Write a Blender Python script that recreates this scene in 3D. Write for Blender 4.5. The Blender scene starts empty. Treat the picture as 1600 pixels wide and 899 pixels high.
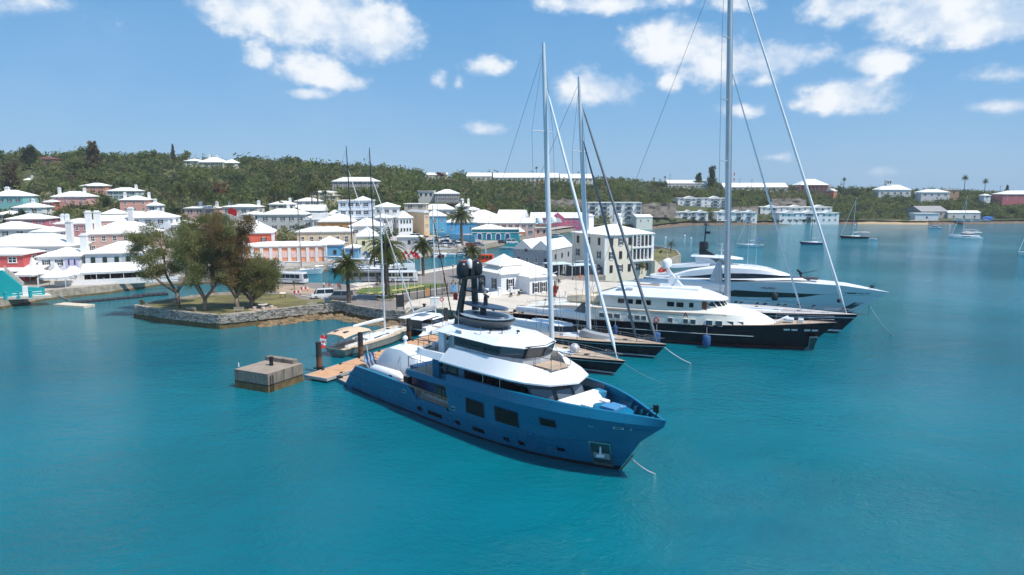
import bpy, bmesh, math, random
from mathutils import Vector, Matrix
random.seed(7)
S = bpy.context.scene
COL = S.collection
R = math.radians
PI = math.pi
# ---------------------------------------------------------------- camera
CAMH = 24.0
PITCH = math.atan(153.5 / 1067.0)
cd = bpy.data.cameras.new("camera"); cam = bpy.data.objects.new("camera", cd); COL.objects.link(cam)
cd.sensor_width = 36.0; cd.lens = 36.0 * 1067.0 / 1600.0; cd.clip_end = 20000; cd.clip_start = 0.5
cam.location = (0, 0, CAMH); cam.rotation_euler = (PI / 2 - PITCH, 0, 0)
S.camera = cam
S.view_settings.view_transform = 'Standard'; S.view_settings.look = 'None'
S.view_settings.gamma = 1.0; S.view_settings.use_curve_mapping = False
S.view_settings.exposure = 0.5
# ---------------------------------------------------------------- sun + sky
SUN_EL, SUN_AZ = 60.0, 119.0          # azimuth clockwise from +Y (view direction)
sl = bpy.data.lights.new("sun", 'SUN'); sl.energy = 3.4; sl.angle = R(0.53); sl.color = (1.0, 0.955, 0.89)
sun = bpy.data.objects.new("sun", sl); COL.objects.link(sun)
sd = Vector((math.sin(R(SUN_AZ)) * math.cos(R(SUN_EL)), math.cos(R(SUN_AZ)) * math.cos(R(SUN_EL)), math.sin(R(SUN_EL))))
sun.rotation_euler = sd.to_track_quat('Z', 'Y').to_euler(); sun.location = (0, 0, 300)
class N:
 """small helper to write node graphs"""
 def __init__(s, nt): s.nt = nt
 def n(s, typ, **kw):
  x = s.nt.nodes.new(typ)
  for k, v in kw.items(): setattr(x, k, v)
  return x
 def link(s, a, b): s.nt.links.new(a, b)
 def inp(s, node, i, v):
  if hasattr(v, 'is_linked') or hasattr(v, 'links'): s.link(v, node.inputs[i])
  elif v is not None: node.inputs[i].default_value = v
 def math(s, op, a, b=None, c=None, clamp=False):
  x = s.n('ShaderNodeMath', operation=op, use_clamp=clamp)
  s.inp(x, 0, a)
  if b is not None: s.inp(x, 1, b)
  if c is not None: s.inp(x, 2, c)
  return x.outputs[0]
 def noise(s, vec, scale, detail=4, rough=.55, dim='3D', dist=0):
  x = s.n('ShaderNodeTexNoise', noise_dimensions=dim)
  if vec is not None: s.link(vec, x.inputs['Vector'])
  x.inputs['Scale'].default_value = scale; x.inputs['Detail'].default_value = detail
  x.inputs['Roughness'].default_value = rough; x.inputs['Distortion'].default_value = dist
  return x.outputs[0]
 def ramp(s, fac, stops):
  x = s.n('ShaderNodeValToRGB'); s.link(fac, x.inputs[0]); e = x.color_ramp.elements
  while len(e) < len(stops): e.new(.5)
  for k, (p, c) in enumerate(stops):
   e[k].position = p; e[k].color = (c[0], c[1], c[2], 1) if len(c) == 3 else c
  return x.outputs[0]
 def smooth(s, v, a, b, c=0., d=1.):
  x = s.n('ShaderNodeMapRange', interpolation_type='SMOOTHSTEP'); s.inp(x, 0, v)
  for k, q in enumerate((a, b, c, d)): x.inputs[k + 1].default_value = q
  return x.outputs[0]
 def mix(s, f, a, b, blend='MIX'):
  x = s.n('ShaderNodeMix', data_type='RGBA', blend_type=blend)
  s.inp(x, 0, f)
  for k, q in ((6, a), (7, b)):
   if isinstance(q, tuple): q = (q[0], q[1], q[2], 1)
   s.inp(x, k, q)
  return x.outputs[2]
def make_world():
 w = bpy.data.worlds.new("World"); S.world = w; w.use_nodes = True
 nt = w.node_tree; nt.nodes.clear(); g = N(nt)
 sky = g.n('ShaderNodeTexSky', sky_type='NISHITA'); sky.sun_disc = False
 sky.sun_elevation = R(SUN_EL); sky.sun_rotation = R(SUN_AZ)
 sky.altitude = 0; sky.air_density = 1.0; sky.dust_density = 0.6; sky.ozone_density = 2.2
 bg = g.n('ShaderNodeBackground'); bg.inputs[1].default_value = 0.125
 tc = g.n('ShaderNodeTexCoord').outputs['Generated']
 sp = g.n('ShaderNodeSeparateXYZ'); g.link(tc, sp.inputs[0])
 X, Y, Z = sp.outputs
 az = g.math('ARCTAN2', X, Y); el = g.math('ARCSINE', Z)
 # clear maritime air: the blue holds down to the horizon
 blue = g.ramp(g.math('MULTIPLY', el, 1 / 1.2), [(0, (1.42, 2.72, 4.3)), (.08, (1.02, 2.4, 4.25)), (.26, (.5, 1.9, 3.85)), (1, (.28, 1.10, 2.5))])
 g.link(g.mix(.84, sky.outputs[0], blue), bg.inputs[0])
 # warp the edges of the clouds
 cmb = g.n('ShaderNodeCombineXYZ'); g.link(az, cmb.inputs[0]); g.link(g.math('MULTIPLY', el, 1.3), cmb.inputs[1])
 ae = cmb.outputs[0]
 n1 = g.noise(ae, 17, 7, .56); n2 = g.noise(ae, 7.5, 3, .5)
 n3 = g.noise(ae, 55, 4, .6)
 F = 1067.0
 def dirpx(px, py):
  a = (px - 800) / F; v = (py - 449.5) / F; c, s_ = math.cos(PITCH), math.sin(PITCH)
  d = Vector((a, c - v * s_, -s_ - v * c)).normalized()
  return math.atan2(d.x, d.y), math.asin(d.z)
 # (x, y, half width, half height up, half height down, strength)
 clouds = [(480, 5, 120, 55, 60, 1.0), (580, 52, 85, 44, 42, 1.0), (400, 18, 95, 40, 30, .85), (478, 114, 66, 34, 20, .68), (405, 94, 26, 26, 16, .60),
    (535, 130, 52, 14, 14, .6), (480, 147, 40, 10, 10, .62), (762, 106, 42, 18, 13, .72), (757, 203, 36, 15, 11, .72), (935, 143, 76, 36, 24, .82), (1050, 130, 22, 20, 16, .6),
    (1060, 78, 96, 42, 26, .88), (1130, 102, 100, 30, 28, .72), (1215, 94, 92, 26, 22, .8), (1325, 155, 74, 32, 22, .85), (1370, 97, 50, 22, 17, .75), (1040, 66, 42, 34, 20, .8),
    (1490, 15, 118, 42, 40, .95), (1560, 38, 75, 36, 24, .9), (1320, 12, 70, 22, 22, .72), (950, 6, 135, 16, 15, .66), (1155, 174, 36, 13, 11, .55), (1190, 126, 34, 16, 12, .5),
    (1580, 164, 54, 14, 11, .66), (1550, 120, 80, 14, 11, .45), (30, 6, 88, 24, 18, .5), (685, 126, 15, 13, 11, .42), (717, 130, 10, 12, 11, .4),
    (1215, 246, 28, 8, 8, .38), (1395, 268, 40, 8, 8, .3), (1140, 8, 50, 14, 12, .5)]
 dens = None
 for (px, py, hw, hu, hd, st) in clouds:
  a0, e0 = dirpx(px, py); k = math.cos(e0)
  wx = hw / F * .88; wu = hu / F; wd = hd / F
  dx = g.math('MULTIPLY', g.math('SUBTRACT', az, a0), 1 / wx)
  dy0 = g.math('SUBTRACT', el, e0)
  up = g.math('MULTIPLY', g.math('MAXIMUM', dy0, 0), 1 / wu)
  dn = g.math('MULTIPLY', g.math('MINIMUM', dy0, 0), 1 / wd)
  r2 = g.math('MULTIPLY_ADD', dx, dx, g.math('MULTIPLY_ADD', up, up, g.math('MULTIPLY', dn, dn)))
  q = g.math('MULTIPLY', g.math('SUBTRACT', 1.28, g.math('SQRT', r2)), st)
  dens = q if dens is None else g.math('SMOOTH_MAX', dens, q, .12)
 # ordinary scattered clouds for the rest of the sky dome
 n4 = g.noise(tc, 3.2, 6, .55)
 rest = g.smooth(Y, .80, .55)
 high = g.smooth(Z, .36, .5)
 out = g.math('MAXIMUM', rest, high)
 gen = g.math('MULTIPLY', g.math('SUBTRACT', n4, .53), 3.2)
 gen = g.math('SUBTRACT', g.math('MULTIPLY', gen, out), g.math('MULTIPLY', g.math('SUBTRACT', 1, out), 1.0))
 dens = g.math('MAXIMUM', dens, gen)
 d = g.math('ADD', dens, g.math('MULTIPLY', g.math('SUBTRACT', n1, .5), 1.5))
 d = g.math('ADD', d, g.math('MULTIPLY', g.math('SUBTRACT', n3, .5), .45))
 d = g.math('ADD', d, g.math('MULTIPLY', g.math('SUBTRACT', n2, .5), .5))
 al = g.smooth(d, .06, .62)
 al = g.math('MULTIPLY', al, g.smooth(Z, .0, .05))
 # thin veil towards the right and a little general haze
 veil = g.math('MULTIPLY', g.smooth(g.noise(ae, 3.0, 5, .6), .45, .8), .16)
 al = g.math('MAXIMUM', al, veil)
 lit = g.smooth(g.math('ADD', g.math('MULTIPLY', d, .8), g.math('ADD', g.math('MULTIPLY', g.math('SUBTRACT', n1, .5), 2.4), g.math('MULTIPLY', g.math('SUBTRACT', n2, .5), 1.2))), .0, 1.05)
 cc = g.mix(lit, (.48, .60, .76), (.84, .86, .88))
 cb = g.n('ShaderNodeBackground'); cb.inputs[1].default_value = .84; g.link(cc, cb.inputs[0])
 mx = g.n('ShaderNodeMixShader'); g.link(g.math('MULTIPLY', al, .93), mx.inputs[0]); g.link(bg.outputs[0], mx.inputs[1]); g.link(cb.outputs[0], mx.inputs[2])
 o = g.n('ShaderNodeOutputWorld'); g.link(mx.outputs[0], o.inputs[0])
make_world()
# ---------------------------------------------------------------- geometry helpers
_c, _s = math.cos(PITCH), math.sin(PITCH)
def at(px, py, z=0.0):
 a = (px - 800) / 1067; v = (py - 449.5) / 1067
 fy = _c - v * _s; fz = -_s - v * _c
 t = (z - CAMH) / fz
 return Vector((a * t, fy * t, z))
def atD(px, py, Y):
 a = (px - 800) / 1067; v = (py - 449.5) / 1067
 fy = _c - v * _s; fz = -_s - v * _c
 t = Y / fy
 return Vector((a * t, Y, CAMH + fz * t))
def proj(p):
 dz = p[2] - CAMH
 d = p[1] * _c - dz * _s; u = -(p[1] * _s) - dz * _c
 return 800 + 1067 * p[0] / d, 449.5 + 1067 * u / d
def xcol(px, Y, z=0):                      # world x of a photo column at distance Y
 d = Y * _c - (z - CAMH) * _s
 return (px - 800) / 1067 * d
def lin(c):
 f = lambda u: u / 12.92 if u <= .04045 else ((u + .055) / 1.055) ** 2.4
 return tuple(f(x / 255.0) for x in c)
MATS = {}
def mat(name, rgb, rough=.6, metal=0., var=.12, scale=1.5, bump=0., bscale=20., spec=.5, obj=False, streak=0., trans=0., coat=0., dirt=None):
 """plain procedural surface: base colour with mottling, weathering streaks and fine relief"""
 if name in MATS: return MATS[name]
 m = bpy.data.materials.new(name); MATS[name] = m; m.use_nodes = True
 nt = m.node_tree; b = nt.nodes['Principled BSDF']; g = N(nt)
 c = lin(rgb)
 b.inputs['Roughness'].default_value = rough; b.inputs['Metallic'].default_value = metal
 b.inputs['Specular IOR Level'].default_value = spec
 if coat: b.inputs['Coat Weight'].default_value = coat; b.inputs['Coat Roughness'].default_value = .08
 tc = g.n('ShaderNodeTexCoord').outputs['Object']
 geo = g.n('ShaderNodeNewGeometry').outputs['Position']
 if var > 0:
  n1 = g.noise(geo, scale, 5, .6)
  f = g.smooth(n1, .3, .7)
  lo = tuple(x * (1 - var) for x in c); hi = tuple(min(1, x * (1 + var * .6)) for x in c)
  col = g.mix(f, lo, hi)
  if streak:
   mp = g.n('ShaderNodeMapping'); g.link(geo, mp.inputs[0]); mp.inputs['Scale'].default_value = (2.2, 2.2, .12)
   n2 = g.noise(mp.outputs[0], 1.3, 4, .6)
   dc = lin(dirt) if dirt else tuple(x * .55 for x in c)
   col = g.mix(g.math('MULTIPLY', g.smooth(n2, .5, .78), streak), col, dc)
  g.link(col, b.inputs['Base Color'])
  if rough > .2: g.link(g.smooth(n1, .2, .8, rough - .08, min(1, rough + .08)), b.inputs['Roughness'])
 else:
  b.inputs['Base Color'].default_value = (*c, 1)
 if bump:
  bn = g.n('ShaderNodeBump'); bn.inputs['Strength'].default_value = bump; bn.inputs['Distance'].default_value = .05
  g.link(g.noise(geo, bscale, 4, .6), bn.inputs['Height']); g.link(bn.outputs[0], b.inputs['Normal'])
 return m
class MB:
 def __init__(s): s.v = []; s.f = []; s.m = []
 def add(s, vs, fs, mi=0):
  o = len(s.v); s.v += [tuple(p) for p in vs]
  for f in fs: s.f.append([o + i for i in f]); s.m.append(mi)
  return s
 def box(s, x0, x1, y0, y1, z0, z1, mi=0):
  return s.add([(x0, y0, z0), (x1, y0, z0), (x1, y1, z0), (x0, y1, z0), (x0, y0, z1), (x1, y0, z1), (x1, y1, z1), (x0, y1, z1)],
    [(3, 2, 1, 0), (4, 5, 6, 7), (0, 1, 5, 4), (1, 2, 6, 5), (2, 3, 7, 6), (3, 0, 4, 7)], mi)
 def cbox(s, c, d, rz=0, mi=0, ry=0, rx=0):
  m = Matrix.Rotation(rz, 3, 'Z') @ Matrix.Rotation(ry, 3, 'Y') @ Matrix.Rotation(rx, 3, 'X'); c = Vector(c)
  vs = [c + m @ Vector((a * d[0] / 2, b * d[1] / 2, e * d[2] / 2)) for e in (-1, 1) for a, b in ((-1, -1), (1, -1), (1, 1), (-1, 1))]
  return s.add(vs, [(3, 2, 1, 0), (4, 5, 6, 7), (0, 1, 5, 4), (1, 2, 6, 5), (2, 3, 7, 6), (3, 0, 4, 7)], mi)
 def prism(s, poly, z0, z1, mi=0, mtop=None, bottom=True):
  n = len(poly); ar = sum(poly[i][0] * poly[(i + 1) % n][1] - poly[(i + 1) % n][0] * poly[i][1] for i in range(n))
  if ar < 0: poly = list(reversed(poly))
  f0 = z0 if callable(z0) else (lambda x, y: z0); f1 = z1 if callable(z1) else (lambda x, y: z1)
  vs = [(p[0], p[1], f0(p[0], p[1])) for p in poly] + [(p[0], p[1], f1(p[0], p[1])) for p in poly]
  s.add(vs, [(i, (i + 1) % n, n + (i + 1) % n, n + i) for i in range(n)], mi)
  s.add(vs, [tuple(range(n, 2 * n))], mi if mtop is None else mtop)
  if bottom: s.add(vs, [tuple(reversed(range(n)))], mi)
  return s
 def tube(s, p0, p1, r0, r1=None, n=8, mi=0, caps=True):
  return s.path([p0, p1], [r0, r0 if r1 is None else r1], n, mi, caps)
 def path(s, pts, rs, n=6, mi=0, caps=True, squash=1.):
  pts = [Vector(p) for p in pts]
  if not isinstance(rs, (list, tuple)): rs = [rs] * len(pts)
  vs = []; k = len(pts)
  for i, p in enumerate(pts):
   d = (pts[min(i + 1, k - 1)] - pts[max(i - 1, 0)]).normalized()
   a = Vector((0, 0, 1)) if abs(d.z) < .9 else Vector((1, 0, 0))
   u = d.cross(a).normalized(); w = d.cross(u)
   for j in range(n):
    t = 2 * PI * j / n; vs.append(p + (u * math.cos(t) + w * math.sin(t) * squash) * rs[i])
  fs = [(i * n + j, i * n + (j + 1) % n, (i + 1) * n + (j + 1) % n, (i + 1) * n + j) for i in range(k - 1) for j in range(n)]
  if caps: fs += [tuple(reversed(range(n))), tuple(range((k - 1) * n, k * n))]
  return s.add(vs, fs, mi)
 def lathe(s, prof, c=(0, 0, 0), n=12, mi=0, sx=1., sy=1.):
  vs = []; k = len(prof)
  for r, z in prof:
   for j in range(n):
    t = 2 * PI * j / n; vs.append((c[0] + r * math.cos(t) * sx, c[1] + r * math.sin(t) * sy, c[2] + z))
  fs = [(i * n + j, i * n + (j + 1) % n, (i + 1) * n + (j + 1) % n, (i + 1) * n + j) for i in range(k - 1) for j in range(n)]
  fs += [tuple(reversed(range(n))), tuple(range((k - 1) * n, k * n))]
  return s.add(vs, fs, mi)
 def loft(s, rings, closed=True, caps=True, mi=0):
  n = len(rings[0]); k = len(rings); vs = [p for r in rings for p in r]
  e = n if closed else n - 1
  fs = [(i * n + j, i * n + (j + 1) % n, (i + 1) * n + (j + 1) % n, (i + 1) * n + j) for i in range(k - 1) for j in range(e)]
  if caps and closed: fs += [tuple(reversed(range(n))), tuple(range((k - 1) * n, k * n))]
  return s.add(vs, fs, mi)
 def poly(s, pts, mi=0): return s.add(pts, [tuple(range(len(pts)))], mi)
 def build(s, name, mats, parent=None, smooth=False, label=None, kind=None, fixn=False, bevel=0.):
  me = bpy.data.meshes.new(name); me.from_pydata(s.v, [], s.f)
  for m in (mats if isinstance(mats, (list, tuple)) else [mats]): me.materials.append(m)
  me.polygons.foreach_set('material_index', s.m)
  if smooth: me.polygons.foreach_set('use_smooth', [True] * len(me.polygons))
  if fixn:
   b = bmesh.new(); b.from_mesh(me); bmesh.ops.remove_doubles(b, verts=b.verts, dist=.0005)
   bmesh.ops.recalc_face_normals(b, faces=b.faces); b.to_mesh(me); b.free()
  me.update()
  if smooth == 'auto' or smooth is True:
   try: me.set_sharp_from_angle(angle=R(38))
   except Exception: pass
  return link(name, me, parent, label, kind, bevel)
def link(name, me, parent=None, label=None, kind=None, bevel=0.):
 o = bpy.data.objects.new(name, me); COL.objects.link(o)
 if parent is not None: o.parent = parent
 if label: o['label'] = label
 if kind: o['kind'] = kind
 if bevel:
  md = o.modifiers.new("bevel", 'BEVEL'); md.width = bevel; md.segments = 2; md.limit_method = 'ANGLE'
 return o
def thing(name, label, cat, loc=(0, 0, 0), rz=0., group=None):
 o = bpy.data.objects.new(name, None); COL.objects.link(o); o.empty_display_size = .5
 o.location = loc; o.rotation_euler = (0, 0, rz); o['label'] = label; o['category'] = cat
 if group: o['group'] = group
 return o
def tag(o, label, cat, group=None):
 o['label'] = label; o['category'] = cat
 if group: o['group'] = group
 return o
def kids(o): return [x for x in bpy.data.objects if x.parent == o]
KIDS = {}
def dup(root, loc, rz=None, label=None, group=None, scale=None):
 if root.name not in KIDS:
  KIDS[root.name] = [(c, kids(c)) for c in kids(root)]
 r = root.copy(); COL.objects.link(r); r.location = loc
 if rz is not None: r.rotation_euler = (0, 0, rz)
 if scale: r.scale = (scale,) * 3 if not isinstance(scale, tuple) else scale
 if label: r['label'] = label
 if group: r['group'] = group
 for c, gs in KIDS[root.name]:
  d = c.copy(); COL.objects.link(d); d.parent = r
  for q in gs:
   e = q.copy(); COL.objects.link(e); e.parent = d
 return r
def struct(mb, name, mats, smooth=False): return mb.build(name, mats, None, smooth, kind='structure')
def text_mesh(txt, size, name, m, parent, loc, rot, extrude=.01, label=None, sx=1.):
 cu = bpy.data.curves.new(name, 'FONT'); cu.body = txt; cu.size = size; cu.extrude = extrude; cu.align_x = 'CENTER'; cu.align_y = 'CENTER'; cu.resolution_u = 2
 t = bpy.data.objects.new(name + "_tmp", cu); COL.objects.link(t)
 dg = bpy.context.evaluated_depsgraph_get(); me = bpy.data.meshes.new_from_object(t.evaluated_get(dg))
 bpy.data.objects.remove(t); bpy.data.curves.remove(cu); me.materials.clear(); me.materials.append(m); me.name = name
 o = link(name, me, parent, label); o.location = loc; o.rotation_euler = rot; o.scale = (sx, 1, 1); return o
def cr(p, sub):                            # Catmull-Rom through control points
 out = []; n = len(p); P = [Vector(q) for q in p]
 for i in range(n - 1):
  a, b, c, d = P[max(i - 1, 0)], P[i], P[i + 1], P[min(i + 2, n - 1)]
  for k in range(sub):
   t = k / sub
   out.append(.5 * ((2 * b) + (c - a) * t + (2 * a - 5 * b + 4 * c - d) * t * t + (3 * b - a - 3 * c + d) * t ** 3))
 out.append(P[-1]); return out
def skin(mb, lines, bands, sub=4, sides=(1, -1), closed=0., top=True):
 """surface through longitudinal lines of (x, half breadth, z); bands = material per strip; closed>0 gives it an inner face"""
 L = [cr(l, sub) for l in lines]; n = len(L[0]); k = len(L)
 for sg in sides:
  vs = [(p.x, p.y * sg, p.z) for l in L for p in l]
  for j in range(k - 1):
   fs = []
   for i in range(n - 1):
    q = (j * n + i, j * n + i + 1, (j + 1) * n + i + 1, (j + 1) * n + i)
    fs.append(q if sg < 0 else tuple(reversed(q)))
   mb.add(vs, fs, bands[j])
  if closed:
   vi = [(p.x, max(p.y - closed, 0) * sg, p.z) for l in L for p in l]
   for j in range(k - 1):
    fs = []
    for i in range(n - 1):
     q = (j * n + i, j * n + i + 1, (j + 1) * n + i + 1, (j + 1) * n + i)
     fs.append(q if sg > 0 else tuple(reversed(q)))
    mb.add(vi, fs, bands[j])
   for row in ((k - 1) * n, 0):
    fs = [(i, i + 1, n + i + 1, n + i) for i in range(n - 1)]
    mb.add(vs[row:row + n] + vi[row:row + n], fs, bands[-1 if row else 0])
   for col in (0, n - 1):
    fs = [(i, i + 1, k + i + 1, k + i) for i in range(k - 1)]
    mb.add([vs[j * n + col] for j in range(k)] + [vi[j * n + col] for j in range(k)], fs, bands[0])
 return L
def deckpoly(mb, line, z=None, mi=0, off=.05):
 """flat deck closing a symmetric outline of (x, half breadth, z)"""
 n = len(line); a = [(p[0], max(p[1] - off, .0), p[2] if z is None else z) for p in line]; b = [(p[0], -p[1], p[2]) for p in a]
 mb.add(a + b, [(i, n + i, n + i + 1, i + 1) for i in range(n - 1)], mi)
# ================================================================ water
def water_mat():
 m = bpy.data.materials.new("sea_water"); m.use_nodes = True; nt = m.node_tree; b = nt.nodes['Principled BSDF']; g = N(nt)
 geo = g.n('ShaderNodeNewGeometry').outputs['Position']
 sp = g.n('ShaderNodeSeparateXYZ'); g.link(geo, sp.inputs[0])
 big = g.noise(geo, .016, 4, .55); mid = g.noise(geo, .09, 3, .5)
 # turbid turquoise water over pale sand: paler and greener where the harbour bed is shallow
 col = g.mix(g.smooth(big, .3, .72), (.0, .128, .180), (.0, .172, .222))
 col = g.mix(g.math('MULTIPLY', g.smooth(mid, .45, .75), .25), col, (.0, .105, .150))
 sh = g.n('ShaderNodeVectorMath', operation='DISTANCE'); g.link(geo, sh.inputs[0]); sh.inputs[1].default_value = (-78, 124, 0)
 shal = g.math('MULTIPLY', g.smooth(sh.outputs['Value'], 50, 12), g.smooth(g.math('ADD', g.math('MULTIPLY', sp.outputs[1], 1.), g.math('MULTIPLY', sp.outputs[0], .25)), 78, 108))
 col = g.mix(g.math('MULTIPLY', shal, .55), col, (.075, .215, .215))
 g.link(col, b.inputs['Base Color'])
 b.inputs['Roughness'].default_value = .07; b.inputs['IOR'].default_value = 1.33
 b.subsurface_method = 'BURLEY'; b.inputs['Subsurface Weight'].default_value = .3; b.inputs['Subsurface Radius'].default_value = (.4, 1.0, 1.0); b.inputs['Subsurface Scale'].default_value = 1.3
 mp = g.n('ShaderNodeMapping'); g.link(geo, mp.inputs[0]); mp.inputs['Rotation'].default_value = (0, 0, R(28)); mp.inputs['Scale'].default_value = (1, 1.5, 1)
 w1 = g.noise(mp.outputs[0], .8, 5, .6, dist=.5); w2 = g.noise(mp.outputs[0], .12, 3, .5, dist=.5); w3 = g.noise(mp.outputs[0], 2.9, 3, .6)
 calm = g.smooth(g.noise(geo, .022, 3, .5), .32, .68, .35, 1.1)
 h = g.math('ADD', g.math('MULTIPLY', w1, .26), g.math('ADD', g.math('MULTIPLY', w2, .5), g.math('MULTIPLY', w3, .14)))
 bn = g.n('ShaderNodeBump'); bn.inputs['Distance'].default_value = 1.7; g.link(g.math('MULTIPLY', calm, .95), bn.inputs['Strength'])
 g.link(h, bn.inputs['Height']); g.link(bn.outputs[0], b.inputs['Normal'])
 return m
mb = MB(); mb.poly([(-7000, -1500, 0), (7000, -1500, 0), (7000, 9000, 0), (-7000, 9000, 0)])
struct(mb, "water", water_mat())
# ================================================================ terrain
SHORE = [(-420, 500), (-150, 488), (0, 483), (75, 469), (170, 459), (250, 447), (380, 441), (470, 429), (550, 419), (620, 409), (690, 400), (740, 394), (790, 384), (830, 373), (870, 366), (905, 362), (950, 359), (1020, 358), (1080, 352), (1200, 351), (1340, 350), (1450, 351), (1600, 349), (1900, 349)]
SH = [at(a, b, 0) for a, b in SHORE]
SHA = [(p.x / p.y, p.y, p) for p in SH]
def interp(tab, x):
 if x <= tab[0][0]: return tab[0][1]
 for a, b in zip(tab, tab[1:]):
  if x <= b[0]:
   t = (x - a[0]) / (b[0] - a[0]); return a[1] + (b[1] - a[1]) * t
 return tab[-1][1]
PROF = {-420: [(140, 2), (230, 3), (300, 14), (430, 42), (900, 10)], 0: [(140, 2), (240, 4), (270, 9), (300, 14.5), (340, 21), (420, 40), (470, 41), (900, 5)],
  150: [(165, 2), (235, 3.5), (280, 11), (300, 13.5), (335, 19), (425, 40), (480, 41), (900, 5)],
  300: [(172, 2), (250, 4), (300, 8), (330, 13), (430, 39.5), (480, 40), (900, 5)], 450: [(195, 2), (250, 3.5), (300, 8), (340, 14), (440, 37), (490, 37.5), (900, 5)],
  600: [(220, 2), (255, 3.2), (290, 6), (320, 9), (350, 15), (380, 22.5), (470, 34), (520, 34), (900, 4)], 700: [(240, 2), (296, 2.4), (312, 4), (335, 12.5), (345, 16.5), (380, 19), (500, 30.5), (560, 31), (900, 4)],
  800: [(270, 2), (360, 3), (400, 5), (430, 12), (510, 30), (570, 30.5), (900, 4)], 950: [(375, 2), (425, 3), (450, 5), (480, 14), (540, 26), (600, 26.5), (900, 3)],
  1100: [(455, 2), (478, 3), (495, 11), (530, 15.5), (560, 25), (640, 25.5), (900, 3)], 1250: [(465, 2), (485, 3), (510, 9), (560, 21), (640, 22), (900, 2)],
  1400: [(470, 2), (495, 3), (520, 8), (575, 19.5), (640, 20), (900, 2)], 1600: [(478, 2), (500, 3), (535, 11), (560, 16.5), (640, 17), (900, 2)], 2000: [(478, 2), (500, 3), (560, 14), (640, 14), (900, 2)]}
PK = sorted(PROF)
def ground(x, y):
 """height of the mainland at world (x, y)"""
 px = 800 + 1067 * x / y
 px = min(max(px, PK[0]), PK[-1] - .01)
 for a, b in zip(PK, PK[1:]):
  if px <= b:
   t = (px - a) / (b - a); return interp(PROF[a], y) * (1 - t) + interp(PROF[b], y) * t
 return 2.
def nz(x, y, sc=1.):
 return mathutils.noise.noise((x * sc, y * sc, 3.7))
import mathutils
hill_m = mat("hill_soil", (78, 84, 48), .95, var=.35, scale=.06, bump=.5, bscale=1.2)
mb = MB(); cols = []
pxs = [-420, -360, -300, -240] + list(range(-180, 1900, 20)); rows = [0, .02, .05, .09, .14, .2, .26, .32, .38, .44, .5, .56, .62, .68, .74, .8, .86, .92, 1.0]
sa = [(800 + 1067 * q[0], q[1]) for q in SHA]
for px in pxs:
 a = (px - 800) / 1067; ds = interp(sa, px)
 c = []
 for r in rows:
  Y = ds + .4 + (640 - ds) * r if r < 1 else 1000
  x = a * Y; z = ground(x, Y)
  if r > .08: z += nz(x, Y, .03) * 1.0
  c.append((x, Y, max(z, 1.9) if r < 1 else -3))
 cols.append(c)
vs = [p for c in cols for p in c]; k = len(rows)
mb.add(vs, [(i * k + j, (i + 1) * k + j, (i + 1) * k + j + 1, i * k + j + 1) for i in range(len(cols) - 1) for j in range(k - 1)])
town_m = mat("town_paving", (172, 164, 154), .9, var=.2, scale=.12)
for fi, f in enumerate(mb.f):
 p = [mb.v[i] for i in f]; y = sum(q[1] for q in p) / 4; x = sum(q[0] for q in p) / 4; px = 800 + 1067 * x / y
 if px < 920 and y < interp([(-420, 220), (0, 222), (200, 226), (420, 246), (600, 290), (700, 306), (800, 345), (900, 398)], px): mb.m[fi] = 1
struct(mb, "hills", [hill_m, town_m], True)
stone_m = mat("quay_stone", (168, 158, 142), .9, var=.35, scale=.9, bump=.9, bscale=3.5, streak=.5, dirt=(96, 84, 66))
tide_m = mat("tide_line", (112, 92, 58), .85, var=.4, scale=1.3, bump=.8, bscale=3)
asph_m = mat("asphalt", (136, 128, 122), .92, var=.14, scale=.35, bump=.25, bscale=30)
pave_m = mat("pale_paving", (214, 204, 190), .85, var=.08, scale=.5, bump=.15, bscale=14)
conc_m = mat("quay_concrete", (206, 196, 182), .85, var=.10, scale=.35, bump=.15, bscale=9, streak=.0)
sand_m = mat("beach_sand", (184, 158, 124), .95, var=.12, scale=.8)
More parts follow.
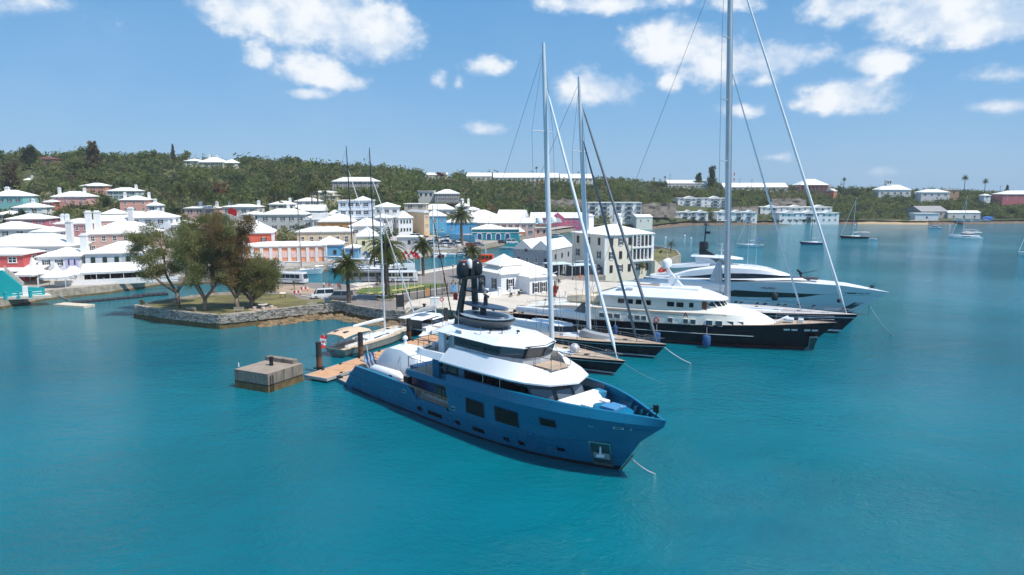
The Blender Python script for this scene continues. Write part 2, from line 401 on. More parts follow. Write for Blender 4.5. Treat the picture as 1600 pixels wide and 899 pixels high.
def wall_strip(name, pts, z0, z1, th=.5, m=None, label=None, zt=.45, cat="wall", top=0., thing_=True):
 """quay wall along a polyline, tide-stained at its foot"""
 m = m or [stone_m, tide_m]
 mb = MB()
 for p, q in zip(pts, pts[1:]):
  d = Vector((q[0] - p[0], q[1] - p[1], 0)); L = d.length
  if L < .05: continue
  d /= L; nn = Vector((-d.y, d.x, 0)) * th; ns = max(1, int(L / 2.2))
  for i in range(ns):
   a = Vector((p[0], p[1], 0)) + d * (L * i / ns); b = Vector((p[0], p[1], 0)) + d * (L * (i + 1) / ns)
   j0 = nz(a.x, a.y, .7) * .10; j1 = nz(b.x, b.y, .7) * .10
   na = Vector((-d.y, d.x, 0))
   lo = [a - na * (.22 + j0), b - na * (.22 + j1)]
   md = [a - na * (.1 + j0), b - na * (.1 + j1)]
   zz = zt + nz(a.x, a.y, .3) * .12; zw = zt + nz(b.x, b.y, .3) * .12
   mb.add([(lo[0].x, lo[0].y, z0), (lo[1].x, lo[1].y, z0), (md[1].x, md[1].y, zw), (md[0].x, md[0].y, zz)], [(0, 1, 2, 3)], 1)
   mb.add([(md[0].x, md[0].y, zz), (md[1].x, md[1].y, zw), (b.x + na.x * 0, b.y, z1), (a.x, a.y, z1)], [(0, 1, 2, 3)], 0)
   mb.add([(a.x, a.y, z1), (b.x, b.y, z1), (b.x + nn.x, b.y + nn.y, z1), (a.x + nn.x, a.y + nn.y, z1)], [(0, 1, 2, 3)], 0)
   if top: mb.add([(b.x + nn.x, b.y + nn.y, z1), (a.x + nn.x, a.y + nn.y, z1), (a.x + nn.x, a.y + nn.y, z1 - top), (b.x + nn.x, b.y + nn.y, z1 - top)], [(3, 2, 1, 0)], 0)
 o = mb.build(name, m)
 if label: tag(o, label, cat)
 else: o['kind'] = 'structure'
 return o
shore_pts = [(p.x, p.y) for p in SH]
wall_strip("harbour_wall", shore_pts[:17], -1., 2.06, .9, label="weathered stone quay wall along the town waterfront behind the inlet")
# far rocky shore + beach on the right
mb = MB()
for i in range(16, len(SH) - 1):
 p, q = SH[i], SH[i + 1]; ns = 24
 for j in range(ns):
  a = p.lerp(q, j / ns); b = p.lerp(q, (j + 1) / ns)
  def pt(v, o, z):
   d = v.xy.normalized(); return (v.x + d.x * o, v.y + d.y * o, z + nz(v.x, v.y + o, .2) * .5 * (z > 0))
  mb.add([pt(a, -3, -.4), pt(b, -3, -.4), pt(b, 0, 1.2), pt(a, 0, 1.2), pt(b, 7, 2.5), pt(a, 7, 2.5)], [(0, 1, 2, 3), (3, 2, 4, 5)], 0 if (i < 20) else (1 if i == 20 else 0))
struct(mb, "shore_rocks", [mat("shore_rock", (118, 100, 84), .95, var=.4, scale=.6, bump=1, bscale=1.2), sand_m])
# ---------------------------------------------------------------- the island with the park and the yacht quay
IZ = 2.0
ISL = [(209, 481), (255, 488), (300, 493), (342, 497), (400, 491), (480, 482), (534, 477), (559, 483), (600, 489), (632, 490), (643, 480), (700, 482), (800, 489), (852, 476), (950, 453), (978, 446), (968, 441), (930, 437), (950, 428), (1017, 418), (1045, 411), (1064, 403), (1058, 396), (1036, 390), (1000, 386), (930, 394), (880, 402), (800, 405), (722, 414), (650, 426), (610, 434), (545, 445), (480, 442), (455, 432), (400, 441), (398, 452), (387, 457), (333, 460), (300, 464), (240, 473)]
IP = [at(a, b, IZ) for a, b in ISL]
mb = MB(); mb.prism([(p.x, p.y) for p in IP], -1.0, IZ, 0); struct(mb, "island_ground", asph_m)
def sheet(name, px, z, m, kind='structure', th=.25, zz=IZ):
 mb = MB(); mb.prism([tuple(at(a, b, zz).xy) for a, b in px], z - th, z, 0, bottom=False)
 o = mb.build(name, m); o['kind'] = kind; return o
park_wall = [tuple(p.xy) for p in IP[:10]]
PW = wall_strip("park_wall", park_wall, -1., 2.55, .55, label="long weathered grey stone wall round the grassy park island", zt=1.0, top=.6)
# coursed stones set proud of the wall face (too small to pick apart, joined)
mb = MB(); rng = random.Random(3)
for p, q in zip(park_wall, park_wall[1:]):
 d = Vector((q[0] - p[0], q[1] - p[1])); L = d.length; d /= L; na = Vector((d.y, -d.x)); z = .92
 ang = math.atan2(d.y, d.x)
 while z < 2.45:
  h = rng.uniform(.15, .25); x = rng.uniform(0, .3)
  while x < L - .3:
   w = rng.uniform(.25, .7)
   if rng.random() < .86:
    c = Vector(p) + d * (x + w / 2) + na * (.10 + .11 * (1 - (z - .7) / 1.8))
    mb.cbox((c.x, c.y, z + h / 2), (w - .05, .12 + rng.random() * .1, h - .05), ang + rng.uniform(-.03, .03), rng.choice((0, 0, 0, 1, 1, 2)))
   x += w
  z += h
st = mb.build("stone", [mat("wall_stone_pale", (184, 178, 168), .9, var=.3, scale=2, bump=.6, bscale=6), mat("wall_stone_grey", (158, 152, 144), .92, var=.3, scale=2, bump=.6, bscale=6), mat("wall_stone_dark", (130, 122, 112), .92, var=.3, scale=2, bump=.6, bscale=6)], PW, kind='stuff')
mb = MB(); lp = park_wall[4:10]
for p, q in zip(lp, lp[1:]):
 a, b = Vector(p), Vector(q); d = (b - a); L = d.length; d /= L; na = Vector((d.y, -d.x)); n = int(L / .9)
 for i in range(n):
  for k in range(3):
   c = a + d * (L * (i + rng.random()) / n) + na * (.3 + k * .9 + rng.random() * .5); h = max(.05, (.95 - .3 * k) * rng.uniform(.4, 1.1) * (.45 + .55 * abs(nz(c.x, c.y, .15) * 2)))
   r = rng.uniform(.5, 1.0); mb.loft([[(c.x + r * f * math.cos(t) * rng.uniform(.8, 1.2), c.y + r * f * math.sin(t) * rng.uniform(.8, 1.2), z) for t in [6.28 * j / 6 for j in range(6)]] for f, z in ((1.1, -.4), (.95, h * .5), (.5, h))])
rk = mb.build("rock_ledge", mat("ledge_rock", (132, 112, 84), .95, var=.45, scale=.9, bump=.8, bscale=4), kind='stuff'); rk['label'] = "brown rock ledge at the foot of the park wall, right part"
q_wall = [tuple(p.xy) for p in IP[9:18]]
wall_strip("quay_wall", q_wall, -1., 2.02, .8, label="pale concrete quay wall behind the moored yachts")
wall_strip("terrace_wall", [tuple(p.xy) for p in IP[18:25]], -1., 3.0, .6, label="stone sea wall curving round the lawn beside the cream harbour building", top=1.)
wall_strip("north_quay_wall", [tuple(p.xy) for p in IP[25:35]], -1., 2.03, .6, label="low pale quay wall on the inlet side of the island")
wall_strip("inlet_wall", [tuple(p.xy) for p in IP[35:40]] + [tuple(IP[0].xy)], -1., 2.3, .5, label="low rough stone wall on the inlet side of the park", top=.35)
grass_m = mat("lawn_grass", (116, 110, 66), .95, var=.42, scale=.22, bump=.7, bscale=14)
dry_m = mat("path_gravel", (176, 152, 128), .95, var=.2, scale=.7, bump=.3, bscale=12)
LAWN = [(222, 480), (258, 487), (302, 491), (342, 494.5), (400, 489), (480, 480), (532, 475), (528, 470), (470, 468), (455, 460), (395, 459), (335, 462), (300, 466), (246, 474)]
sheet("lawn", LAWN, IZ + .04, grass_m)
sheet("verge_lawn", [(556, 459), (600, 461), (640, 456), (700, 447), (686, 443), (640, 445), (590, 449), (560, 453)], IZ + .10, mat("verge_grass", (100, 116, 56), .95, var=.3, scale=.5, bump=.7, bscale=14))
sheet("quay_apron", [(634, 489), (644, 480.5), (700, 482.5), (800, 488.5), (852, 475), (950, 452.3), (977, 446), (966, 441.5), (905, 440), (870, 452), (820, 462), (700, 464), (642, 468), (632, 478)], IZ + .012, conc_m, th=.2)
sheet("north_promenade", [(545, 444), (610, 433), (650, 425), (722, 413), (735, 415), (655, 429), (612, 438), (560, 448)], IZ + .016, pave_m)
sheet("park_path", [(398, 452), (458, 458), (500, 462), (520, 458), (470, 447), (410, 447)], IZ + .016, dry_m)
# concrete slabs of the yacht quay: each one a piece with open joints
apr = thing("quay_paving", "pale concrete slab paving of the yacht quay", "paving", (0, 0, 0))
slab_me = None; e0 = at(800, 488, IZ); e1 = at(945, 453.2, IZ); ex = (e1 - e0).normalized(); ey = Vector((-ex.y, ex.x, 0)); ang = math.atan2(ex.y, ex.x)
e00 = at(700, 502, IZ)
mbs = MB(); mbs.box(-2.45, 2.45, -1.95, 1.95, -.1, .0, 0); slab_me = None
for i in range(-2, 9):
 for j in range(4):
  c = e0 + ex * (i * 4.95 + 2.4) + ey * (j * 3.95 + 2.8)
  px, py = proj(c)
  if px < 705 or py > 487: continue
  if slab_me is None: o = mbs.build("slab", conc_m, apr, bevel=0); slab_me = o.data
  else: o = link("slab", slab_me, apr)
  o.location = (c.x, c.y, IZ + .024 + rng.random() * .016); o.rotation_euler = (0, 0, ang)
# low link bridge from the island to the square
bp = [at(*p, IZ) for p in [(398, 452), (455, 438), (458, 424), (385, 434)]]
mb = MB(); mb.prism([tuple(p.xy) for p in bp], 1.2, IZ + .02); tag(mb.build("bridge", pave_m), "low paved bridge linking the park island to the town square", "bridge")
# ================================================================ vegetation
def leaf_mat(name, c1, c2, rough=.6, trans=.0):
 m = bpy.data.materials.new(name); m.use_nodes = True; nt = m.node_tree; b = nt.nodes['Principled BSDF']; g = N(nt)
 oi = g.n('ShaderNodeObjectInfo'); geo = g.n('ShaderNodeNewGeometry').outputs['Position']
 f = g.math('ADD', g.math('MULTIPLY', oi.outputs['Random'], .5), g.math('MULTIPLY', g.smooth(g.noise(geo, .55, 4, .6), .3, .7), .5))
 f2 = g.math('ADD', g.math('MULTIPLY', f, .7), g.math('MULTIPLY', g.noise(geo, 3., 3, .6), .3))
 g.link(g.mix(f2, lin(c1), lin(c2)), b.inputs['Base Color'])
 b.inputs['Roughness'].default_value = rough; b.inputs['Specular IOR Level'].default_value = .2
 tr = g.n('ShaderNodeBsdfTranslucent'); g.link(b.inputs['Base Color'].links[0].from_socket, tr.inputs[0]); mx = g.n('ShaderNodeMixShader'); mx.inputs[0].default_value = .5
 g.link(b.outputs[0], mx.inputs[1]); g.link(tr.outputs[0], mx.inputs[2]); g.link(mx.outputs[0], nt.nodes['Material Output'].inputs[0])
 return m
bark_m = mat("bark", (138, 122, 106), .9, var=.3, scale=2.5, bump=.8, bscale=8)
palmbark_m = mat("palm_bark", (112, 98, 82), .9, var=.3, scale=3, bump=.8, bscale=10)
LEAF = {'green': leaf_mat("foliage_green", (84, 100, 52), (134, 142, 80)), 'dark': leaf_mat("foliage_dark", (64, 80, 50), (102, 116, 72)), 'olive': leaf_mat("foliage_olive", (92, 96, 56), (142, 140, 90)),
  'brown': leaf_mat("foliage_brown", (92, 84, 58), (126, 114, 84)), 'rust': leaf_mat("foliage_rust", (112, 80, 56), (138, 102, 72)), 'pale': leaf_mat("foliage_pale", (112, 118, 74), (160, 158, 112)),
  'needle': leaf_mat("casuarina_needles", (98, 106, 60), (154, 152, 98)), 'palm': leaf_mat("palm_fronds", (54, 66, 28), (108, 114, 56)), 'red': leaf_mat("foliage_crimson", (86, 36, 42), (120, 58, 60))}
def tri_leaf(vs, fs, c, s, rng, el=1.0, up=.3):
 n = Vector((rng.gauss(0, 1), rng.gauss(0, 1), rng.gauss(0, 1) + up)).normalized()
 a = n.orthogonal().normalized(); a = Matrix.Rotation(rng.uniform(0, 6.28), 3, n) @ a; b = n.cross(a)
 o = len(vs); vs += [c - a * s * el * .5 - b * s * .3, c - a * s * el * .5 + b * s * .3, c + a * s * el * .5 + b * s * .22, c + a * s * el * .62]
 fs.append((o, o + 1, o + 2, o + 3))
def crown_mesh(name, rng, clumps, leaves, size, m, el=1.2, droop=0.):
 """clumps: (centre, radius xyz); many small leaf faces through each clump's volume"""
 vs, fs = [], []
 for c, r in clumps:
  c = Vector(c)
  for _ in range(leaves):
   while True:
    q = Vector((rng.uniform(-1, 1), rng.uniform(-1, 1), rng.uniform(-1, 1)))
    if .25 < q.length < 1: break
   q = q * (.55 + .45 * q.length) / max(q.length, .3) * rng.uniform(.65, 1.05) if rng.random() < .7 else q
   p = c + Vector((q.x * r[0], q.y * r[1], q.z * r[2]))
   tri_leaf(vs, fs, p, size * rng.uniform(.6, 1.35), rng, el)
 me = bpy.data.meshes.new(name); me.from_pydata([tuple(v) for v in vs], [], fs); me.materials.append(m); me.update(); return me
def trunk_mesh(name, segs, n=6):
 mb = MB()
 for pts, rs in segs: mb.path(pts, rs, n)
 me = bpy.data.meshes.new(name); me.from_pydata(mb.v, [], mb.f); me.materials.append(bark_m); me.polygons.foreach_set('use_smooth', [True] * len(mb.f)); me.update(); return me
TREES = {}                                  # unit trees (height about 1) for the hillside, shared mesh data
def make_kinds():
 rng = random.Random(11)
 for kind, lk in (('broad', 'green'), ('broad', 'dark'), ('broad', 'olive'), ('broad', 'pale'), ('casu', 'brown'), ('casu', 'dark'), ('broad', 'rust'), ('broad', 'red'), ('cedar', 'dark'), ('casu', 'olive')):
  for var in range(2):
   cl = []; seg = []
   if kind == 'broad':
    seg.append(([(0, 0, -.3), (.02, .01, .3), (.0, .03, .62)], [.055, .045, .02]))
    for i in range(11):
     a = rng.uniform(0, 6.28); rr = rng.uniform(.1, .40); z = rng.uniform(.38, .85); s = rng.uniform(.13, .23)
     cl.append(((math.cos(a) * rr, math.sin(a) * rr, z), (s, s, s * .8)))
     seg.append(([(0, 0, .3), (math.cos(a) * rr * .8, math.sin(a) * rr * .8, z - .05)], [.025, .008]))
    lv, sz, el = 46, .085, 1.3
   elif kind == 'casu':
    seg.append(([(0, 0, -.3), (.02, .0, .5), (.0, .02, .95)], [.04, .03, .008]))
    for i in range(14):
     z = .28 + .68 * (i / 13); a = rng.uniform(0, 6.28); rr = rng.uniform(.05, .24) * (1.15 - z * .7); s = rng.uniform(.09, .15) * (1.2 - .45 * z)
     cl.append(((math.cos(a) * rr, math.sin(a) * rr, z), (s, s, s * 1.35)))
     seg.append(([(0, 0, z - .12), (math.cos(a) * rr, math.sin(a) * rr, z)], [.014, .005]))
    lv, sz, el = 40, .07, 2.2
   else:
    seg.append(([(0, 0, -.3), (0, 0, .95)], [.035, .006]))
    for i in range(9):
     z = .2 + .75 * i / 8; s = .17 * (1.12 - z)
     for a in (0, 2.1, 4.2): cl.append(((math.cos(a + i) * s, math.sin(a + i) * s, z), (s * .8, s * .8, .07)))
    lv, sz, el = 26, .06, 1.5
   TREES.setdefault(kind + lk, []).append((crown_mesh("crown", rng, cl, lv, sz, LEAF[lk], el), trunk_mesh("trunk", seg, 5)))
make_kinds()
def tree(kind, loc, h, label, name="tree", group=None, rz=None, w=1., var=None):
 v = TREES[kind][random.randrange(2) if var is None else var]
 t = thing(name, label, "tree", loc, random.uniform(0, 6.28) if rz is None else rz, group); t.scale = (h * w, h * w, h)
 link("crown", v[0], t); link("trunk", v[1], t); return t
# ---- palms
def frond(vs, fs, base, az, el, L, rng, nl=11, wid=.16, dr=1.0):
 prev = None; p = Vector(base); d = Vector((math.cos(az) * math.cos(el), math.sin(az) * math.cos(el), math.sin(el))); side = Vector((-math.sin(az), math.cos(az), 0))
 st = L / nl
 for i in range(nl):
  q = p + d * st; t = (i + .5) / nl; w = L * wid * math.sin(PI * min(1, .12 + t * .9)) ** .7
  for sg in (-1, 1):
   o = len(vs); tip = p + d * st * 1.2 + side * sg * w - Vector((0, 0, w * .42))
   vs += [p, q, tip]; fs.append((o, o + 1, o + 2))
  o = len(vs); vs += [p - side * .05, p + side * .05, q + side * .04, q - side * .04]; fs.append((o, o + 1, o + 2, o + 3))
  p = q; d = (d + Vector((0, 0, -.17 * dr * (1 + t * .7)))).normalized()
def palm_meshes(h, L, nf, rng, r=.25, dead=True):
 vs, fs = [], []
 for i in range(nf):
  az = i * 2.4 + rng.uniform(-.3, .3); el = R(82 - 88 * (i / nf) ** .8 + rng.uniform(-6, 6))
  frond(vs, fs, (0, 0, h), az, el, L * rng.uniform(.85, 1.1), rng, dr=1. if el > 0 else .8)
 me = bpy.data.meshes.new("crown"); me.from_pydata([tuple(v) for v in vs], [], fs); me.materials.append(LEAF['palm']); me.update()
 mb = MB(); k = 12; pts = [(math.sin(i * .5) * .05, math.cos(i * .4) * .05, -.5 + (h + .5) * i / k) for i in range(k + 1)]
 rs = [r * (1.5 if i == 0 else 1.05 - .25 * i / k + (.12 if i % 2 else 0)) for i in range(k)] + [r * 1.35]
 mb.path(pts, rs, 10); mb.lathe([(r * 1.1, -.5), (r * 1.7, -.1), (r * 1.5, .35), (r * .6, .7)], (0, 0, h), 10)
 tm = bpy.data.meshes.new("trunk"); tm.from_pydata(mb.v, [], mb.f); tm.materials.append(palmbark_m); tm.polygons.foreach_set('use_smooth', [True] * len(mb.f)); tm.update()
 return me, tm
prng = random.Random(5)
PALMS = {'date': palm_meshes(7.6, 4.3, 54, prng, .36), 'tall': palm_meshes(10.5, 3.5, 34, prng, .24), 'coco': palm_meshes(4.0, 2.6, 16, prng, .17), 'fan': palm_meshes(7.5, 1.6, 34, prng, .2)}
PH = {'date': 10.2, 'tall': 12.4, 'coco': 5.4, 'fan': 8.6}
def palm(kind, loc, h, label, group=None, rz=0.):
 t = thing("palm_tree", label, "palm tree", loc, rz, group); s = h / PH[kind]; t.scale = (s, s, s)
 link("crown", PALMS[kind][0], t); link("trunk", PALMS[kind][1], t); return t
def palm_px(kind, px, ytop, ybase, label, z=IZ, group=None, rz=0.):
 p = at(px, ybase, z); top = atD(px, ytop, p.y); return palm(kind, p, top.z - z, label, group, rz)
def palm_hill(kind, px, ytop, Y, label, group=None, h=None):
 x = xcol(px, Y, 15); g = ground(x, Y); top = atD(px, ytop, Y).z; return palm(kind, (x, Y, g if h is None else top - h), (top - g) if h is None else h, label, group, px)
palm_px('date', 605, 364, 468, "tallest date palm in a stone-edged bed by the black railings")
palm_px('date', 661, 370, 431, "date palm on the promenade between the bus and the white kiosk mast")
palm_px('date', 738, 380, 434, "date palm rising behind the black radar domes of the blue yacht")
palm_px('date', 545, 396, 478, "shaggy palm with dead yellow skirt beside the grey van")
palm_hill('date', 721, 321, 268, "big date palm in front of the blue building with white roof")
palm_px('coco', 1048, 376, 399, "young coconut palm on the lawn at the round sea wall end")
palm_px('coco', 61, 428, 446, "small palm behind the turquoise quayside wall", 2.1)
palm_px('coco', 460, 438, 453, "small yellowing palm in the park near the parked minibus")
for px, yt, Y, lb in ((283, 288, 300, "slim palm below the hilltop villa, leftmost of the tall palms"), (309, 286, 300, "slim tall palm behind the red flag pole"), (322, 290, 296, "tall palm right of the flag pole palm"), (333, 300, 292, "shorter slim palm behind the red house chimney"),
      (432, 290, 330, "slim palm left of the white hillside roofs"), (443, 283, 335, "pale slim palm above the grey two storey house"), (488, 288, 320, "dark palm left of the yellow hillside house"), (497, 284, 318, "tall palm right against the yellow hillside house"), (235, 276, 330, "palm beside the pale blue verandah house"),
      (366, 303, 300, "grey bare stemmed palm above the red house roof"), (509, 297, 345, "small palm in front of the yellow hillside house")):
 palm_hill('tall', px, yt, Y, lb)
palm_hill('fan', 838, 260, 535, "lone fan palm standing above the hilltop barracks", h=9); palm_hill('fan', 1317, 277, 560, "wind bent palm on the ridge right of the pink verandah house", h=13)
palm_hill('tall', 1505, 274, 548, "tall palm on the right hand ridge above the boatyard", h=13); palm_hill('tall', 1537, 280, 548, "pair palm right of the tall palm above the boatyard", h=12)
palm_px('coco', 1111, 331, 347, "palm between the two white waterside terraces", 2.2)
palm_hill('fan', 1021, 277, 550, "palm on the ridge left of the long white roof", h=7); palm_hill('fan', 1038, 275, 552, "second palm on the ridge beside the long white roof", h=8)
# ---- big casuarinas in the park
def casuarina(px, ybase, ytop, spread, seed, label, lean=0., rust=False, fork=True):
 rng = random.Random(seed); p = at(px, ybase, IZ); H = atD(px, ytop, p.y).z - IZ; sp = spread * p.y / 1067
 t = thing("casuarina_tree", label, "tree", p, 0)
 segs, cl = [], []
 nl = rng.randint(3, 4); base = Vector((0, 0, -.3)); fk = Vector((lean * .1, 0, H * (.14 if fork else .3)))
 segs.append(([base, Vector((lean * .04, 0, H * .07)), fk], [.52, .40, .34]))
 for i in range(nl):
  a = i * 2 * PI / nl + rng.uniform(-.4, .4); r = sp * rng.uniform(.45, .75); tip = Vector((math.cos(a) * r + lean, math.sin(a) * r * .8, H * rng.uniform(.76, .99)))
  m1 = fk.lerp(tip, .35) + Vector((math.cos(a) * r * .28, math.sin(a) * r * .2, -H * .02)); m2 = fk.lerp(tip, .7) + Vector((rng.uniform(-.5, .5), rng.uniform(-.5, .5), 0))
  pts = cr([fk, m1, m2, tip], 4); segs.append((pts, [.26 * (1 - j / len(pts)) + .03 for j in range(len(pts))]))
  for j in range(3, len(pts)):
   for _ in range(3):
    a2 = rng.uniform(0, 6.28); L = sp * rng.uniform(.18, .48) * (1.25 - j / len(pts) * .7); q = pts[j] + Vector((math.cos(a2) * L, math.sin(a2) * L, rng.uniform(-.7, 1.8)))
    segs.append(([pts[j], pts[j].lerp(q, .5) + Vector((0, 0, .2)), q], [.07, .045, .015]))
    for k in range(3):
     c = pts[j].lerp(q, rng.uniform(.5, 1.15)) + Vector((rng.uniform(-.5, .5), rng.uniform(-.5, .5), rng.uniform(-.3, .5)))
     if c.z < H * .33: continue
     s = rng.uniform(.55, 1.15); cl.append((c, (s, s, s * .8)))
 vs, fs = [], []
 for c, r in cl:
  for _ in range(120):
   q = Vector((rng.gauss(0, .5), rng.gauss(0, .5), rng.gauss(0, .5)))
   pp = Vector(c) + Vector((q.x * r[0], q.y * r[1], q.z * r[2]))
   dirv = (q.normalized() * .7 + Vector((rng.uniform(-.5, .5), rng.uniform(-.5, .5), rng.uniform(-.3, .7)))).normalized()
   L = rng.uniform(.22, .5); w = dirv.orthogonal().normalized() * rng.uniform(.03, .07); w = Matrix.Rotation(rng.uniform(0, 6.28), 3, dirv) @ w
   o = len(vs); vs += [pp - w, pp + w, pp + dirv * L]; fs.append((o, o + 1, o + 2))
 me = bpy.data.meshes.new("crown"); me.from_pydata([tuple(v) for v in vs], [], fs); me.materials.append(LEAF['rust2' if rust else 'needle']); me.update(); link("crown", me, t)
 link("trunk", trunk_mesh("trunk", segs, 7), t)
LEAF['rust2'] = leaf_mat("casuarina_rusty", (118, 100, 64), (156, 134, 92))
casuarina(279, 475, 348, 66, 21, "leftmost broad casuarina leaning over the inlet", -2.2)
casuarina(321, 486, 350, 62, 22, "central casuarina in front of the others on the park lawn", .3)
casuarina(333, 460, 338, 52, 23, "casuarina rearmost in the clump by the inlet wall", .3, fork=False)
casuarina(371, 484, 352, 44, 24, "slender rust brown casuarina right of the central one", -.4, True)
casuarina(393, 481, 407, 40, 25, "small spreading green tree at the right end of the park clump", .8)
# ================================================================ boats: shared parts
hull_blue = mat("hull_blue", (0, 108, 142), .3, var=.05, scale=.5, spec=.4)
blue_deep = mat("superstructure_blue", (0, 112, 150), .42, var=.05, scale=.5, spec=.28)
antifoul = mat("antifouling", (20, 26, 34), .5, var=.2)
yw = mat("yacht_white", (236, 239, 242), .35, var=.03, scale=.4, coat=.2)
ycream = mat("yacht_cream", (236, 232, 220), .4, var=.04, scale=.4)
ygrey = mat("yacht_silver", (214, 224, 230), .35, var=.03, scale=.4)
teak = mat("teak_deck", (186, 164, 142), .75, var=.12, scale=1.2, bump=.2, bscale=22)
teakw = mat("teak_varnish", (176, 128, 88), .45, var=.15, scale=2)
glass = mat("dark_glass", (14, 20, 26), .06, var=0, spec=.8)
glassb = mat("hull_glass_black", (8, 10, 12), .12, var=0, spec=.25)
glass2 = mat("smoked_glass", (92, 102, 110), .1, var=0, spec=.8)
steel = mat("stainless_steel", (190, 194, 198), .25, .9, var=0)
railm = mat("rail_dark_steel", (92, 98, 104), .35, .6, var=0)
mastm = mat("mast_silver", (216, 222, 226), .4, .1, var=.05, scale=.3)
mastg = mat("mast_grey", (186, 194, 200), .4, .15, var=.06, scale=.3)
carbon = mat("carbon_black", (24, 28, 34), .3, var=.1)
navy = mat("hull_navy", (9, 16, 30), .2, var=.04, spec=.3)
navy2 = mat("hull_dark_blue", (10, 26, 42), .2, var=.04, spec=.3)
blackp = mat("radar_black", (30, 35, 40), .33, var=.05)
charc = mat("drum_charcoal", (72, 78, 84), .4, var=.08)
slate = mat("plate_slate_blue", (58, 76, 100), .4, var=.05)
tarpm = mat("shrink_wrap_white", (226, 232, 236), .5, var=.06, scale=.8, bump=.5, bscale=1.6)
cushion = mat("cushion_grey", (206, 210, 214), .8, var=.05)
white_p = mat("white_plastic", (232, 234, 236), .45, var=.04)
fender_b = mat("fender_blue", (44, 88, 140), .6, var=.12, scale=3)
redm = mat("red_paint", (196, 34, 38), .45, var=.08)
orangem = mat("orange_paint", (228, 88, 30), .5, var=.1)
ropem = mat("rope_white", (214, 214, 208), .8, var=.1)
ropeg = mat("rope_grey", (120, 140, 148), .8, var=.1)
wirem = mat("rigging_wire", (112, 124, 134), .45, .4, var=0)
furlm = mat("furled_sail", (232, 236, 238), .7, var=.04)
furlg = mat("furled_sail_grey", (116, 120, 128), .7, var=.08)
beigec = mat("canvas_beige", (214, 184, 156), .8, var=.06, scale=1.5, bump=.15, bscale=6)
greyc = mat("canvas_grey", (156, 160, 164), .85, var=.06)
silverw = mat("hatch_black", (22, 26, 30), .2, var=0)
def quadpane(parent, name, pts, m, out=.02, back=None):
 """window glazing on an arbitrary quad, with depth"""
 P = [Vector(p) for p in pts]; n = (P[1] - P[0]).cross(P[3] - P[0]).normalized() * out
 mb = MB(); mb.add([p + n for p in P] + [p - n * 2 for p in P], [(0, 1, 2, 3), (1, 0, 4, 5), (2, 1, 5, 6), (3, 2, 6, 7), (0, 3, 7, 4)], 0)
 return mb.build(name, m, parent)
def framed(parent, pts, mframe, mglass, out=.02, fr=.06, name="window"):
 """window = frame ring with a glass pane set in it"""
 P = [Vector(p) for p in pts]; c = sum(P, Vector()) / 4; n = (P[1] - P[0]).cross(P[3] - P[0]).normalized()
 def inset(p, d): v = (c - p); return p + v * min(.45, d / v.length * 1.4)
 I = [inset(p, fr) for p in P]; o = n * out; mb = MB()
 mb.add([p + o for p in P] + [p + o for p in I] + [p - o * 3 for p in P] + [p - o * 2 for p in I],
   [(i, (i + 1) % 4, 4 + (i + 1) % 4, 4 + i) for i in range(4)] + [((i + 1) % 4, i, 8 + i, 8 + (i + 1) % 4) for i in range(4)] + [(4 + i, 4 + (i + 1) % 4, 12 + (i + 1) % 4, 12 + i) for i in range(4)], 0)
 f = mb.build(name, mframe, parent)
 g = MB(); g.poly([p + o * .2 for p in I]); g.build("pane", mglass, f); return f
def rail(parent, pts, h=.95, r=.025, m=None, mids=1, step=1.6, name="railing"):
 mb = MB(); pts = [Vector(p) for p in pts]; top = [p + Vector((0, 0, h)) for p in pts]
 mb.path(top, r, 6)
 for k in range(mids): mb.path([p + Vector((0, 0, h * (k + 1) / (mids + 1))) for p in pts], r * .6, 4)
 for a, b in zip(pts, pts[1:]):
  n = max(1, round((b - a).length / step))
  for i in range(n): q = a.lerp(b, i / n); mb.tube(q, q + Vector((0, 0, h)), r * .85, n=5)
 mb.tube(pts[-1], top[-1], r * .85, n=5)
 return mb.build(name, m or railm, parent)
def flag_mesh(w, h, stripes, name, parent, m_list, emblem=None):
 """rippled cloth flag in local xz-plane from the hoist at x=0"""
 mb = MB(); n = 8; rows = len(stripes)
 for i in range(n):
  for j, mi in enumerate(stripes):
   def P(a, b): return (w * a / n, math.sin(a * 1.1) * .10 * w * (a / n), h * (.5 - b / rows) - .18 * h * (a / n) ** 1.5)
   mb.poly([P(i, j + 1), P(i + 1, j + 1), P(i + 1, j), P(i, j)], mi)
 return mb.build(name, m_list, parent)
# ================================================================ the big blue yacht
B = thing("motor_yacht", "large bright blue explorer yacht with white upper decks moored in the foreground", "yacht", (-18.8, 85.8, 0), R(-46.5))
kn = [(3.3, 4.35, 1.75), (8, 4.5, 1.72), (14, 4.55, 1.7), (20, 4.58, 1.76), (27, 4.5, 2.0), (32, 4.2, 2.2), (36, 3.35, 2.45), (39.5, 2.05, 2.75), (42.9, .03, 3.1)]
wl = [(1.6, 4.2, 0), (8, 4.25, 0), (14, 4.25, 0), (20, 4.2, 0), (26, 3.95, 0), (31, 3.4, 0), (35, 2.45, 0), (38.4, 1.2, 0), (40.75, .03, 0)]
ke = [(1.6, 3.6, -1), (8, 3.6, -1), (14, 3.6, -1), (20, 3.5, -1), (26, 3.2, -1), (31, 2.6, -1), (35, 1.8, -1), (38, .8, -1), (40.0, .02, -1)]
def lerpl(a, b, t): return [tuple(p[i] + (q[i] - p[i]) * t for i in range(3)) for p, q in zip(a, b)]
seam = [(22.4, 4.62, 4.72), (25, 4.64, 4.82), (28, 4.64, 4.92), (31, 4.62, 5.0), (34, 4.42, 5.08), (37, 3.95, 5.12), (40, 2.95, 5.1), (42.8, 1.55, 5.02), (45.15, .04, 4.95)]
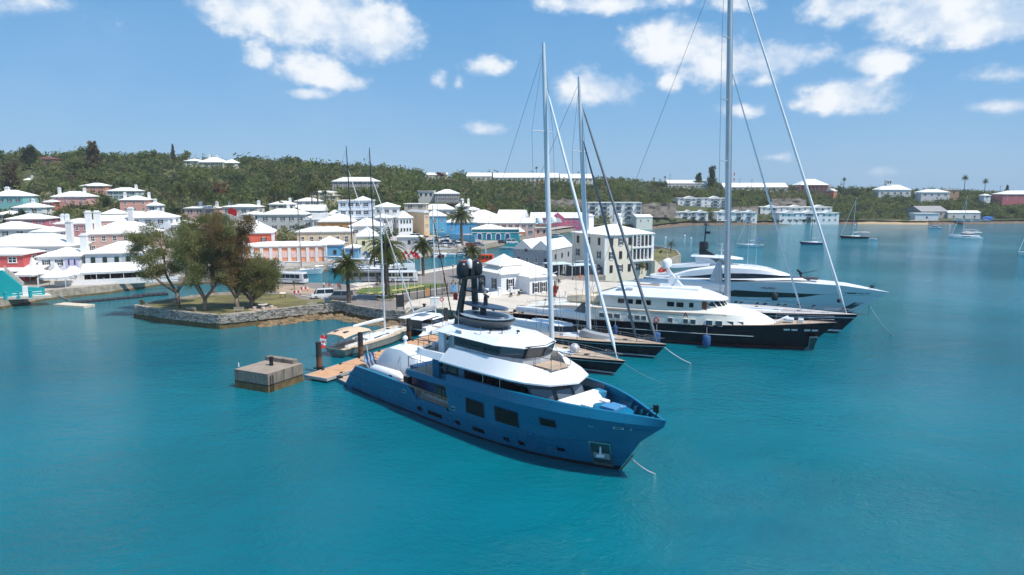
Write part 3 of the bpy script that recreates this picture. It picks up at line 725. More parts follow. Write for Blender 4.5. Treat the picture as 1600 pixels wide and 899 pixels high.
kn2 = [(23, 4.56, 1.86), (25, 4.54, 1.93), (28, 4.46, 2.04), (31, 4.28, 2.16), (34, 3.82, 2.32), (36.5, 3.2, 2.5), (39, 2.25, 2.72), (41, 1.25, 2.92), (42.9, .03, 3.1)]
topl = [(22.4, 4.50, 5.68), (25, 4.5, 5.75), (28, 4.48, 5.84), (31, 4.44, 5.9), (34, 4.2, 5.96), (37, 3.7, 5.96), (40, 2.66, 5.86), (42.8, 1.3, 5.72), (45.35, .04, 5.56)]
mb = MB()
skin(mb, [ke, wl, lerpl(wl, kn, .13), lerpl(wl, kn, .2), kn], [1, 1, 2, 0], 4)
kn1 = [(3.3, 4.35, 1.75), (7, 4.48, 1.72), (11, 4.53, 1.7), (14, 4.55, 1.7), (17.7, 4.57, 1.73)]
aft_top = [(5.0, 4.55, 3.2), (8, 4.62, 3.26), (11, 4.66, 3.26), (13.5, 4.66, 3.22), (16.05, 4.66, 3.16)]
skin(mb, [kn1, lerpl(kn1, aft_top, .06), aft_top], [0, 0], 4, closed=.42)
kmid = [(17.6, 4.57, 1.73), (19, 4.57, 1.75), (20.6, 4.58, 1.77), (22.5, 4.57, 1.84)]
skin(mb, [kmid, [(x, y, 2.12) for x, y, z in kmid]], [0], 3, closed=.3)
skin(mb, [kn2, lerpl(kn2, seam, .05), lerpl(kn2, seam, .5), seam], [0, 0, 0], 4)
# aft edge of the forward side panel, slanting
for sg in (1, -1): mb.add([(23, 4.56 * sg, 1.86), (22.4, 4.62 * sg, 4.72), (22.4, 3.9 * sg, 4.72), (23, 3.9 * sg, 1.86)], [(0, 1, 2, 3)], 0)
mb.box(3.2, 3.6, -4.3, 4.3, -.5, 2.1, 0)
HULL = mb.build("hull", [hull_blue, antifoul, hull_blue], B, True)
mb = MB()      # raised side band of the upper deck, leaning inboard
skin(mb, [seam, topl], [0], 4, closed=.32)
up_lo = [(14.9, 4.3, 4.3), (16, 4.62, 4.28), (18, 4.63, 4.3), (20, 4.64, 4.36), (22.6, 4.64, 4.5)]
up_hi = [(15.3, 4.3, 4.88), (16, 4.58, 4.92), (18, 4.58, 4.95), (20, 4.58, 4.98), (22.6, 4.58, 5.02)]
skin(mb, [up_lo, up_hi], [0], 3, closed=.3)
mb.add([(22.4, s * y, z) for s in (1, -1) for y, z in ((4.64, 4.4), (4.5, 5.68), (4.2, 5.68), (4.3, 4.4))], [(0, 1, 2, 3), (7, 6, 5, 4)], 0)
mb.build("bulwark", hull_blue, B, True)
mb = MB()      # swim platform
mb.prism([(-.7, -3.4), (-.3, -4.0), (3.4, -4.3), (3.4, 4.3), (-.3, 4.0), (-.7, 3.4)], -.15, .5, 0, 1)
mb.build("swim_platform", [hull_blue, teak], B, bevel=.06)
mb = MB(); mb.box(-.78, -.66, -3.2, 3.2, .1, .55); mb.cbox((-.3, -3.7, .62), (.7, .5, .25)); mb.build("platform_fender", antifoul, B)
mb = MB()      # decks
mb.prism([(3.6, -4.2), (22.9, -4.3), (22.9, 4.3), (3.6, 4.2)], 1.9, 2.12, 0); mb.build("aft_deck", teak, B)
mb = MB(); mb.prism([(15.2, -4.25), (22.6, -4.35), (33, -4.1), (35.2, -3.7), (35.2, 3.7), (33, 4.1), (22.6, 4.35), (15.2, 4.25)], 4.38, 4.62, 0); mb.build("upper_deck", [teak], B)
mb = MB()
FD = [(34.8, 4.1, 4.45), (37, 3.7, 4.45), (40, 2.7, 4.45), (42.6, 1.45, 4.45), (44.3, .3, 4.45)]
deckpoly(mb, FD, 4.45, 0); mb.build("foredeck", mat("foredeck_blue", (0, 100, 142), .5, var=.06), B)
# lower house inside the side deck opening
mb = MB(); mb.box(17.5, 23.2, -3.5, 3.5, 2.1, 4.4, 0); mb.box(12.9, 17.5, -2.2, 2.2, 2.1, 4.4, 0); mb.build("deckhouse", mat("house_navy", (4, 58, 100), .35, var=.05), B)
for sg in (-1, 1):
 mb = MB(); mb.box(19.4, 22.2, min(sg * 3.5, sg * 3.54), max(sg * 3.5, sg * 3.54), 2.3, 4.2); w = mb.build("window", glass, B)
 for x in (20.4, 21.4): m2 = MB(); m2.box(x - .03, x + .03, min(sg * 3.53, sg * 3.57), max(sg * 3.53, sg * 3.57), 2.3, 4.2); m2.build("mullion", carbon, w)
 mb = MB(); mb.box(16.0, 23.0, sg * 4.5 - .09, sg * 4.5 + .09, 3.12, 3.2); mb.build("cap_rail", teakw, B)
 for x in (17.2, 18.4, 19.7, 20.9, 22.1): mb = MB(); mb.tube((x, sg * 4.5, 2.1), (x, sg * 4.5, 3.15), .03, n=5); mb.build("rail_stanchion", steel, B)
# grey life-rail screen board seen in the opening
mb = MB(); mb.box(16.9, 22.6, -3.6, -3.56, 2.14, 2.5); mb.build("deck_locker", mat("locker_grey", (176, 168, 160), .6), B)
# hull windows, recess shade painted as a darker band, on the starboard side and port
def hullwin(x0, x1, z0, z1, sg, nm="hull_window", y=None):
 def yy(x, z):
  L = cr(kn2, 4); U = cr(seam, 4)
  def yi(P):
   for a, b in zip(P, P[1:]):
    if x <= b.x: t = (x - a.x) / (b.x - a.x + 1e-9); return a.y + (b.y - a.y) * t, a.z + (b.z - a.z) * t
   return P[-1].y, P[-1].z
  ly, lz = yi(L); uy, uz = yi(U); t = (z - lz) / (uz - lz); return ly + (uy - ly) * t
 return conform(x0, x1, z0, z1, sg, yy, nm, mat("window_reveal_shade", (6, 50, 84), .4), .12)
def conform(x0, x1, z0, z1, sg, yy, nm, mf, fr):
 def grid(a, b, c, d, o):
  mb = MB(); n, k = 6, 3
  for i in range(n):
   for j in range(k):
    q = [(a + (b - a) * (i + u) / n, c + (d - c) * (j + v) / k) for u, v in ((0, 0), (1, 0), (1, 1), (0, 1))]
    P = [(x, sg * (yy(x, z) + o), z) for x, z in q]; mb.poly(P if sg < 0 else P[::-1])
  return mb
 f = grid(x0, x1, z0, z1, .03).build(nm, mf, B); grid(x0 + fr, x1 - fr, z0 + fr * .6, z1 - fr, .05).build("pane", glassb, f); return f
for sg in (-1, 1):
 hullwin(25.6, 28.3, 2.5, 4.1, sg); hullwin(29.7, 32.7, 2.65, 4.2, sg); hullwin(35.0, 36.7, 3.5, 4.3, sg)
def stern_port(x0, x1, z0, z1, sg):
 def y(x, z):
  for a, b, c, d in zip(kn, kn[1:], wl, wl[1:]):
   if x <= b[0]:
    t = (x - a[0]) / (b[0] - a[0]); ky = a[1] + (b[1] - a[1]) * t; kz = a[2] + (b[2] - a[2]) * t; wy = interp([(q[0], q[1]) for q in wl], x); return wy + (ky - wy) * z / kz + .015
 conform(x0, x1, z0, z1, sg, y, "porthole", mat("port_reveal_shade", (4, 60, 100), .4), .06)  # rim strip darker than the hull, recess shade put into its colour
for sg in (-1, 1):
 for a, b in ((17.3, 18.2), (19.2, 21.6), (23.6, 24.4), (26.2, 27.9), (30.2, 31.0), (32.0, 32.8)): stern_port(a, b, .75, 1.25, sg)
 stern_port(36.0, 36.8, 1.1, 1.5, sg)
 for x, z, y in ((15.2, 2.35, 4.62), (23.0 + .7, 2.45, 4.60)):
  mb = MB(); mb.cbox((x, sg * y, z), (.55, .05, .42)); mb.cbox((x, sg * (y + .03), z), (.36, .05, .24), mi=1); mb.build("fairlead", [steel, antifoul], B, bevel=.03)
 # raised spray knuckle amidships
 mb = MB(); pts = [(x, sg * (y + .06), z + .04) for x, y, z in cr(kn, 4) if x < 35]; mb.path(pts, .07, 6); mb.build("rubbing_strake", hull_blue, B, True)
 # bow fairleads and anchor pocket
 def bow(x, z):
  L = cr(kn2, 6); U = cr(seam, 6)
  for i in range(len(L)):
   pass
  t = max(0, (z - 2.8) / 2.3); best = min(range(len(L)), key=lambda i: abs(L[i].x + (U[i].x - L[i].x) * t - x)); return L[best].y + (U[best].y - L[best].y) * t
 for x0, x1, z in ((39.6, 39.95, 4.35), (40.4, 41.25, 4.42), (41.5, 42.3, 4.46), (42.55, 42.9, 4.46)):
  ya, yb = bow(x0, z), bow(x1, z); a = math.atan2(yb - ya, x1 - x0) * sg
  mb = MB(); mb.cbox(((x0 + x1) / 2, sg * ((ya + yb) / 2 + .02), z), (math.hypot(x1 - x0, yb - ya), .07, .22), a); mb.cbox(((x0 + x1) / 2, sg * ((ya + yb) / 2 + .045), z), (math.hypot(x1 - x0, yb - ya) * .6, .06, .1), a, 1); mb.build("bow_fairlead", [steel, antifoul], B, bevel=.02)
 def skinpt(x, z):
  # hull side between waterline and seam near the bow
  tz = z / 3.0
  P = cr(wl, 6); Q = cr(kn, 6); best = min(range(len(P)), key=lambda i: abs(P[i].x + (Q[i].x - P[i].x) * tz - x)); return P[best].y + (Q[best].y - P[best].y) * tz
 ax0, ax1 = 39.15, 40.75
 pk = [(ax0 - .25, sg * (skinpt(ax0 - .25, .35) + .04), .3), (ax1 - .25, sg * (skinpt(ax1 - .25, .35) + .04), .3), (ax1 + .1, sg * (bow(ax1 + .1, 2.9) - .0), 2.75), (ax0, sg * (bow(ax0, 2.8) + .02), 2.75)]
 if sg > 0: pk = [pk[1], pk[0], pk[3], pk[2]]
 f = framed(B, pk, steel, mat("pocket_green", (20, 78, 82), .35, var=.3, scale=2), .04, .12, "anchor_pocket")
 mb = MB(); P = [Vector(p) for p in pk]; lo = [P[0].lerp(P[3], .30), P[1].lerp(P[2], .30)]; hi = [P[0].lerp(P[3], .56), P[1].lerp(P[2], .56)]
 nn = (P[1] - P[0]).cross(P[3] - P[0]).normalized() * .06
 q = [lo[0].lerp(lo[1], .1), lo[0].lerp(lo[1], .9), hi[0].lerp(hi[1], .9), hi[0].lerp(hi[1], .1)]; mb.poly([p + nn for p in q], 0)
 q = [P[0] + nn * .9, P[1] + nn * .9, P[1].lerp(P[2], .13) + nn * .9, P[0].lerp(P[3], .13) + nn * .9]; mb.poly(q, 1)
 mb.build("chafe_plate", [mat("plate_grey", (186, 190, 194), .4, .4), mat("stem_steel", (126, 132, 128), .4, .5, var=.3, scale=3)], f)
 mb = MB(); c = P[0].lerp(P[1], .5).lerp(P[2].lerp(P[3], .5), .66) + nn * 2; mb.tube(c + Vector((0, 0, .4)), c - Vector((0, 0, .45)), .08, .1, 6); mb.cbox(c - Vector((0, 0, .42)), (.7, .16, .22), -.7 * sg); mb.lathe([(.02, -.12), (.16, -.04), (.16, .04), (.02, .12)], tuple(c - Vector((0, 0, .3))), 8); mb.build("anchor", mat("anchor_white", (226, 228, 230), .45), f)
mb = MB(); mb.path([(40.2, 0, -.6), (41.0, 0, .1), (42.2, 0, 1.75)], .10, 6); mb.build("stem_plate", MATS["stem_steel"], B)
# name letters welded on the bow read only as small bright bars: built as fairleads above
# upper deck house: dark glazing with blue end walls and white skirt above
mb = MB(); ring = lambda z, k: [(19.3, -3.35 * k, z), (33.4, -3.3 * k, z), (35.3, -1.9 * k, z), (35.7, 0, z), (35.3, 1.9 * k, z), (33.4, 3.3 * k, z), (19.3, 3.35 * k, z)]
def ringz(z, s): return [(x + (s if x > 30 else 0), y, z) for x, y, _ in ring(z, 1)]
mb.loft([ringz(4.6, .0), ringz(5.05, .0)], mi=0); mb.build("house_base", blue_deep, B)
mb = MB(); mb.loft([ringz(5.05, .02), ringz(6.85, -.85)], mi=0); gl = mb.build("saloon_glazing", glass, B)
for x in (21.2, 22.7, 24.3, 27.0, 29.6, 32.2):
 mb = MB();
 for sg in (1, -1): mb.box(x - .05, x + .05, sg * 3.33 - .05, sg * 3.33 + .05, 5.05, 6.7)
 mb.build("mullion", carbon, gl)
fp0 = ringz(5.08, .04); fp1 = ringz(6.3, -.6)
for i in range(1, 5):
 a, b, c, d = [Vector(p) for p in (fp0[i], fp0[i + 1], fp1[i + 1], fp1[i])]
 q = [a.lerp(b, .05), a.lerp(b, .95), d.lerp(c, .95), d.lerp(c, .05)]; framed(B, q, carbon, glass2, .03, .07, "front_window")
for sg in (1, -1):
 mb = MB(); mb.box(19.0, 20.1, sg * 3.45 - .14, sg * 3.45 + .14, 4.6, 6.75); mb.build("end_wall", blue_deep, B)
 mb = MB(); mb.box(23.2, 24.0, sg * 3.4 - .05, sg * 3.4 + .05, 5.0, 6.7); mb.build("side_panel", mat("panel_blue_grey", (88, 128, 154), .4), B)
 for x in (27.6, 30.0): mb = MB(); mb.tube((x, sg * 4.1, 5.6), (x, sg * 4.1, 6.8), .05, n=6); mb.build("post", steel, B)
# white skirt (bridge deck bulwark)
mb = MB()
sk_lo = [(21.0, 4.3, 6.8), (24, 4.36, 6.82), (28, 4.36, 6.86), (31.4, 4.22, 6.9), (33.0, 3.9, 6.9), (35.0, 2.6, 6.82), (36.05, 0, 6.78)]
sk_hi = [(21.8, 3.5, 8.15), (24.3, 3.5, 8.2), (28, 3.45, 8.25), (30.4, 3.2, 8.2), (31.7, 2.55, 8.1), (33.3, 1.5, 7.6), (33.7, 0, 7.5)]
skin(mb, [[(x, y, z - .14) for x, y, z in sk_lo], sk_lo, sk_hi], [0, 0], 1, closed=.12)
deckpoly(mb, sk_lo, 6.72, 0, .1)
mb.build("bridge_deck_skirt", yw, B, True)
mb = MB(); lo = [(16.6, 3.8, 6.8), (17.4, 4.24, 6.78), (19, 4.28, 6.78), (21.2, 4.32, 6.8)]; hi = [(16.4, 3.6, 7.3), (17.4, 3.95, 7.36), (19, 4.0, 7.4), (21.4, 4.02, 7.5)]
skin(mb, [lo, hi], [0], 3, closed=.3); mb.prism([(16.1, -3.7), (17, -4.1), (21.4, -4.15), (21.4, 4.15), (17, 4.1), (16.1, 3.7)], 6.76, 6.86, 0)
mb.build("bridge_deck_overhang", yw, B, True)
mb = MB(); mb.prism([(16.4, -3.6), (22, -3.7), (30, -3.3), (33.3, -1.5), (33.3, 1.5), (30, 3.3), (22, 3.7), (16.6, 3.6)], 6.88, 7.0, 0); mb.build("bridge_deck", teak, B)
UP0 = len(bpy.data.objects)
SEEN = set(o.name for o in bpy.data.objects)
mb = MB(); mb.prism([(31.6, -1.35), (33.9, -1.25), (33.9, 1.25), (31.6, 1.35)], 7.28, 7.42, 0); mb.build("balcony_floor", teak, B)
rail(B, [(32.0, -1.5, 7.4), (33.85, -1.3, 7.4), (33.85, 1.3, 7.4), (32.0, 1.5, 7.4)], .95, .03, None, 0, 1.3)
for sg in (1, -1): rail(B, [(22.4, sg * 3.35, 7.85), (28, sg * 3.38, 7.85), (30.6, sg * 2.95, 7.75), (31.9, sg * 1.6, 7.55)], .42, .022, None, 0, 1.9)
rail(B, [(16.4, -3.5, 7.0), (19.8, -3.75, 7.05)], .95, .03, None, 1, 1.2); rail(B, [(16.4, 3.5, 7.0), (19.8, 3.75, 7.05)], .95, .03, None, 1, 1.2); rail(B, [(16.3, -3.4, 7.0), (16.3, 3.4, 7.0)], .95, .03, None, 1, 1.4)
rail(B, [(15.6, -4.2, 4.62), (22.0, -4.3, 4.62)], 1.15, .03, None, 0, 1.7); rail(B, [(15.6, 4.2, 4.62), (22.0, 4.3, 4.62)], 1.15, .03, None, 0, 1.7); rail(B, [(15.35, -4.1, 4.62), (15.35, 4.1, 4.62)], 1.15, .03, None, 0, 1.7)
# pilot house
pr = lambda z, f, w: [(21.9, -2.95 * w, z), (28.4 + f * .4, -2.9 * w, z), (30.9 + f, -1.9 * w, z), (31.5 + f, 0, z), (30.9 + f, 1.9 * w, z), (28.4 + f * .4, 2.9 * w, z), (21.9, 2.95 * w, z)]
mb = MB(); mb.loft([pr(6.75, -.3, 1), pr(7.95, -.05, 1)]); mb.build("pilothouse_base", yw, B)
mb = MB(); mb.loft([pr(7.95, -.05, 1), pr(9.15, .45, 1.0)]); pg = mb.build("pilothouse_glazing", glass, B)
for i, nm in ((1, 0), (2, 1), (3, 1), (4, 0)):
 a, b, c, d = [Vector(p) for p in (pr(7.98, 0, 1.01)[i], pr(7.98, 0, 1.01)[i + 1], pr(9.05, .46, 1.01)[i + 1], pr(9.05, .46, 1.01)[i])]
 framed(B, [a.lerp(b, .04), a.lerp(b, .96), d.lerp(c, .96), d.lerp(c, .04)], charc, glass2, .03, .10, "bridge_window")
for sg in (1, -1):
 mb = MB()
 for x in (24.3, 26.4): mb.box(x - .06, x + .06, sg * 2.94 - .04, sg * 2.94 + .04, 7.95, 9.1)
 mb.build("mullion", charc, pg)
 mb = MB(); mb.box(19.3, 20.2, sg * 2.85 - .12, sg * 2.75 + .12, 6.75, 8.95); mb.build("roof_support", yw, B)
 mb = MB(); mb.cbox((20.9, sg * 2.7, 7.9), (.6, .08, 2.5), 0, ry=.45); mb.build("stair_screen", mat("screen_grey", (150, 160, 168), .3, .3), B)
 mb = MB(); mb.box(21.3, 21.9, sg * 2.75 - .1, sg * 2.75 + .1, 6.75, 9.0); mb.build("door_post", mat("post_grey", (176, 182, 188), .4), B)
mb = MB(); mb.box(18.6, 19.6, -2.4, 2.4, 6.75, 7.55); mb.box(17.0, 17.6, -2.2, 2.2, 6.75, 7.25); mb.build("sofa", cushion, B, bevel=.08)
# hard roof with sloped edges
mb = MB()
def roofring(z, k, dx): return [(18.3 + dx, -2.3 * k, z), (19.2 + dx * .5, -3.25 * k, z), (28.3, -3.35 * k, z), (31.2 - dx * .6, -2.25 * k, z), (32.1 - dx, 0, z), (31.2 - dx * .6, 2.25 * k, z), (28.3, 3.35 * k, z), (19.2 + dx * .5, 3.25 * k, z), (18.3 + dx, 2.3 * k, z)]
mb.loft([roofring(8.95, .96, .15), roofring(9.05, 1.0, 0), roofring(9.62, .74, 1.7), roofring(9.82, .5, 3.4)])
mb.build("roof", yw, B)
for x, y, h in ((27.6, -1.6, .5), (28.7, -.6, .35), (26.3, -2.0, .3)): mb = MB(); mb.tube((x, y, 9.55), (x, y, 9.7 + h), .06, .04, 6); mb.cbox((x + .1, y, 9.75 + h), (.3, .16, .18)); mb.build("searchlight", carbon, B)
mb = MB(); mb.lathe([(.32, 0), (.32, .12), (.1, .18)], (24.8, -2.3, 9.5), 10); mb.build("roof_fitting", white_p, B)
mb = MB(); mb.cbox((22.6, -2.7, 9.5), (.9, .5, .2)); mb.build("roof_fitting", white_p, B)
mb = MB(); mb.cbox((29.2, 1.0, 9.72), (.5, .4, .12)); mb.build("roof_hatch", carbon, B)
for x, y, h in ((19.3, -2.35, 3.2), (22.3, -2.7, 2.3), (25.5, -2.55, .9), (19.6, 2.4, 3.0)): mb = MB(); mb.tube((x, y, 9.2), (x, y, 9.4 + h), .035, .02, 5); mb.build("whip_aerial", steel, B)
# (upper deck levels were set out from the bridge deck, which stands 0.35 m higher)
for o in list(bpy.data.objects):
 if o.name not in SEEN and o.parent == B: o.location.z += .38
# crow's nest drum, mast, plates, radomes
mb = MB(); E = lambda c, a, b, z, n=20: [(c + a * math.cos(2 * PI * i / n), b * math.sin(2 * PI * i / n), z) for i in range(n)]
mb.loft([E(22.8, 2.9, 1.35, 9.85), E(23.0, 3.7, 1.9, 10.5), E(23.1, 4.2, 2.25, 11.1), E(23.1, 4.0, 2.1, 11.1), E(23.0, 3.3, 1.6, 10.6)]); mb.build("sundeck_drum", charc, B, True)
mb = MB(); mb.loft([E(23.5, 3.5, 2.0, 11.2), E(23.5, 3.55, 2.05, 11.3)]); mb.loft([E(24.2, 2.3, 1.4, 11.3), E(24.2, 2.2, 1.3, 11.45)], mi=1); mb.build("drum_rim", [mat("rim_grey", (150, 166, 176), .4), slate], B, True)
for sg in (1, -1):
 mb = MB(); mb.loft([[(20.4 + x, y + sg * 1.25, 10.0) for x, y in ((-.42, -.2), (.38, -.2), (.38, .2), (-.42, .2))], [(20.9 + x, y + sg * .6, 15.0) for x, y in ((-.3, -.16), (.25, -.16), (.25, .16), (-.3, .16))]]); mb.build("mast_leg", blackp, B)
mb = MB(); mb.tube((23.3, 0, 10.4), (22.9, 0, 12.2), .42, .3, 10); mb.build("mast_post", blackp, B)
mb = MB(); mb.loft([E(23.3, 3.3, .95, 12.12), E(23.3, 3.4, 1.0, 12.2), E(23.3, 3.3, .95, 12.3)]); mb.build("mast_plate", slate, B, True)
mb = MB(); mb.loft([E(21.9, 1.7, .8, 13.55), E(21.9, 1.75, .85, 13.65), E(21.9, 1.7, .8, 13.72)]); mb.build("mast_plate", blackp, B, True)
mb = MB(); mb.box(20.4, 21.7, -1.35, 1.35, 14.85, 15.1); mb.box(20.8, 21.4, -.25, .25, 15.1, 15.9)
for sg in (1, -1): mb.tube((20.9, sg * 1.3, 15.0), (20.9, sg * 1.3, 14.2), .11, .08, 8)
mb.build("spreader", blackp, B, bevel=.04)
for sg in (1, -1):
 mb = MB(); mb.lathe([(.28, 0), (.56, .08), (.63, .3), (.63, .95), (.58, 1.2), (.42, 1.42), (.19, 1.55), (.01, 1.58)], (20.9, sg * .95, 15.1), 20); mb.build("radome", blackp, B, True)
mb = MB(); mb.lathe([(.24, 0), (.28, .1), (.28, .8), (.16, .95), (.01, 1.0)], (20.9, 0, 15.85), 12); mb.build("satellite_dome", white_p, B, True)
for x, z, l in ((23.7, 13.2, 1.9), (22.9, 14.5, 1.5)):
 mb = MB(); mb.tube((x - .3, 0, z - 1.0 if z < 14 else z - .9), (x - .3, 0, z), .24, .2, 8); mb.cbox((x - .2, 0, z + .08), (l, .22, .16), -.5); mb.build("radar_scanner", blackp, B)
mb = MB(); mb.tube((20.0, 0, 15.9), (20.0, 0, 18.4), .04, .02, 5); mb.box(19.9, 20.1, -.15, .15, 16.9, 17.0); mb.build("masthead_pole", steel, B)
mb = MB(); mb.cbox((20.0, -1.2, 12.9), (.5, .08, .7), .3); mb.build("ensign", redm, B)
# foredeck furniture
mb = MB(); mb.loft([[(35.8, -2.6, 4.9), (37.2, -2.3, 4.9), (37.2, 2.3, 4.9), (35.8, 2.6, 4.9)], [(35.9, -2.5, 5.45), (36.7, -2.2, 5.45), (36.7, 2.2, 5.45), (35.9, 2.5, 5.45)]]); mb.box(36.9, 37.9, -2.3, -1.6, 4.5, 5.1); mb.box(36.9, 37.9, 1.6, 2.3, 4.5, 5.1); mb.box(35.7, 36.4, -2.5, 2.5, 5.3, 5.62); mb.build("bow_sofa", mat("sofa_white", (232, 228, 226), .7, var=.04), B, bevel=.1)
mb = MB(); mb.box(37.2, 38.2, -.8, .8, 4.5, 5.15); mb.box(37.1, 38.3, -.9, .9, 5.15, 5.22, 1); mb.build("bow_table", [teakw, white_p], B)
mb = MB(); mb.lathe([(1.9, 0), (2.0, .3), (2.0, 1.0), (1.85, 1.05)], (40.0, .0, 4.3), 20, 0, 1.0, .62); mb.build("breakwater", blue_deep, B, True)
mb = MB(); mb.box(39.2, 40.8, -.9, .2, 5.3, 5.62); mb.box(39.3, 40.8, .25, .85, 5.3, 5.56); mb.build("sun_pad", mat("sunpad_blue", (70, 138, 184), .8, var=.06), B, bevel=.08)
mb = MB()
for i in range(4): mb.box(41.6 + i * .25, 41.85 + i * .25, -.3, .5, 4.4, 5.0 - i * .16)
mb.build("step", teak, B)
for sg in (1, -1):
 for x in (40.4, 41.3, 42.2, 43.1, 43.9):
  yb = interp([(p[0], p[1]) for p in topl], x) - .3; mb = MB(); mb.cbox((x, sg * (yb - .12), 4.95), (.1, .5, 1.0)); mb.build("bulwark_frame", hull_blue, B)
mb = MB(); mb.tube((44.2, 0, 4.4), (44.5, 0, 6.7), .06, .05, 6); mb.cbox((44.35, 0, 6.3), (.5, .12, .6)); mb.path([(43.2, -.5, 5.6), (43.9, -.3, 6.2), (44.4, 0, 6.5)], .04, 5); mb.build("bow_light_post", carbon, B)
mb = MB()
for x, y in ((41.2, -1.25), (42.6, .9)): mb.tube((x, y, 4.45), (x, y, 4.95), .14, n=8); mb.lathe([(.2, 0), (.2, .08)], (x, y, 4.95), 8)
mb.build("mooring_bitt", white_p, B)
mb = MB(); mb.path([(41.0, -.6, 5.2), (41.35, -.75, 5.9), (41.5, -.8, 6.0)], .05, 5); mb.path([(38.3, -2.0, 4.6), (38.6, -2.1, 5.4)], .05, 5); mb.build("grab_rail", white_p, B)
mb = MB(); pass
for c, d, a in (((38.1, -2.75, 4.9), (1.1, .7, .9), .25), ((36.0, 3.0, 4.95), (1.2, .9, 1.0), -.2), ((35.9, -3.0, 5.0), (1.2, .8, 1.0), .15)): mb = MB(); mb.cbox(c, d, a); mb.build("deck_box", mat("box_blue", (60, 140, 180), .5), B, bevel=.06)
# white-wrapped tender, rolled cover and stern fittings lie on the aft deck
T = thing("covered_boat", "boat shrink wrapped in white sheeting on the aft deck of the blue yacht", "covered boat", (0, 0, 0)); T.parent = None
Bm = Matrix.Translation((-18.8, 85.8, 0)) @ Matrix.Rotation(R(-46.5), 4, 'Z')
def on_b(o): o.location = Bm @ Vector(o.location); o.rotation_euler = (0, 0, R(-46.5)); return o
on_b(T)
mb = MB(); rg = []
for x, w, z in ((2.9, 1.2, 2.7), (3.6, 1.75, 3.4), (4.8, 2.0, 4.7), (6.0, 2.1, 5.15), (8.4, 2.05, 5.25), (10.6, 1.85, 4.7), (12.6, 1.5, 3.9), (13.6, .9, 3.0)):
 rg.append([(x, 1.2 - w * 1.02, 2.12), (x, 1.2 - w * 1.08, 2.9), (x, 1.2 - w * .72, z - .25), (x, 1.2, z), (x, 1.2 + w * .72, z - .25), (x, 1.2 + w * 1.08, 2.9), (x, 1.2 + w * 1.02, 2.12)])
mb.loft(rg); mb.build("cover", tarpm, T, True)
mb = MB(); mb.tube((6.6, 1.6, 5.1), (6.6, 1.6, 5.8), .22, .16, 8); mb.lathe([(.3, 0), (.34, .2), (.2, .42), (.02, .5)], (6.6, 1.6, 5.75), 10); mb.build("cap", white_p, T, True)
mb = MB()
for p, q in (((8.2, -1.08, 2.5), (8.6, -.6, 4.3)), ((8.2, 3.5, 2.5), (8.6, 3.0, 4.3)), ((9.3, -1.05, 2.4), (8.6, -.6, 4.3))): mb.tube(p, q, .03, n=4)
mb.build("strap", ropeg, T)
J = thing("inflatable_tender", "white inflatable boat lashed at the blue yacht's starboard stern quarter", "dinghy", (0, 0, 0)); on_b(J)
mb = MB(); mb.path([(6.6, -3.3, 2.9), (7.2, -3.2, 3.0), (10.6, -3.1, 3.0), (11.6, -3.0, 2.95), (12.4, -2.9, 2.8)], [.3, .58, .58, .45, .12], 12); mb.path([(7.0, -2.3, 2.8), (10.6, -2.2, 2.85), (12.2, -2.6, 2.8)], [.4, .4, .15], 10); mb.build("tube", white_p, J, True)
mb = MB(); mb.lathe([(.5, -.12), (.6, 0), (.5, .12)], (10.9, -3.1, 3.0), 12); mb.cbox((13.6, -3.0, 2.9), (.8, .6, 1.0)); mb.build("engine", carbon, J)
F1 = thing("ensign_flag", "blue and white striped ensign on a staff at the blue yacht's stern", "flag", Bm @ Vector((4.0, -1.8, 2.1)), R(-20))
mb = MB(); mb.tube((0, 0, 0), (-.5, 0, 3.0), .04, .03, 6); mb.build("pole", white_p, F1)
fl = flag_mesh(1.9, 1.5, [0, 1, 0, 1, 0, 1], "cloth", F1, [mat("flag_blue", (70, 120, 180), .8), mat("flag_white", (230, 234, 238), .8)]); fl.location = (-.35, 0, 2.0); fl.rotation_euler = (0, R(65), R(0))
G = thing("gangway", "grey gangway with thin rails from the blue yacht's stern to the pontoon", "gangway", (0, 0, 0)); on_b(G)
mb = MB(); mb.box(-3.6, 3.4, 1.2, 2.2, 1.25, 1.4); mb.build("walkway", mat("gangway_grey", (170, 172, 174), .5, .3), G)
rail(G, [(-3.5, 1.2, 1.4), (3.3, 1.2, 1.4)], 1.0, .025, None, 1, 1.2); rail(G, [(-3.5, 2.2, 1.4), (3.3, 2.2, 1.4)], 1.0, .025, None, 1, 1.2)
def line(name, a, b, r, m, label, sag=.3, cat="rope", group=None):
 a, b = Vector(a), Vector(b); mb = MB(); mb.path([a.lerp(b, t) - Vector((0, 0, sag * 4 * t * (1 - t))) for t in [i / 8 for i in range(9)]], r, 5); return tag(mb.build(name, m), label, cat, group)
bw = Bm @ Vector((42.0, -.1, 1.5))
line("anchor_chain", bw, at(1027, 742, -.1), .055, mat("chain_grey", (170, 176, 180), .5, .4), "anchor chain running from the blue yacht's bow into the water", .2, "chain")
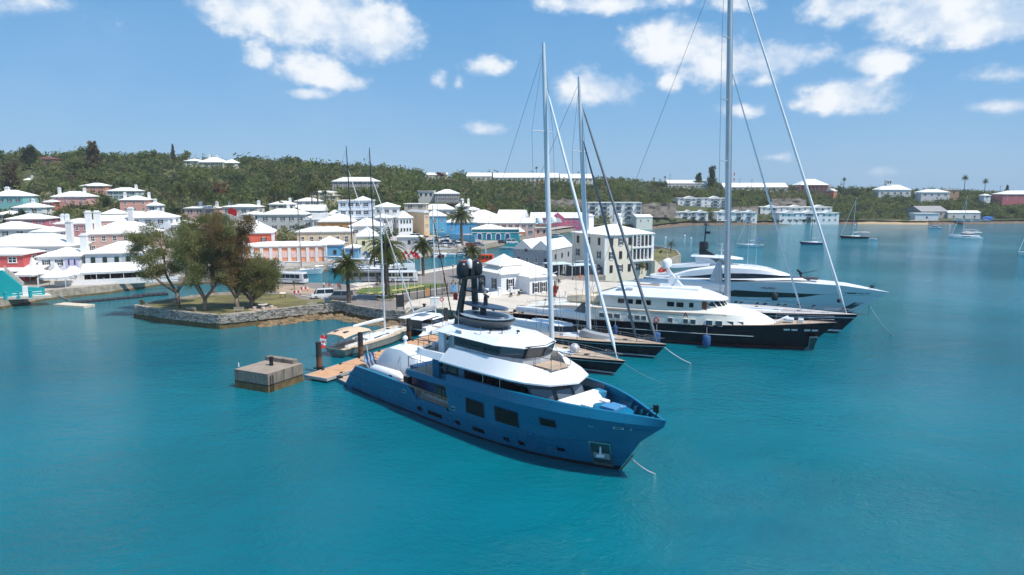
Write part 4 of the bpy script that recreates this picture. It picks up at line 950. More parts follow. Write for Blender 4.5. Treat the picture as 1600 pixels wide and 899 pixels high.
# ================================================================ other large boats
def gen_hull(xa, stem, zl, bd, bw, zdeck, bands, mb=None, n=22, x_tr=0., sub=1, closed=0.):
 """hull through level lines: zl = list of functions z(u); half breadth blends water plane -> deck plane"""
 mb = mb or MB(); lines = []
 for zf in zl:
  l = []
  for i in range(n + 1):
   u = i / n; u = 1 - (1 - u) ** 1.25; z = zf(u); k = max(-.3, z / zdeck(u)); st = stem(z); a = xa + x_tr * (1 - k)
   b = interp(bw, u) * (1 - k) + interp(bd, u) * k if k >= 0 else interp(bw, u) * (1 + k * 1.4)
   l.append((a + (st - a) * u, max(b, .02), z))
  lines.append(l)
 skin(mb, lines, bands, sub, closed=closed)
 tr = [l[0] for l in lines]; mb.poly([(p[0], p[1], p[2]) for p in tr] + [(p[0], -p[1], p[2]) for p in reversed(tr)], bands[-1])
 return mb, lines
cst = lambda z: (lambda u: z)
ramp2 = lambda *t: (lambda u: interp(list(t), u))
def local(px, py, z, th):                  # photo point on a level -> local coordinates of a thing
 p = at(px, py, z) - Vector(th.location); c, s_ = math.cos(-th.rotation_euler.z), math.sin(-th.rotation_euler.z)
 return Vector((p.x * c - p.y * s_, p.x * s_ + p.y * c, z))
# ---- classic white yacht with the dark hull
A = thing("classic_yacht", "classic motor yacht with black hull, cream upper works and red letter on its side", "yacht", (44.0, 100.7, 0), R(-24))
sheer = ramp2((0, 2.75), (.35, 2.95), (.62, 3.3), (.85, 3.95), (1, 4.6))
stA = lambda z: 4.35 * max(z, -1.) / 4.6 if z > 0 else z * .9
bdA = [(0, 3.4), (.15, 3.9), (.4, 4.1), (.65, 3.95), (.8, 3.1), (.92, 1.5), (1, .03)]; bwA = [(0, 3.1), (.15, 3.7), (.4, 3.95), (.6, 3.5), (.8, 1.9), (.93, .5), (1, .02)]
mb, la = gen_hull(-46.5, stA, [cst(-.8), cst(.22), cst(.42), lambda u: sheer(u) * .52, lambda u: sheer(u) * .57, lambda u: sheer(u) - .08, sheer], bdA, bwA, sheer, [1, 2, 0, 0, 0, 3], n=26)
deckpoly(mb, la[-1], None, 4, .1)
mb.build("hull", [navy, antifoul, mat("boot_top_red", (96, 30, 36), .4), mat("cap_rail_mahogany", (142, 92, 72), .45), teak], A, True)
def hb(x, tab=bdA): return interp(tab, (x + 46.5) / 50.8)
mb = MB()
for sg in (1, -1): mb.path([(x, sg * (hb(x) * (.97) + .03), 1.62 + .012 * (x + 46)) for x in range(-45, -5, 2)], .06, 6)
mb.build("rub_rail", mat("rail_grey_white", (176, 186, 188), .4), A, True)
mb = MB()      # main-deck house flush with the hull side, curved forward end
LO = [(-44.5, 3.25), (-38, 3.75), (-30, 3.93), (-20, 3.93), (-14, 3.75), (-10, 3.3), (-6.5, 2.5), (-4.4, 1.5), (-3.9, 0)]
lo = [(x, y, sheer((x + 46.5) / 50.8)) for x, y in LO]; mid = [(x, y - .04, 3.2 + (x + 46) * .012) for x, y in LO]; hi = [(-44.5, 3.1, 3.9), (-38, 3.65, 4.85), (-30, 3.85, 5.0), (-20, 3.85, 5.1), (-14.3, 3.6, 5.15), (-11, 3.0, 5.1), (-8, 2.0, 4.95), (-6, 1.0, 4.85), (-5.4, 0, 4.8)]
dome = [(-44.5, 2.8, 4.0), (-38, 3.2, 4.95), (-30, 3.3, 5.1), (-20, 3.3, 5.25), (-15.5, 3.0, 5.9), (-12.5, 2.5, 6.1), (-9.5, 1.6, 5.8), (-7.2, .8, 5.4), (-6.6, 0, 5.3)]
dm2 = [(-44.5, 0, 4.1), (-38, 0, 5.0), (-30, 0, 5.15), (-20, 0, 5.4), (-15.5, 0, 6.25), (-12.5, 0, 6.45), (-9.5, 0, 6.0), (-7.2, 0, 5.45), (-6.6, 0, 5.32)]
skin(mb, [lo, hi, dome, dm2], [0, 0, 0], 3); mb.build("main_deck_house", ycream, A, True)
def awin(x0, x1, z0, z1, y, m=glass, rk=0., nm="window"):
 for sg in (-1, 1):
  pts = [(x0, sg * y, z0), (x1, sg * y, z0), (x1 + rk, sg * (y - .03), z1), (x0 + rk, sg * (y - .03), z1)]
  if sg > 0: pts = [pts[1], pts[0], pts[3], pts[2]]
  framed(A, pts, mat("window_frame_cream", (240, 236, 224), .4), m, .05, .06, nm)
for x0, x1 in ((-30.9, -29.8), (-29.65, -28.55), (-28.4, -27.3), (-26.1, -25.2), (-25.05, -24.1), (-23.95, -23.05), (-19.8, -18.9), (-17.4, -16.55), (-16.3, -15.4), (-14, -12.9), (-12.6, -11.5), (-10.9, -9.9), (-9.4, -8.5)): awin(x0, x1, 3.3, 4.15, 4.0 if x0 < -14.1 else (3.82 if x0 < -13 else (3.62 if x0 < -12 else (3.3 if x0 < -10 else 3.0))), glass2)
def ring(c, r, r2, name, m, par, ry=True):
 mb = MB(); n = 14; mb.path([(c[0] + r * math.cos(2 * PI * i / n), c[1], c[2] + r * math.sin(2 * PI * i / n)) for i in range(n + 1)], r2, 6, caps=False); return mb.build(name, m, par, True)
for sg in (-1, 1): ring((-21.5, sg * 4.05, 3.62), .36, .09, "lifebuoy", redm, A)
for sg in (-1, 1):
 mb = MB(); mb.path([(x, sg * (interp([(q[0], q[1]) for q in hi], x) + .05), interp([(q[0], q[2]) for q in hi], x) - .15) for x in range(-43, -10, 2)], .06, 5); mb.build("teak_trim", teakw, A)
 mb = MB(); mb.cbox((-27.0, sg * 3.92, 4.62), (5, .03, .08), 0); mb.cbox((-20.0, sg * 3.92, 4.66), (5, .03, .08), 0); mb.build("name_board", mat("trim_tan", (170, 140, 116), .5), A)
text_mesh("A", 1.15, "letter", mat("letter_dark_red", (120, 30, 40), .5), A, (-17.0, -4.0, 4.72), (R(88), 0, 0), .02)
# upper deck house and roof
mb = MB()
UH = [(-31.0, 2.9), (-29.5, 3.2), (-22, 3.25), (-15.2, 3.1), (-12.8, 2.5), (-11.6, 1.3), (-11.4, 0)]
skin(mb, [[(x, y, 5.0) for x, y in UH], [(x - (.5 if x > -14 else 0), y, 7.1) for x, y in UH]], [0], 3); mb.build("upper_house", ycream, A, True)
for x0, x1 in ((-28, -26.8), (-26.6, -25.4), (-25.1, -24.0), (-23.7, -22.5), (-20.1, -18.85), (-18.65, -17.4)): awin(x0, x1, 5.75, 6.6, 3.3, glass, 0)
awin(-16.7, -15.9, 5.8, 6.65, 3.24, glass)
mb = MB()
for sg in (-1, 1): mb.cbox((-14.35, sg * 3.1, 6.15), (.75, .12, 1.45), sg * .18)
mb.build("door", mat("door_mahogany", (150, 74, 40), .45, var=.2), A)
vis0 = [(-13.6, 2.95), (-12.5, 2.55), (-11.75, 1.9), (-11.3, 1.1), (-11.1, .35)]
for sg in (-1, 1):
 for (x0, y0), (x1, y1) in zip(vis0, vis0[1:]):
  pts = [(x0, sg * y0, 6.02), (x1, sg * y1, 6.02), (x1 - .75, sg * y1 * .97, 7.0), (x0 - .75, sg * y0 * .97, 7.0)]
  if sg > 0: pts = [pts[1], pts[0], pts[3], pts[2]]
  framed(A, pts, MATS["window_frame_cream"], glass, .06, .09, "windscreen")
mb = MB()
RF = [(-31.8, 1.6, 7.0), (-31.0, 3.2, 7.05), (-28, 3.7, 7.1), (-20, 3.75, 7.2), (-14.5, 3.5, 7.25), (-12.4, 2.6, 7.22), (-11.4, 1.2, 7.18), (-11.2, 0, 7.18)]
RG = [(-29.0, 1.0, 7.9), (-27.6, 2.1, 8.2), (-25, 2.5, 8.25), (-20, 2.7, 8.25), (-16, 2.5, 8.2), (-14, 1.7, 8.0), (-12.9, .8, 7.75), (-12.7, 0, 7.7)]
skin(mb, [[(x, y, z - .2) for x, y, z in RF], RF, RG, [(x, 0, z + .12) for x, y, z in RG]], [0, 0, 0], 3); mb.build("roof", yw, A, True)
mb = MB(); mb.cbox((-24, 0, 8.45), (9, 3.6, .5)); mb.cbox((-17.5, 0, 8.4), (4, 3.0, .4)); mb.build("flybridge_coaming", yw, A, bevel=.15)
for x in (-27.6, -26.2):
 for sg in (-1, 1): mb = MB(); mb.tube((x - .55, sg * 2.6, 8.2), (x + .55, sg * 2.6, 8.2), .32, n=10); mb.build("life_raft", white_p, A)
mb = MB(); mb.loft([[(-20.4, -.55, 8.4), (-18.0, -.55, 8.4), (-18.0, .55, 8.4), (-20.4, .55, 8.4)], [(-20.6, -.35, 10.0), (-19.4, -.35, 10.0), (-19.4, .35, 10.0), (-20.6, .35, 10.0)]]); mb.loft([[(-20.3, -.3, 10.0), (-19.5, -.3, 10.0), (-19.5, .3, 10.0), (-20.3, .3, 10.0)], [(-21.1, -.2, 11.6), (-20.7, -.2, 11.6), (-20.7, .2, 11.6), (-21.1, .2, 11.6)]]); mb.cbox((-20.9, 0, 11.5), (.7, 2.6, .14)); mb.build("mast", yw, A)
for sg in (-1, 1): mb = MB(); mb.lathe([(.3, 0), (.62, .1), (.66, .9), (.5, 1.25), (.2, 1.45), (.01, 1.48)], (-20.9, sg * .85, 11.55), 14); mb.build("radome", white_p, A, True)
mb = MB(); mb.tube((-20.9, 0, 11.5), (-20.9, 0, 14.2), .04, .02, 5); mb.cbox((-19.0, 0, 10.1), (.3, 1.7, .16)); mb.cbox((-20.2, -.6, 10.5), (.6, .3, .1)); mb.build("radar", white_p, A)
mb = MB(); mb.cbox((-23.4, -1.2, 8.78), (3.6, .9, .16)); mb.build("bench_cushion", mat("cushion_tan", (206, 170, 146), .8), A)
mb = MB()
for x0, x1 in ((-2.9, -2.0), (-1.85, -.95), (-.1, .8), (.95, 1.85)):
 for sg in (-1, 1): mb.cbox(((x0 + x1) / 2, sg * (hb((x0 + x1) / 2) * .93 + .02), 3.3), (.9, .08, .26), -sg * .38)
mb.build("bow_port", steel, A, kind='stuff')
mb = MB()
for sg in (-1, 1):
 P = [(.55, sg * .66, .1), (1.35, sg * .35, .1), (1.9, sg * .72, 2.3), (.75, sg * 1.22, 2.3)];
 f = framed(A, P if sg < 0 else [P[1], P[0], P[3], P[2]], steel, MATS["pocket_green"], .06, .1, "anchor_pocket")
mb = MB(); mb.cbox((-3.2, -.5, 4.6), (2.0, .35, .25), .5, ry=-.4); mb.cbox((-2.2, 0, 4.45), (1.2, 1.6, .5)); mb.cbox((-.6, .6, 4.5), (.7, .5, .5)); mb.cbox((-.6, -.6, 4.5), (.7, .5, .5)); mb.build("windlass", white_p, A, bevel=.05)
rail(A, [(-4.2, -2.3, 3.95), (-1, -1.55, 4.2), (3.9, -.12, 4.58)], .85, .025, steel, 1, 1.5); rail(A, [(-4.2, 2.3, 3.95), (-1, 1.55, 4.2), (3.9, .12, 4.58)], .85, .025, steel, 1, 1.5)
rail(A, [(-43.5, -2.9, 4.1), (-36, -3.4, 4.95), (-32, -3.4, 5.0)], .9, .025, steel, 1, 1.6)
mb = MB(); mb.path([(-45.3, -2.9, 2.9), (-44.8, -2.8, 3.9)], .3, 6); mb.box(-45.5, -39, -2.4, 2.4, 3.95, 4.05, 0); mb.build("aft_awning_deck", mat("deck_sand", (206, 190, 168), .7), A)
t = thing("ships_launch", "cream canvas covered launch on the classic yacht's aft deck", "covered boat", Vector((44, 100.7, 0)) + Matrix.Rotation(R(-24), 3, 'Z') @ Vector((-37.4, -1.1, 5.0)), R(-24))
mb = MB(); rg = []
for x, w, z in ((0, .15, 1.2), (1.2, .8, 1.45), (3, 1.15, 1.75), (5, 1.25, 1.6), (6.6, 1.2, 1.5), (7.4, .9, 1.2), (7.6, .3, .7)): rg.append([(x, -w * .5, .15), (x, -w, .75), (x, -w * .8, z - .15), (x, 0, z + .1), (x, w * .8, z - .15), (x, w, .75), (x, w * .5, .15)])
mb.loft(rg); mb.build("cover", mat("canvas_cream", (222, 204, 178), .85, var=.06, bump=.2), t, True)
mb = MB(); mb.box(1, 6.5, -.4, .4, -.1, .25); mb.build("cradle", teakw, t)
def fender(p, r, L, m, label, grp=None):
 t = thing("fender", label, "fender", p, 0, grp); mb = MB(); mb.lathe([(.05, -L / 2), (r * .8, -L / 2 + .1), (r, -L / 2 + .3), (r, L / 2 - .3), (r * .8, L / 2 - .1), (.05, L / 2)], (0, 0, 0), 14); mb.build("body", m, t, True)
 mb = MB(); mb.tube((0, 0, L / 2), (0, .1, L / 2 + 1.2), .03, n=5); mb.build("lanyard", ropem, t)
def on(th, v): return Vector(th.location) + Matrix.Rotation(th.rotation_euler.z, 3, 'Z') @ Vector(v)
fender(on(A, (-21.2, -4.75, 1.0)), .62, 1.75, fender_b, "large blue fender on the black hull nearest the red lifebuoy")
fender(on(A, (-13.6, -4.65, 1.15)), .62, 1.75, fender_b, "large blue fender farthest forward on the black hulled yacht")
fender(on(A, (-27.9, -4.7, 1.6)), .36, 1.6, fender_b, "slim blue fender between the sloop and the black hulled yacht")
def ensign(p, h, w, hh, m, label, rz=0., drop=55):
 t = thing("ensign_flag", label, "flag", p, rz); mb = MB(); mb.tube((0, 0, 0), (-.25, 0, h), .04, .03, 6); mb.build("pole", white_p, t)
 f = flag_mesh(w, hh, [0, 0], "cloth", t, [m]); f.location = (-.2, 0, h - hh * .45); f.rotation_euler = (0, R(drop), 0); return t, f
f1 = ensign(at(868, 470, 3.2), 3.4, 2.0, 1.1, mat("flag_orange", (206, 74, 40), .8), "orange red ensign flying at the classic yacht's stern", R(150), 65)
f2 = ensign(atD(1040, 448, 160), 5.2, 2.6, 1.4, mat("flag_red", (198, 44, 44), .8), "red ensign with yellow badge at the silver yacht's stern", R(200), 20)
mb = MB(); mb.lathe([(.34, -.01), (.34, .01)], (0, 0, 0), 12); e = mb.build("badge", mat("badge_yellow", (222, 176, 84), .7), f2[1]); e.rotation_euler = (R(90), 0, 0); e.location = (1.2, -.12, 0)
# ---- sleek silver and white motor yacht
M = thing("sleek_yacht", "sleek silver and white motor yacht with long black windows, moored farthest right", "yacht", (66.2, 131.3, 0), R(-27))
bdM = [(0, 3.9), (.3, 4.3), (.55, 4.2), (.72, 3.5), (.86, 2.1), (1, .03)]; bwM = [(0, 3.7), (.3, 3.9), (.55, 3.5), (.75, 2.0), (.9, .6), (1, .02)]
zdM = ramp2((0, 4.4), (.3, 5.2), (.6, 6.0), (.8, 5.7), (1, 4.6)); stM = lambda z: 6.4 * z / 4.6 if z > 0 else z * 1.0
zA = ramp2((0, 2.4), (.45, 2.35), (.7, 2.9), (.765, 3.72), (1, 3.75)); zB = ramp2((0, 3.3), (.1, 3.75), (.5, 3.72), (.765, 3.76), (1, 3.79))
mb, lm = gen_hull(-39.5, stM, [cst(-.8), cst(.18), cst(.34), cst(1.35), zA, zB, zdM], bdM, bwM, zdM, [1, 2, 0, 0, 3, 0], n=40)
deckpoly(mb, lm[-1], None, 4, .05); mb.build("hull", [ygrey, antifoul, mat("boot_stripe_teal", (96, 140, 150), .4), glass, yw], M, True)
def hbM(u, z):
 k = z / zdM(u); return interp(bwM, u) * (1 - k) + interp(bdM, u) * k
def xM(u, z): return -39.5 + (stM(z) + 39.5) * u
def mpatch(name, pts, m, off=.04, both=True, par=None):
 for sg in ((-1, 1) if both else (-1,)):
  P = [(xM(u, z), sg * (hbM(u, z) + off), z) for u, z in pts]
  mb = MB(); mb.poly(P if sg < 0 else list(reversed(P))); mb.build(name, m, par or M)
mb = MB()
for sg in (-1, 1): mb.path([(xM(u, 2.05), sg * (hbM(u, 2.05) + .02), 2.05 + .1 * u) for u in [i / 24 for i in range(1, 18)]], .10, 6)
mb.build("spray_rail", mat("rail_pale", (214, 226, 234), .3), M, True)
for u in (.40, .44, .465, .54, .575, .635, .665, .79): mpatch("porthole", [(u, 1.0), (u + .013, 1.0), (u + .013, 1.45), (u, 1.45)], glass)
mpatch("porthole", [(.72, 1.3), (.735, 1.3), (.735, 1.6), (.72, 1.6)], glass); mpatch("fin_panel", [(.30, 2.42), (.315, 2.42), (.405, 3.7), (.39, 3.7)], yw, .06)
mpatch("anchor_pocket", [(.925, .5), (.965, .5), (.975, 2.3), (.935, 2.3)], MATS["pocket_green"]); mpatch("anchor_plate", [(.945, 1.9), (.974, 1.9), (.976, 2.3), (.948, 2.3)], MATS["plate_grey"], .07)
mpatch("bow_fitting", [(.845, 4.05), (.935, 4.05), (.94, 4.35), (.84, 4.35)], steel, .05); mpatch("bow_fitting", [(.855, 4.12), (.885, 4.12), (.885, 4.28), (.855, 4.28)], antifoul, .08)
un = .535; text_mesh("ARKADIA", .62, "lettering", carbon, M, (-15.0, -hbM(un, 4.6) - .06, 4.55), (R(86), 0, R(-1)), .01, sx=1.1)
mb = MB()      # two-tier superstructure as one swept loft
TS = [(-38.8, 3.7, 4.6), (-34, 4.0, 5.0), (-28, 4.12, 5.35), (-22, 4.1, 5.6), (-16, 3.7, 5.95), (-11, 2.9, 6.25), (-8.5, 1.8, 6.2), (-7.6, 0, 6.1)]
T1 = [(-38.8, 3.5, 4.9), (-34, 3.7, 5.45), (-28, 3.75, 5.75), (-22, 3.7, 5.95), (-16, 3.3, 6.35), (-11.5, 2.5, 6.6), (-9.4, 1.5, 6.6), (-8.6, 0, 6.55)]
T2 = [(-38.5, 3.3, 5.05), (-34, 3.5, 5.65), (-30, 3.55, 6.05), (-24, 3.4, 6.9), (-18, 3.1, 7.15), (-14.0, 2.4, 7.0), (-11.8, 1.4, 6.9), (-11, 0, 6.85)]
T3 = [(-38.2, 3.0, 5.2), (-34, 3.3, 6.0), (-30, 3.4, 7.2), (-24, 3.2, 8.0), (-18, 2.9, 8.0), (-14.6, 2.3, 7.6), (-12.6, 1.3, 7.25), (-11.8, 0, 7.15)]
T4 = [(-37.8, 2.2, 5.25), (-34, 2.5, 6.3), (-30, 2.7, 7.6), (-24, 2.6, 8.45), (-18, 2.3, 8.35), (-15.2, 1.7, 7.9), (-13.6, .9, 7.5), (-13, 0, 7.4)]
skin(mb, [TS, T1, T2, T3, T4, [(x, 0, z + .05) for x, y, z in T4]], [0, 1, 0, 0, 0], 4); mb.build("superstructure", [yw, glass], M, True)
mb = MB()
for sg in (-1, 1):
 P = [(x, sg * (y + .02), z + .12) for x, y, z in cr(TS, 4) if -30 < x < -17]; mb.path(P, [.02 + .12 * math.sin(PI * i / (len(P) - 1)) for i in range(len(P))], 6)
mb.build("light_slot", glass, M)
mb = MB(); ra = [(-40.2, 0, 5.0), (-40, 1.6, 5.02), (-38.6, 3.2, 5.1), (-36, 3.6, 5.2), (-33, 3.5, 5.4)]; skin(mb, [ra, [(x + .3, y * .92, z + .5) for x, y, z in ra]], [0], 3, closed=.2); deckpoly(mb, cr(ra, 3), None, 0, .05); mb.build("aft_wing_deck", yw, M, True)
mb = MB(); ra = [(-36.2, 0, 7.3), (-35.8, 1.4, 7.3), (-34, 2.5, 7.45), (-30, 2.8, 7.9), (-27, 2.7, 8.2)]; skin(mb, [ra, [(x + .3, y * .92, z + .55) for x, y, z in ra]], [0], 3, closed=.2); deckpoly(mb, cr(ra, 3), None, 0, .05); mb.build("sundeck_wing", yw, M, True)
mb = MB(); ht = [(-31.0, 1.6, 9.9), (-29, 1.9, 9.95), (-24, 1.9, 9.85), (-21.8, 1.2, 9.7), (-20.6, .3, 9.6)]; skin(mb, [ht, [(x, y * .8, z + .35) for x, y, z in ht]], [0], 3); deckpoly(mb, cr(ht, 3), None, 0, 0); deckpoly(mb, [(p[0], p[1] * .8, p[2] + .35) for p in cr(ht, 3)], None, 0, 0); mb.loft([[(-30, -1.2, 8.3), (-25, -1.2, 8.3), (-25, 1.2, 8.3), (-30, 1.2, 8.3)], [(-30.2, -1.0, 9.95), (-27.5, -1.0, 9.95), (-27.5, 1.0, 9.95), (-30.2, 1.0, 9.95)]]); mb.build("hardtop", yw, M, True)
mb = MB(); mb.loft([[(-27.5, -.9, 8.4), (-22.5, -.9, 8.4), (-22.5, .9, 8.4), (-27.5, .9, 8.4)], [(-27.5, -.9, 9.6), (-25.5, -.9, 9.6), (-25.5, .9, 9.6), (-27.5, .9, 9.6)]]); mb.build("hardtop_shadow_glass", glass2, M)
rail(M, [(-26, -2.5, 8.45), (-20, -2.3, 8.4), (-15.5, -1.6, 7.95), (-14, 0, 7.6)], .55, .03, steel, 1, 1.4); rail(M, [(-39.8, -1.2, 5.6), (-37, -3.3, 5.7), (-34, -3.4, 5.9)], .8, .025, steel, 1, 1.3)
mb = MB(); mb.loft([[(-29.5, -.5, 10.2), (-26.5, -.5, 10.2), (-26.5, .5, 10.2), (-29.5, .5, 10.2)], [(-29.6, -.3, 11.5), (-28.4, -.3, 11.5), (-28.4, .3, 11.5), (-29.6, .3, 11.5)]]); mb.cbox((-27.2, 0, 10.7), (3.6, .3, .2), 0, ry=.5)
for y in (-.35, .35): mb.tube((-28.6, y, 12.9), (-28.4, y * .6, 16.8), .10, .07, 6)
for i in range(7): mb.cbox((-28.55, 0, 13.4 + i * .5), (.1, .7, .08))
mb.cbox((-27.9, 0, 15.0), (.8, .9, .5)); mb.cbox((-28.5, 0, 16.7), (.3, 1.3, .2)); mb.build("mast", blackp, M)
mb = MB(); mb.lathe([(.5, 0), (.95, .1), (1.0, 1.2), (.8, 1.7), (.02, 1.75)], (-28.7, -.2, 11.4), 16); mb.build("radome", blackp, M, True)
mb = MB(); mb.cbox((-24.6, 0, 12.7), (2.4, .12, .1)); mb.cbox((-24.9, 0, 11.4), (1.6, .12, .1)); mb.tube((-25.0, 0, 10.2), (-25.0, 0, 12.8), .09, n=6); mb.cbox((-23.9, .1, 13.0), (.5, .3, .2)); mb.build("radar_scanner", white_p, M)
for x in (-19.5, -17.9): mb = MB(); mb.tube((x, -1.6, 8.2), (x, -1.6, 14.5), .05, .02, 5); mb.build("whip_aerial", white_p, M)
mb = MB(); mb.cbox((-8.6, .0, 6.5), (4.8, 2.4, .35)); mb.build("foredeck_cover", mat("cover_charcoal", (64, 68, 74), .8), M, bevel=.1)
mb = MB(); mb.tube((-9.2, -.8, 6.6), (-9.8, -.8, 7.9), .16, n=6); mb.cbox((-9.6, -.8, 7.7), (1.3, .3, .4), 0, ry=.7); mb.path([(-9.0, -.8, 7.5), (-6.4, -.6, 8.2)], .06, 5); mb.build("deck_crane", carbon, M)
mb = MB(); mb.tube((3.6, 0, 4.8), (3.6, 0, 6.2), .06, n=6); mb.lathe([(.3, 0), (.32, .5), (.02, .6)], (3.2, 0, 5.2), 8); mb.build("bow_post", carbon, M)
fender(on(M, (-13.6, -4.95, 3.0)), .6, 1.5, mat("fender_black", (34, 40, 46), .6), "big black fender amidships against the silver yacht")
fender(on(M, (-26.0, -4.95, 3.0)), .42, 1.6, mat("fender_plum", (62, 40, 56), .6), "dark plum fender on the silver yacht beside the tall mast")
fender(on(M, (-2.2, -3.7, 2.9)), .36, .8, MATS["fender_black"], "small round black fender near the silver yacht's bow")
# ---- sailing yachts
def sailboat(name, label, loc, rz, L, Bm_, fb, hullm, stripe=None, boot=None, mast=0., mx=.42, mr=.2, rake=1.5, mastmat=None, spreads=(), furl=(), boom=0., boomz=2.2, deckm=None, cabin=True, wheel=True, bimini=None, cat="sailing yacht", detail=2, group=None, xo=0., domes=None, stays=True, house=None, mtop=.98, swid=.055, wire=.02):
 """x=0 at the bow waterline, stern at -L"""
 t = thing(name, label, cat, loc, rz, group); ov = L * .055
 zs = ramp2((0, fb * .86), (.45, fb * .88), (1, fb * 1.12)); st = lambda z: ov * z / fb if z > 0 else z * 1.5
 bd = [(0, Bm_ * .36), (.25, Bm_ * .46), (.5, Bm_ * .5), (.7, Bm_ * .43), (.87, Bm_ * .22), (1, .04)]; bw = [(0, Bm_ * .25), (.25, Bm_ * .4), (.5, Bm_ * .44), (.72, Bm_ * .3), (.9, Bm_ * .09), (1, .02)]
 bt = boot or hullm
 mb, ll = gen_hull(-L, st, [cst(-.6), cst(fb * .1), cst(fb * .2), lambda u: zs(u) * .80, lambda u: zs(u) * .84, lambda u: zs(u) - .07, zs], bd, bw, zs, [1, 2, 0, 3, 0, 0], n=20, x_tr=L * .04)
 # bands: keel-boot, boot, white line, topside, stripe, topside
 deckpoly(mb, ll[-1], None, 4, .02)
 mb.build("hull", [hullm, bt, stripe or hullm, stripe or hullm, deckm or yw], t, True)
 def dz(x): return zs(min(1, max(0, (x + L) / (L + ov))))
 def db(x): return interp(bd, min(1, max(0, (x + L) / (L + ov))))
 if cabin:
  mb = MB(); rg = []
  for f, w, h in ((.80, .45, .03), (.70, .30, .05), (.62, .42, .22), (.50, .55, .36), (.38, .58, .42), (.30, .56, .40), (.28, .5, .05)):
   x = -L + (f) * L if False else -L * (1 - f); w2 = min(Bm_ * .5 * w, db(x) * .8); zz = dz(x) - .03; h2 = h * fb * .62
   rg.append([(x, -w2, zz), (x, -w2 * .86, zz + h2), (x, 0, zz + h2 * 1.12), (x, w2 * .86, zz + h2), (x, w2, zz)])
  mb.loft(rg); cb = mb.build("cabin", yw if house is None else house, t, True)
  if detail > 1:
   for sg in (-1, 1):
    x0, x1 = -L * .64, -L * .44; w0 = min(Bm_ * .5 * .575, db(x0) * .8) * .955; w1 = min(Bm_ * .5 * .49, db(x1) * .8) * .955; z0 = dz(x0) + .10 * fb; z1 = dz(x1) + .07 * fb
    pts = [(x0, sg * w0, z0), (x1, sg * w1, z1), (x1 - .4, sg * (w1 * .955), z1 + .11 * fb), (x0, sg * (w0 * .955), z0 + .12 * fb)]
    quadpane(cb, "cabin_window", pts if sg < 0 else [pts[1], pts[0], pts[3], pts[2]], glass, .03)
 if detail > 1:
  mb = MB(); x0, x1 = -L * .97, -L * .74; w = db(x0) * .55
  mb.box(x0, x1, -w, w, dz(x0) - .02, dz(x0) + .03, 0); ck = mb.build("cockpit_sole", teak, t)
  mb = MB()
  for sg in (-1, 1): mb.box(x0 + .3, x1, min(sg * w, sg * (w + .3)), max(sg * w, sg * (w + .3)), dz(x0), dz(x0) + .42)
  mb.build("coaming", yw, t, bevel=.06)
  if wheel: ring((-L * .9, -w * .4, dz(x0) + .75), .42, .03, "steering_wheel", steel, t); ring((-L * .9, w * .4, dz(x0) + .75), .42, .03, "steering_wheel", steel, t)
  for sg in (-1, 1):
   P = [(x, sg * (db(x) - .08), dz(x)) for x in [-L * .98 + (L * 1.0) * i / 9 for i in range(10)]]
   rail(t, P, .62, .018 if L < 25 else .022, steel, 1, 2.2 if L < 25 else 2.6, "guard_rail")
  mb = MB(); xb = -L * .02; mb.path([(xb - 1.6, -db(xb - 1.6) + .08, dz(xb) + .0), (xb - 1.3, -db(xb - 1.3) + .1, dz(xb) + .8), (ov * .9, 0, dz(0) + .85), (xb - 1.3, db(xb - 1.3) - .1, dz(xb) + .8), (xb - 1.6, db(xb - 1.6) - .08, dz(xb))], .03, 5); mb.build("pulpit", steel, t)
  mb = MB()
  for i, f in enumerate((.78, .86, .70)): mb.cbox((-L * (1 - f), 0 if i != 2 else .25 * Bm_, dz(-L * (1 - f)) + (.05 if i != 2 else .04)), (.6, .6, .07))
  mb.build("deck_hatch", silverw, t)
 X = -L * (1 - (1 - mx)) if False else -L * mx
 zd = dz(X); mm = mastmat or mastm
 top = Vector((X - rake, 0, mast)); foot = Vector((X, 0, zd - .1))
 mp = lambda f: foot.lerp(top, f)
 mb = MB(); mb.path([foot, mp(.6), mp(.9), top], [mr, mr * .95, mr * .75, mr * .55], 10); mk = mb.build("mast", mm, t, True)
 for f, w in spreads:
  for sg in (-1, 1): mb = MB(); mb.path([mp(f), mp(f) + Vector((-w * .25, sg * w, .1))], [swid, swid * .5], 6); mb.build("spreader", mm, mk)
 if boom:
  mb = MB(); b0 = mp((boomz) / (mast - zd)) + Vector((-.3, 0, 0)); b1 = b0 + Vector((-boom, 0, .25)); mb.path([b0, b1], [mr * .75, mr * .6], 8); bo = mb.build("boom", mm, t, True)
  mb = MB(); mb.path([b0 + Vector((-.1, 0, mr * 1.1)), b0.lerp(b1, .3) + Vector((0, 0, mr * 1.5)), b1 + Vector((.2, 0, mr))], [mr * 1.25, mr * 1.15, mr * .5], 8, squash=1.3); mb.build("stowed_sail", furlm, bo, True)
 for f, xf, m, r in furl:               # furled headsails on their stays
  zb = dz(xf) + .1; a = Vector((xf, 0, zb)); b = mp(f); mb = MB()
  mb.path([a, a.lerp(b, .02), a.lerp(b, .06), a.lerp(b, .5), a.lerp(b, .93), a.lerp(b, .96), b], [.06, .06, r, r * .9, r * .55, .03, .02], 7); mb.build("furled_headsail", m, t, True)
 if stays:
  mb = MB(); ta = mp(mtop)
  mb.path([ta, (-L * .985, 0, dz(-L) + .1)], wire, 4); mb.build("backstay", wirem, t)
  for sg in (-1, 1):
   mb = MB(); pts = [(X - .3, sg * (db(X) - .1), zd)]
   for f, w in spreads: pts.append(mp(f) + Vector((-w * .25, sg * w, .1)))
   pts.append(ta); mb.path(pts, wire, 4)
   if spreads: mb.path([(X - .5, sg * (db(X) - .15), zd), mp(spreads[0][0])], wire, 4)
   mb.build("shroud", wirem, t)
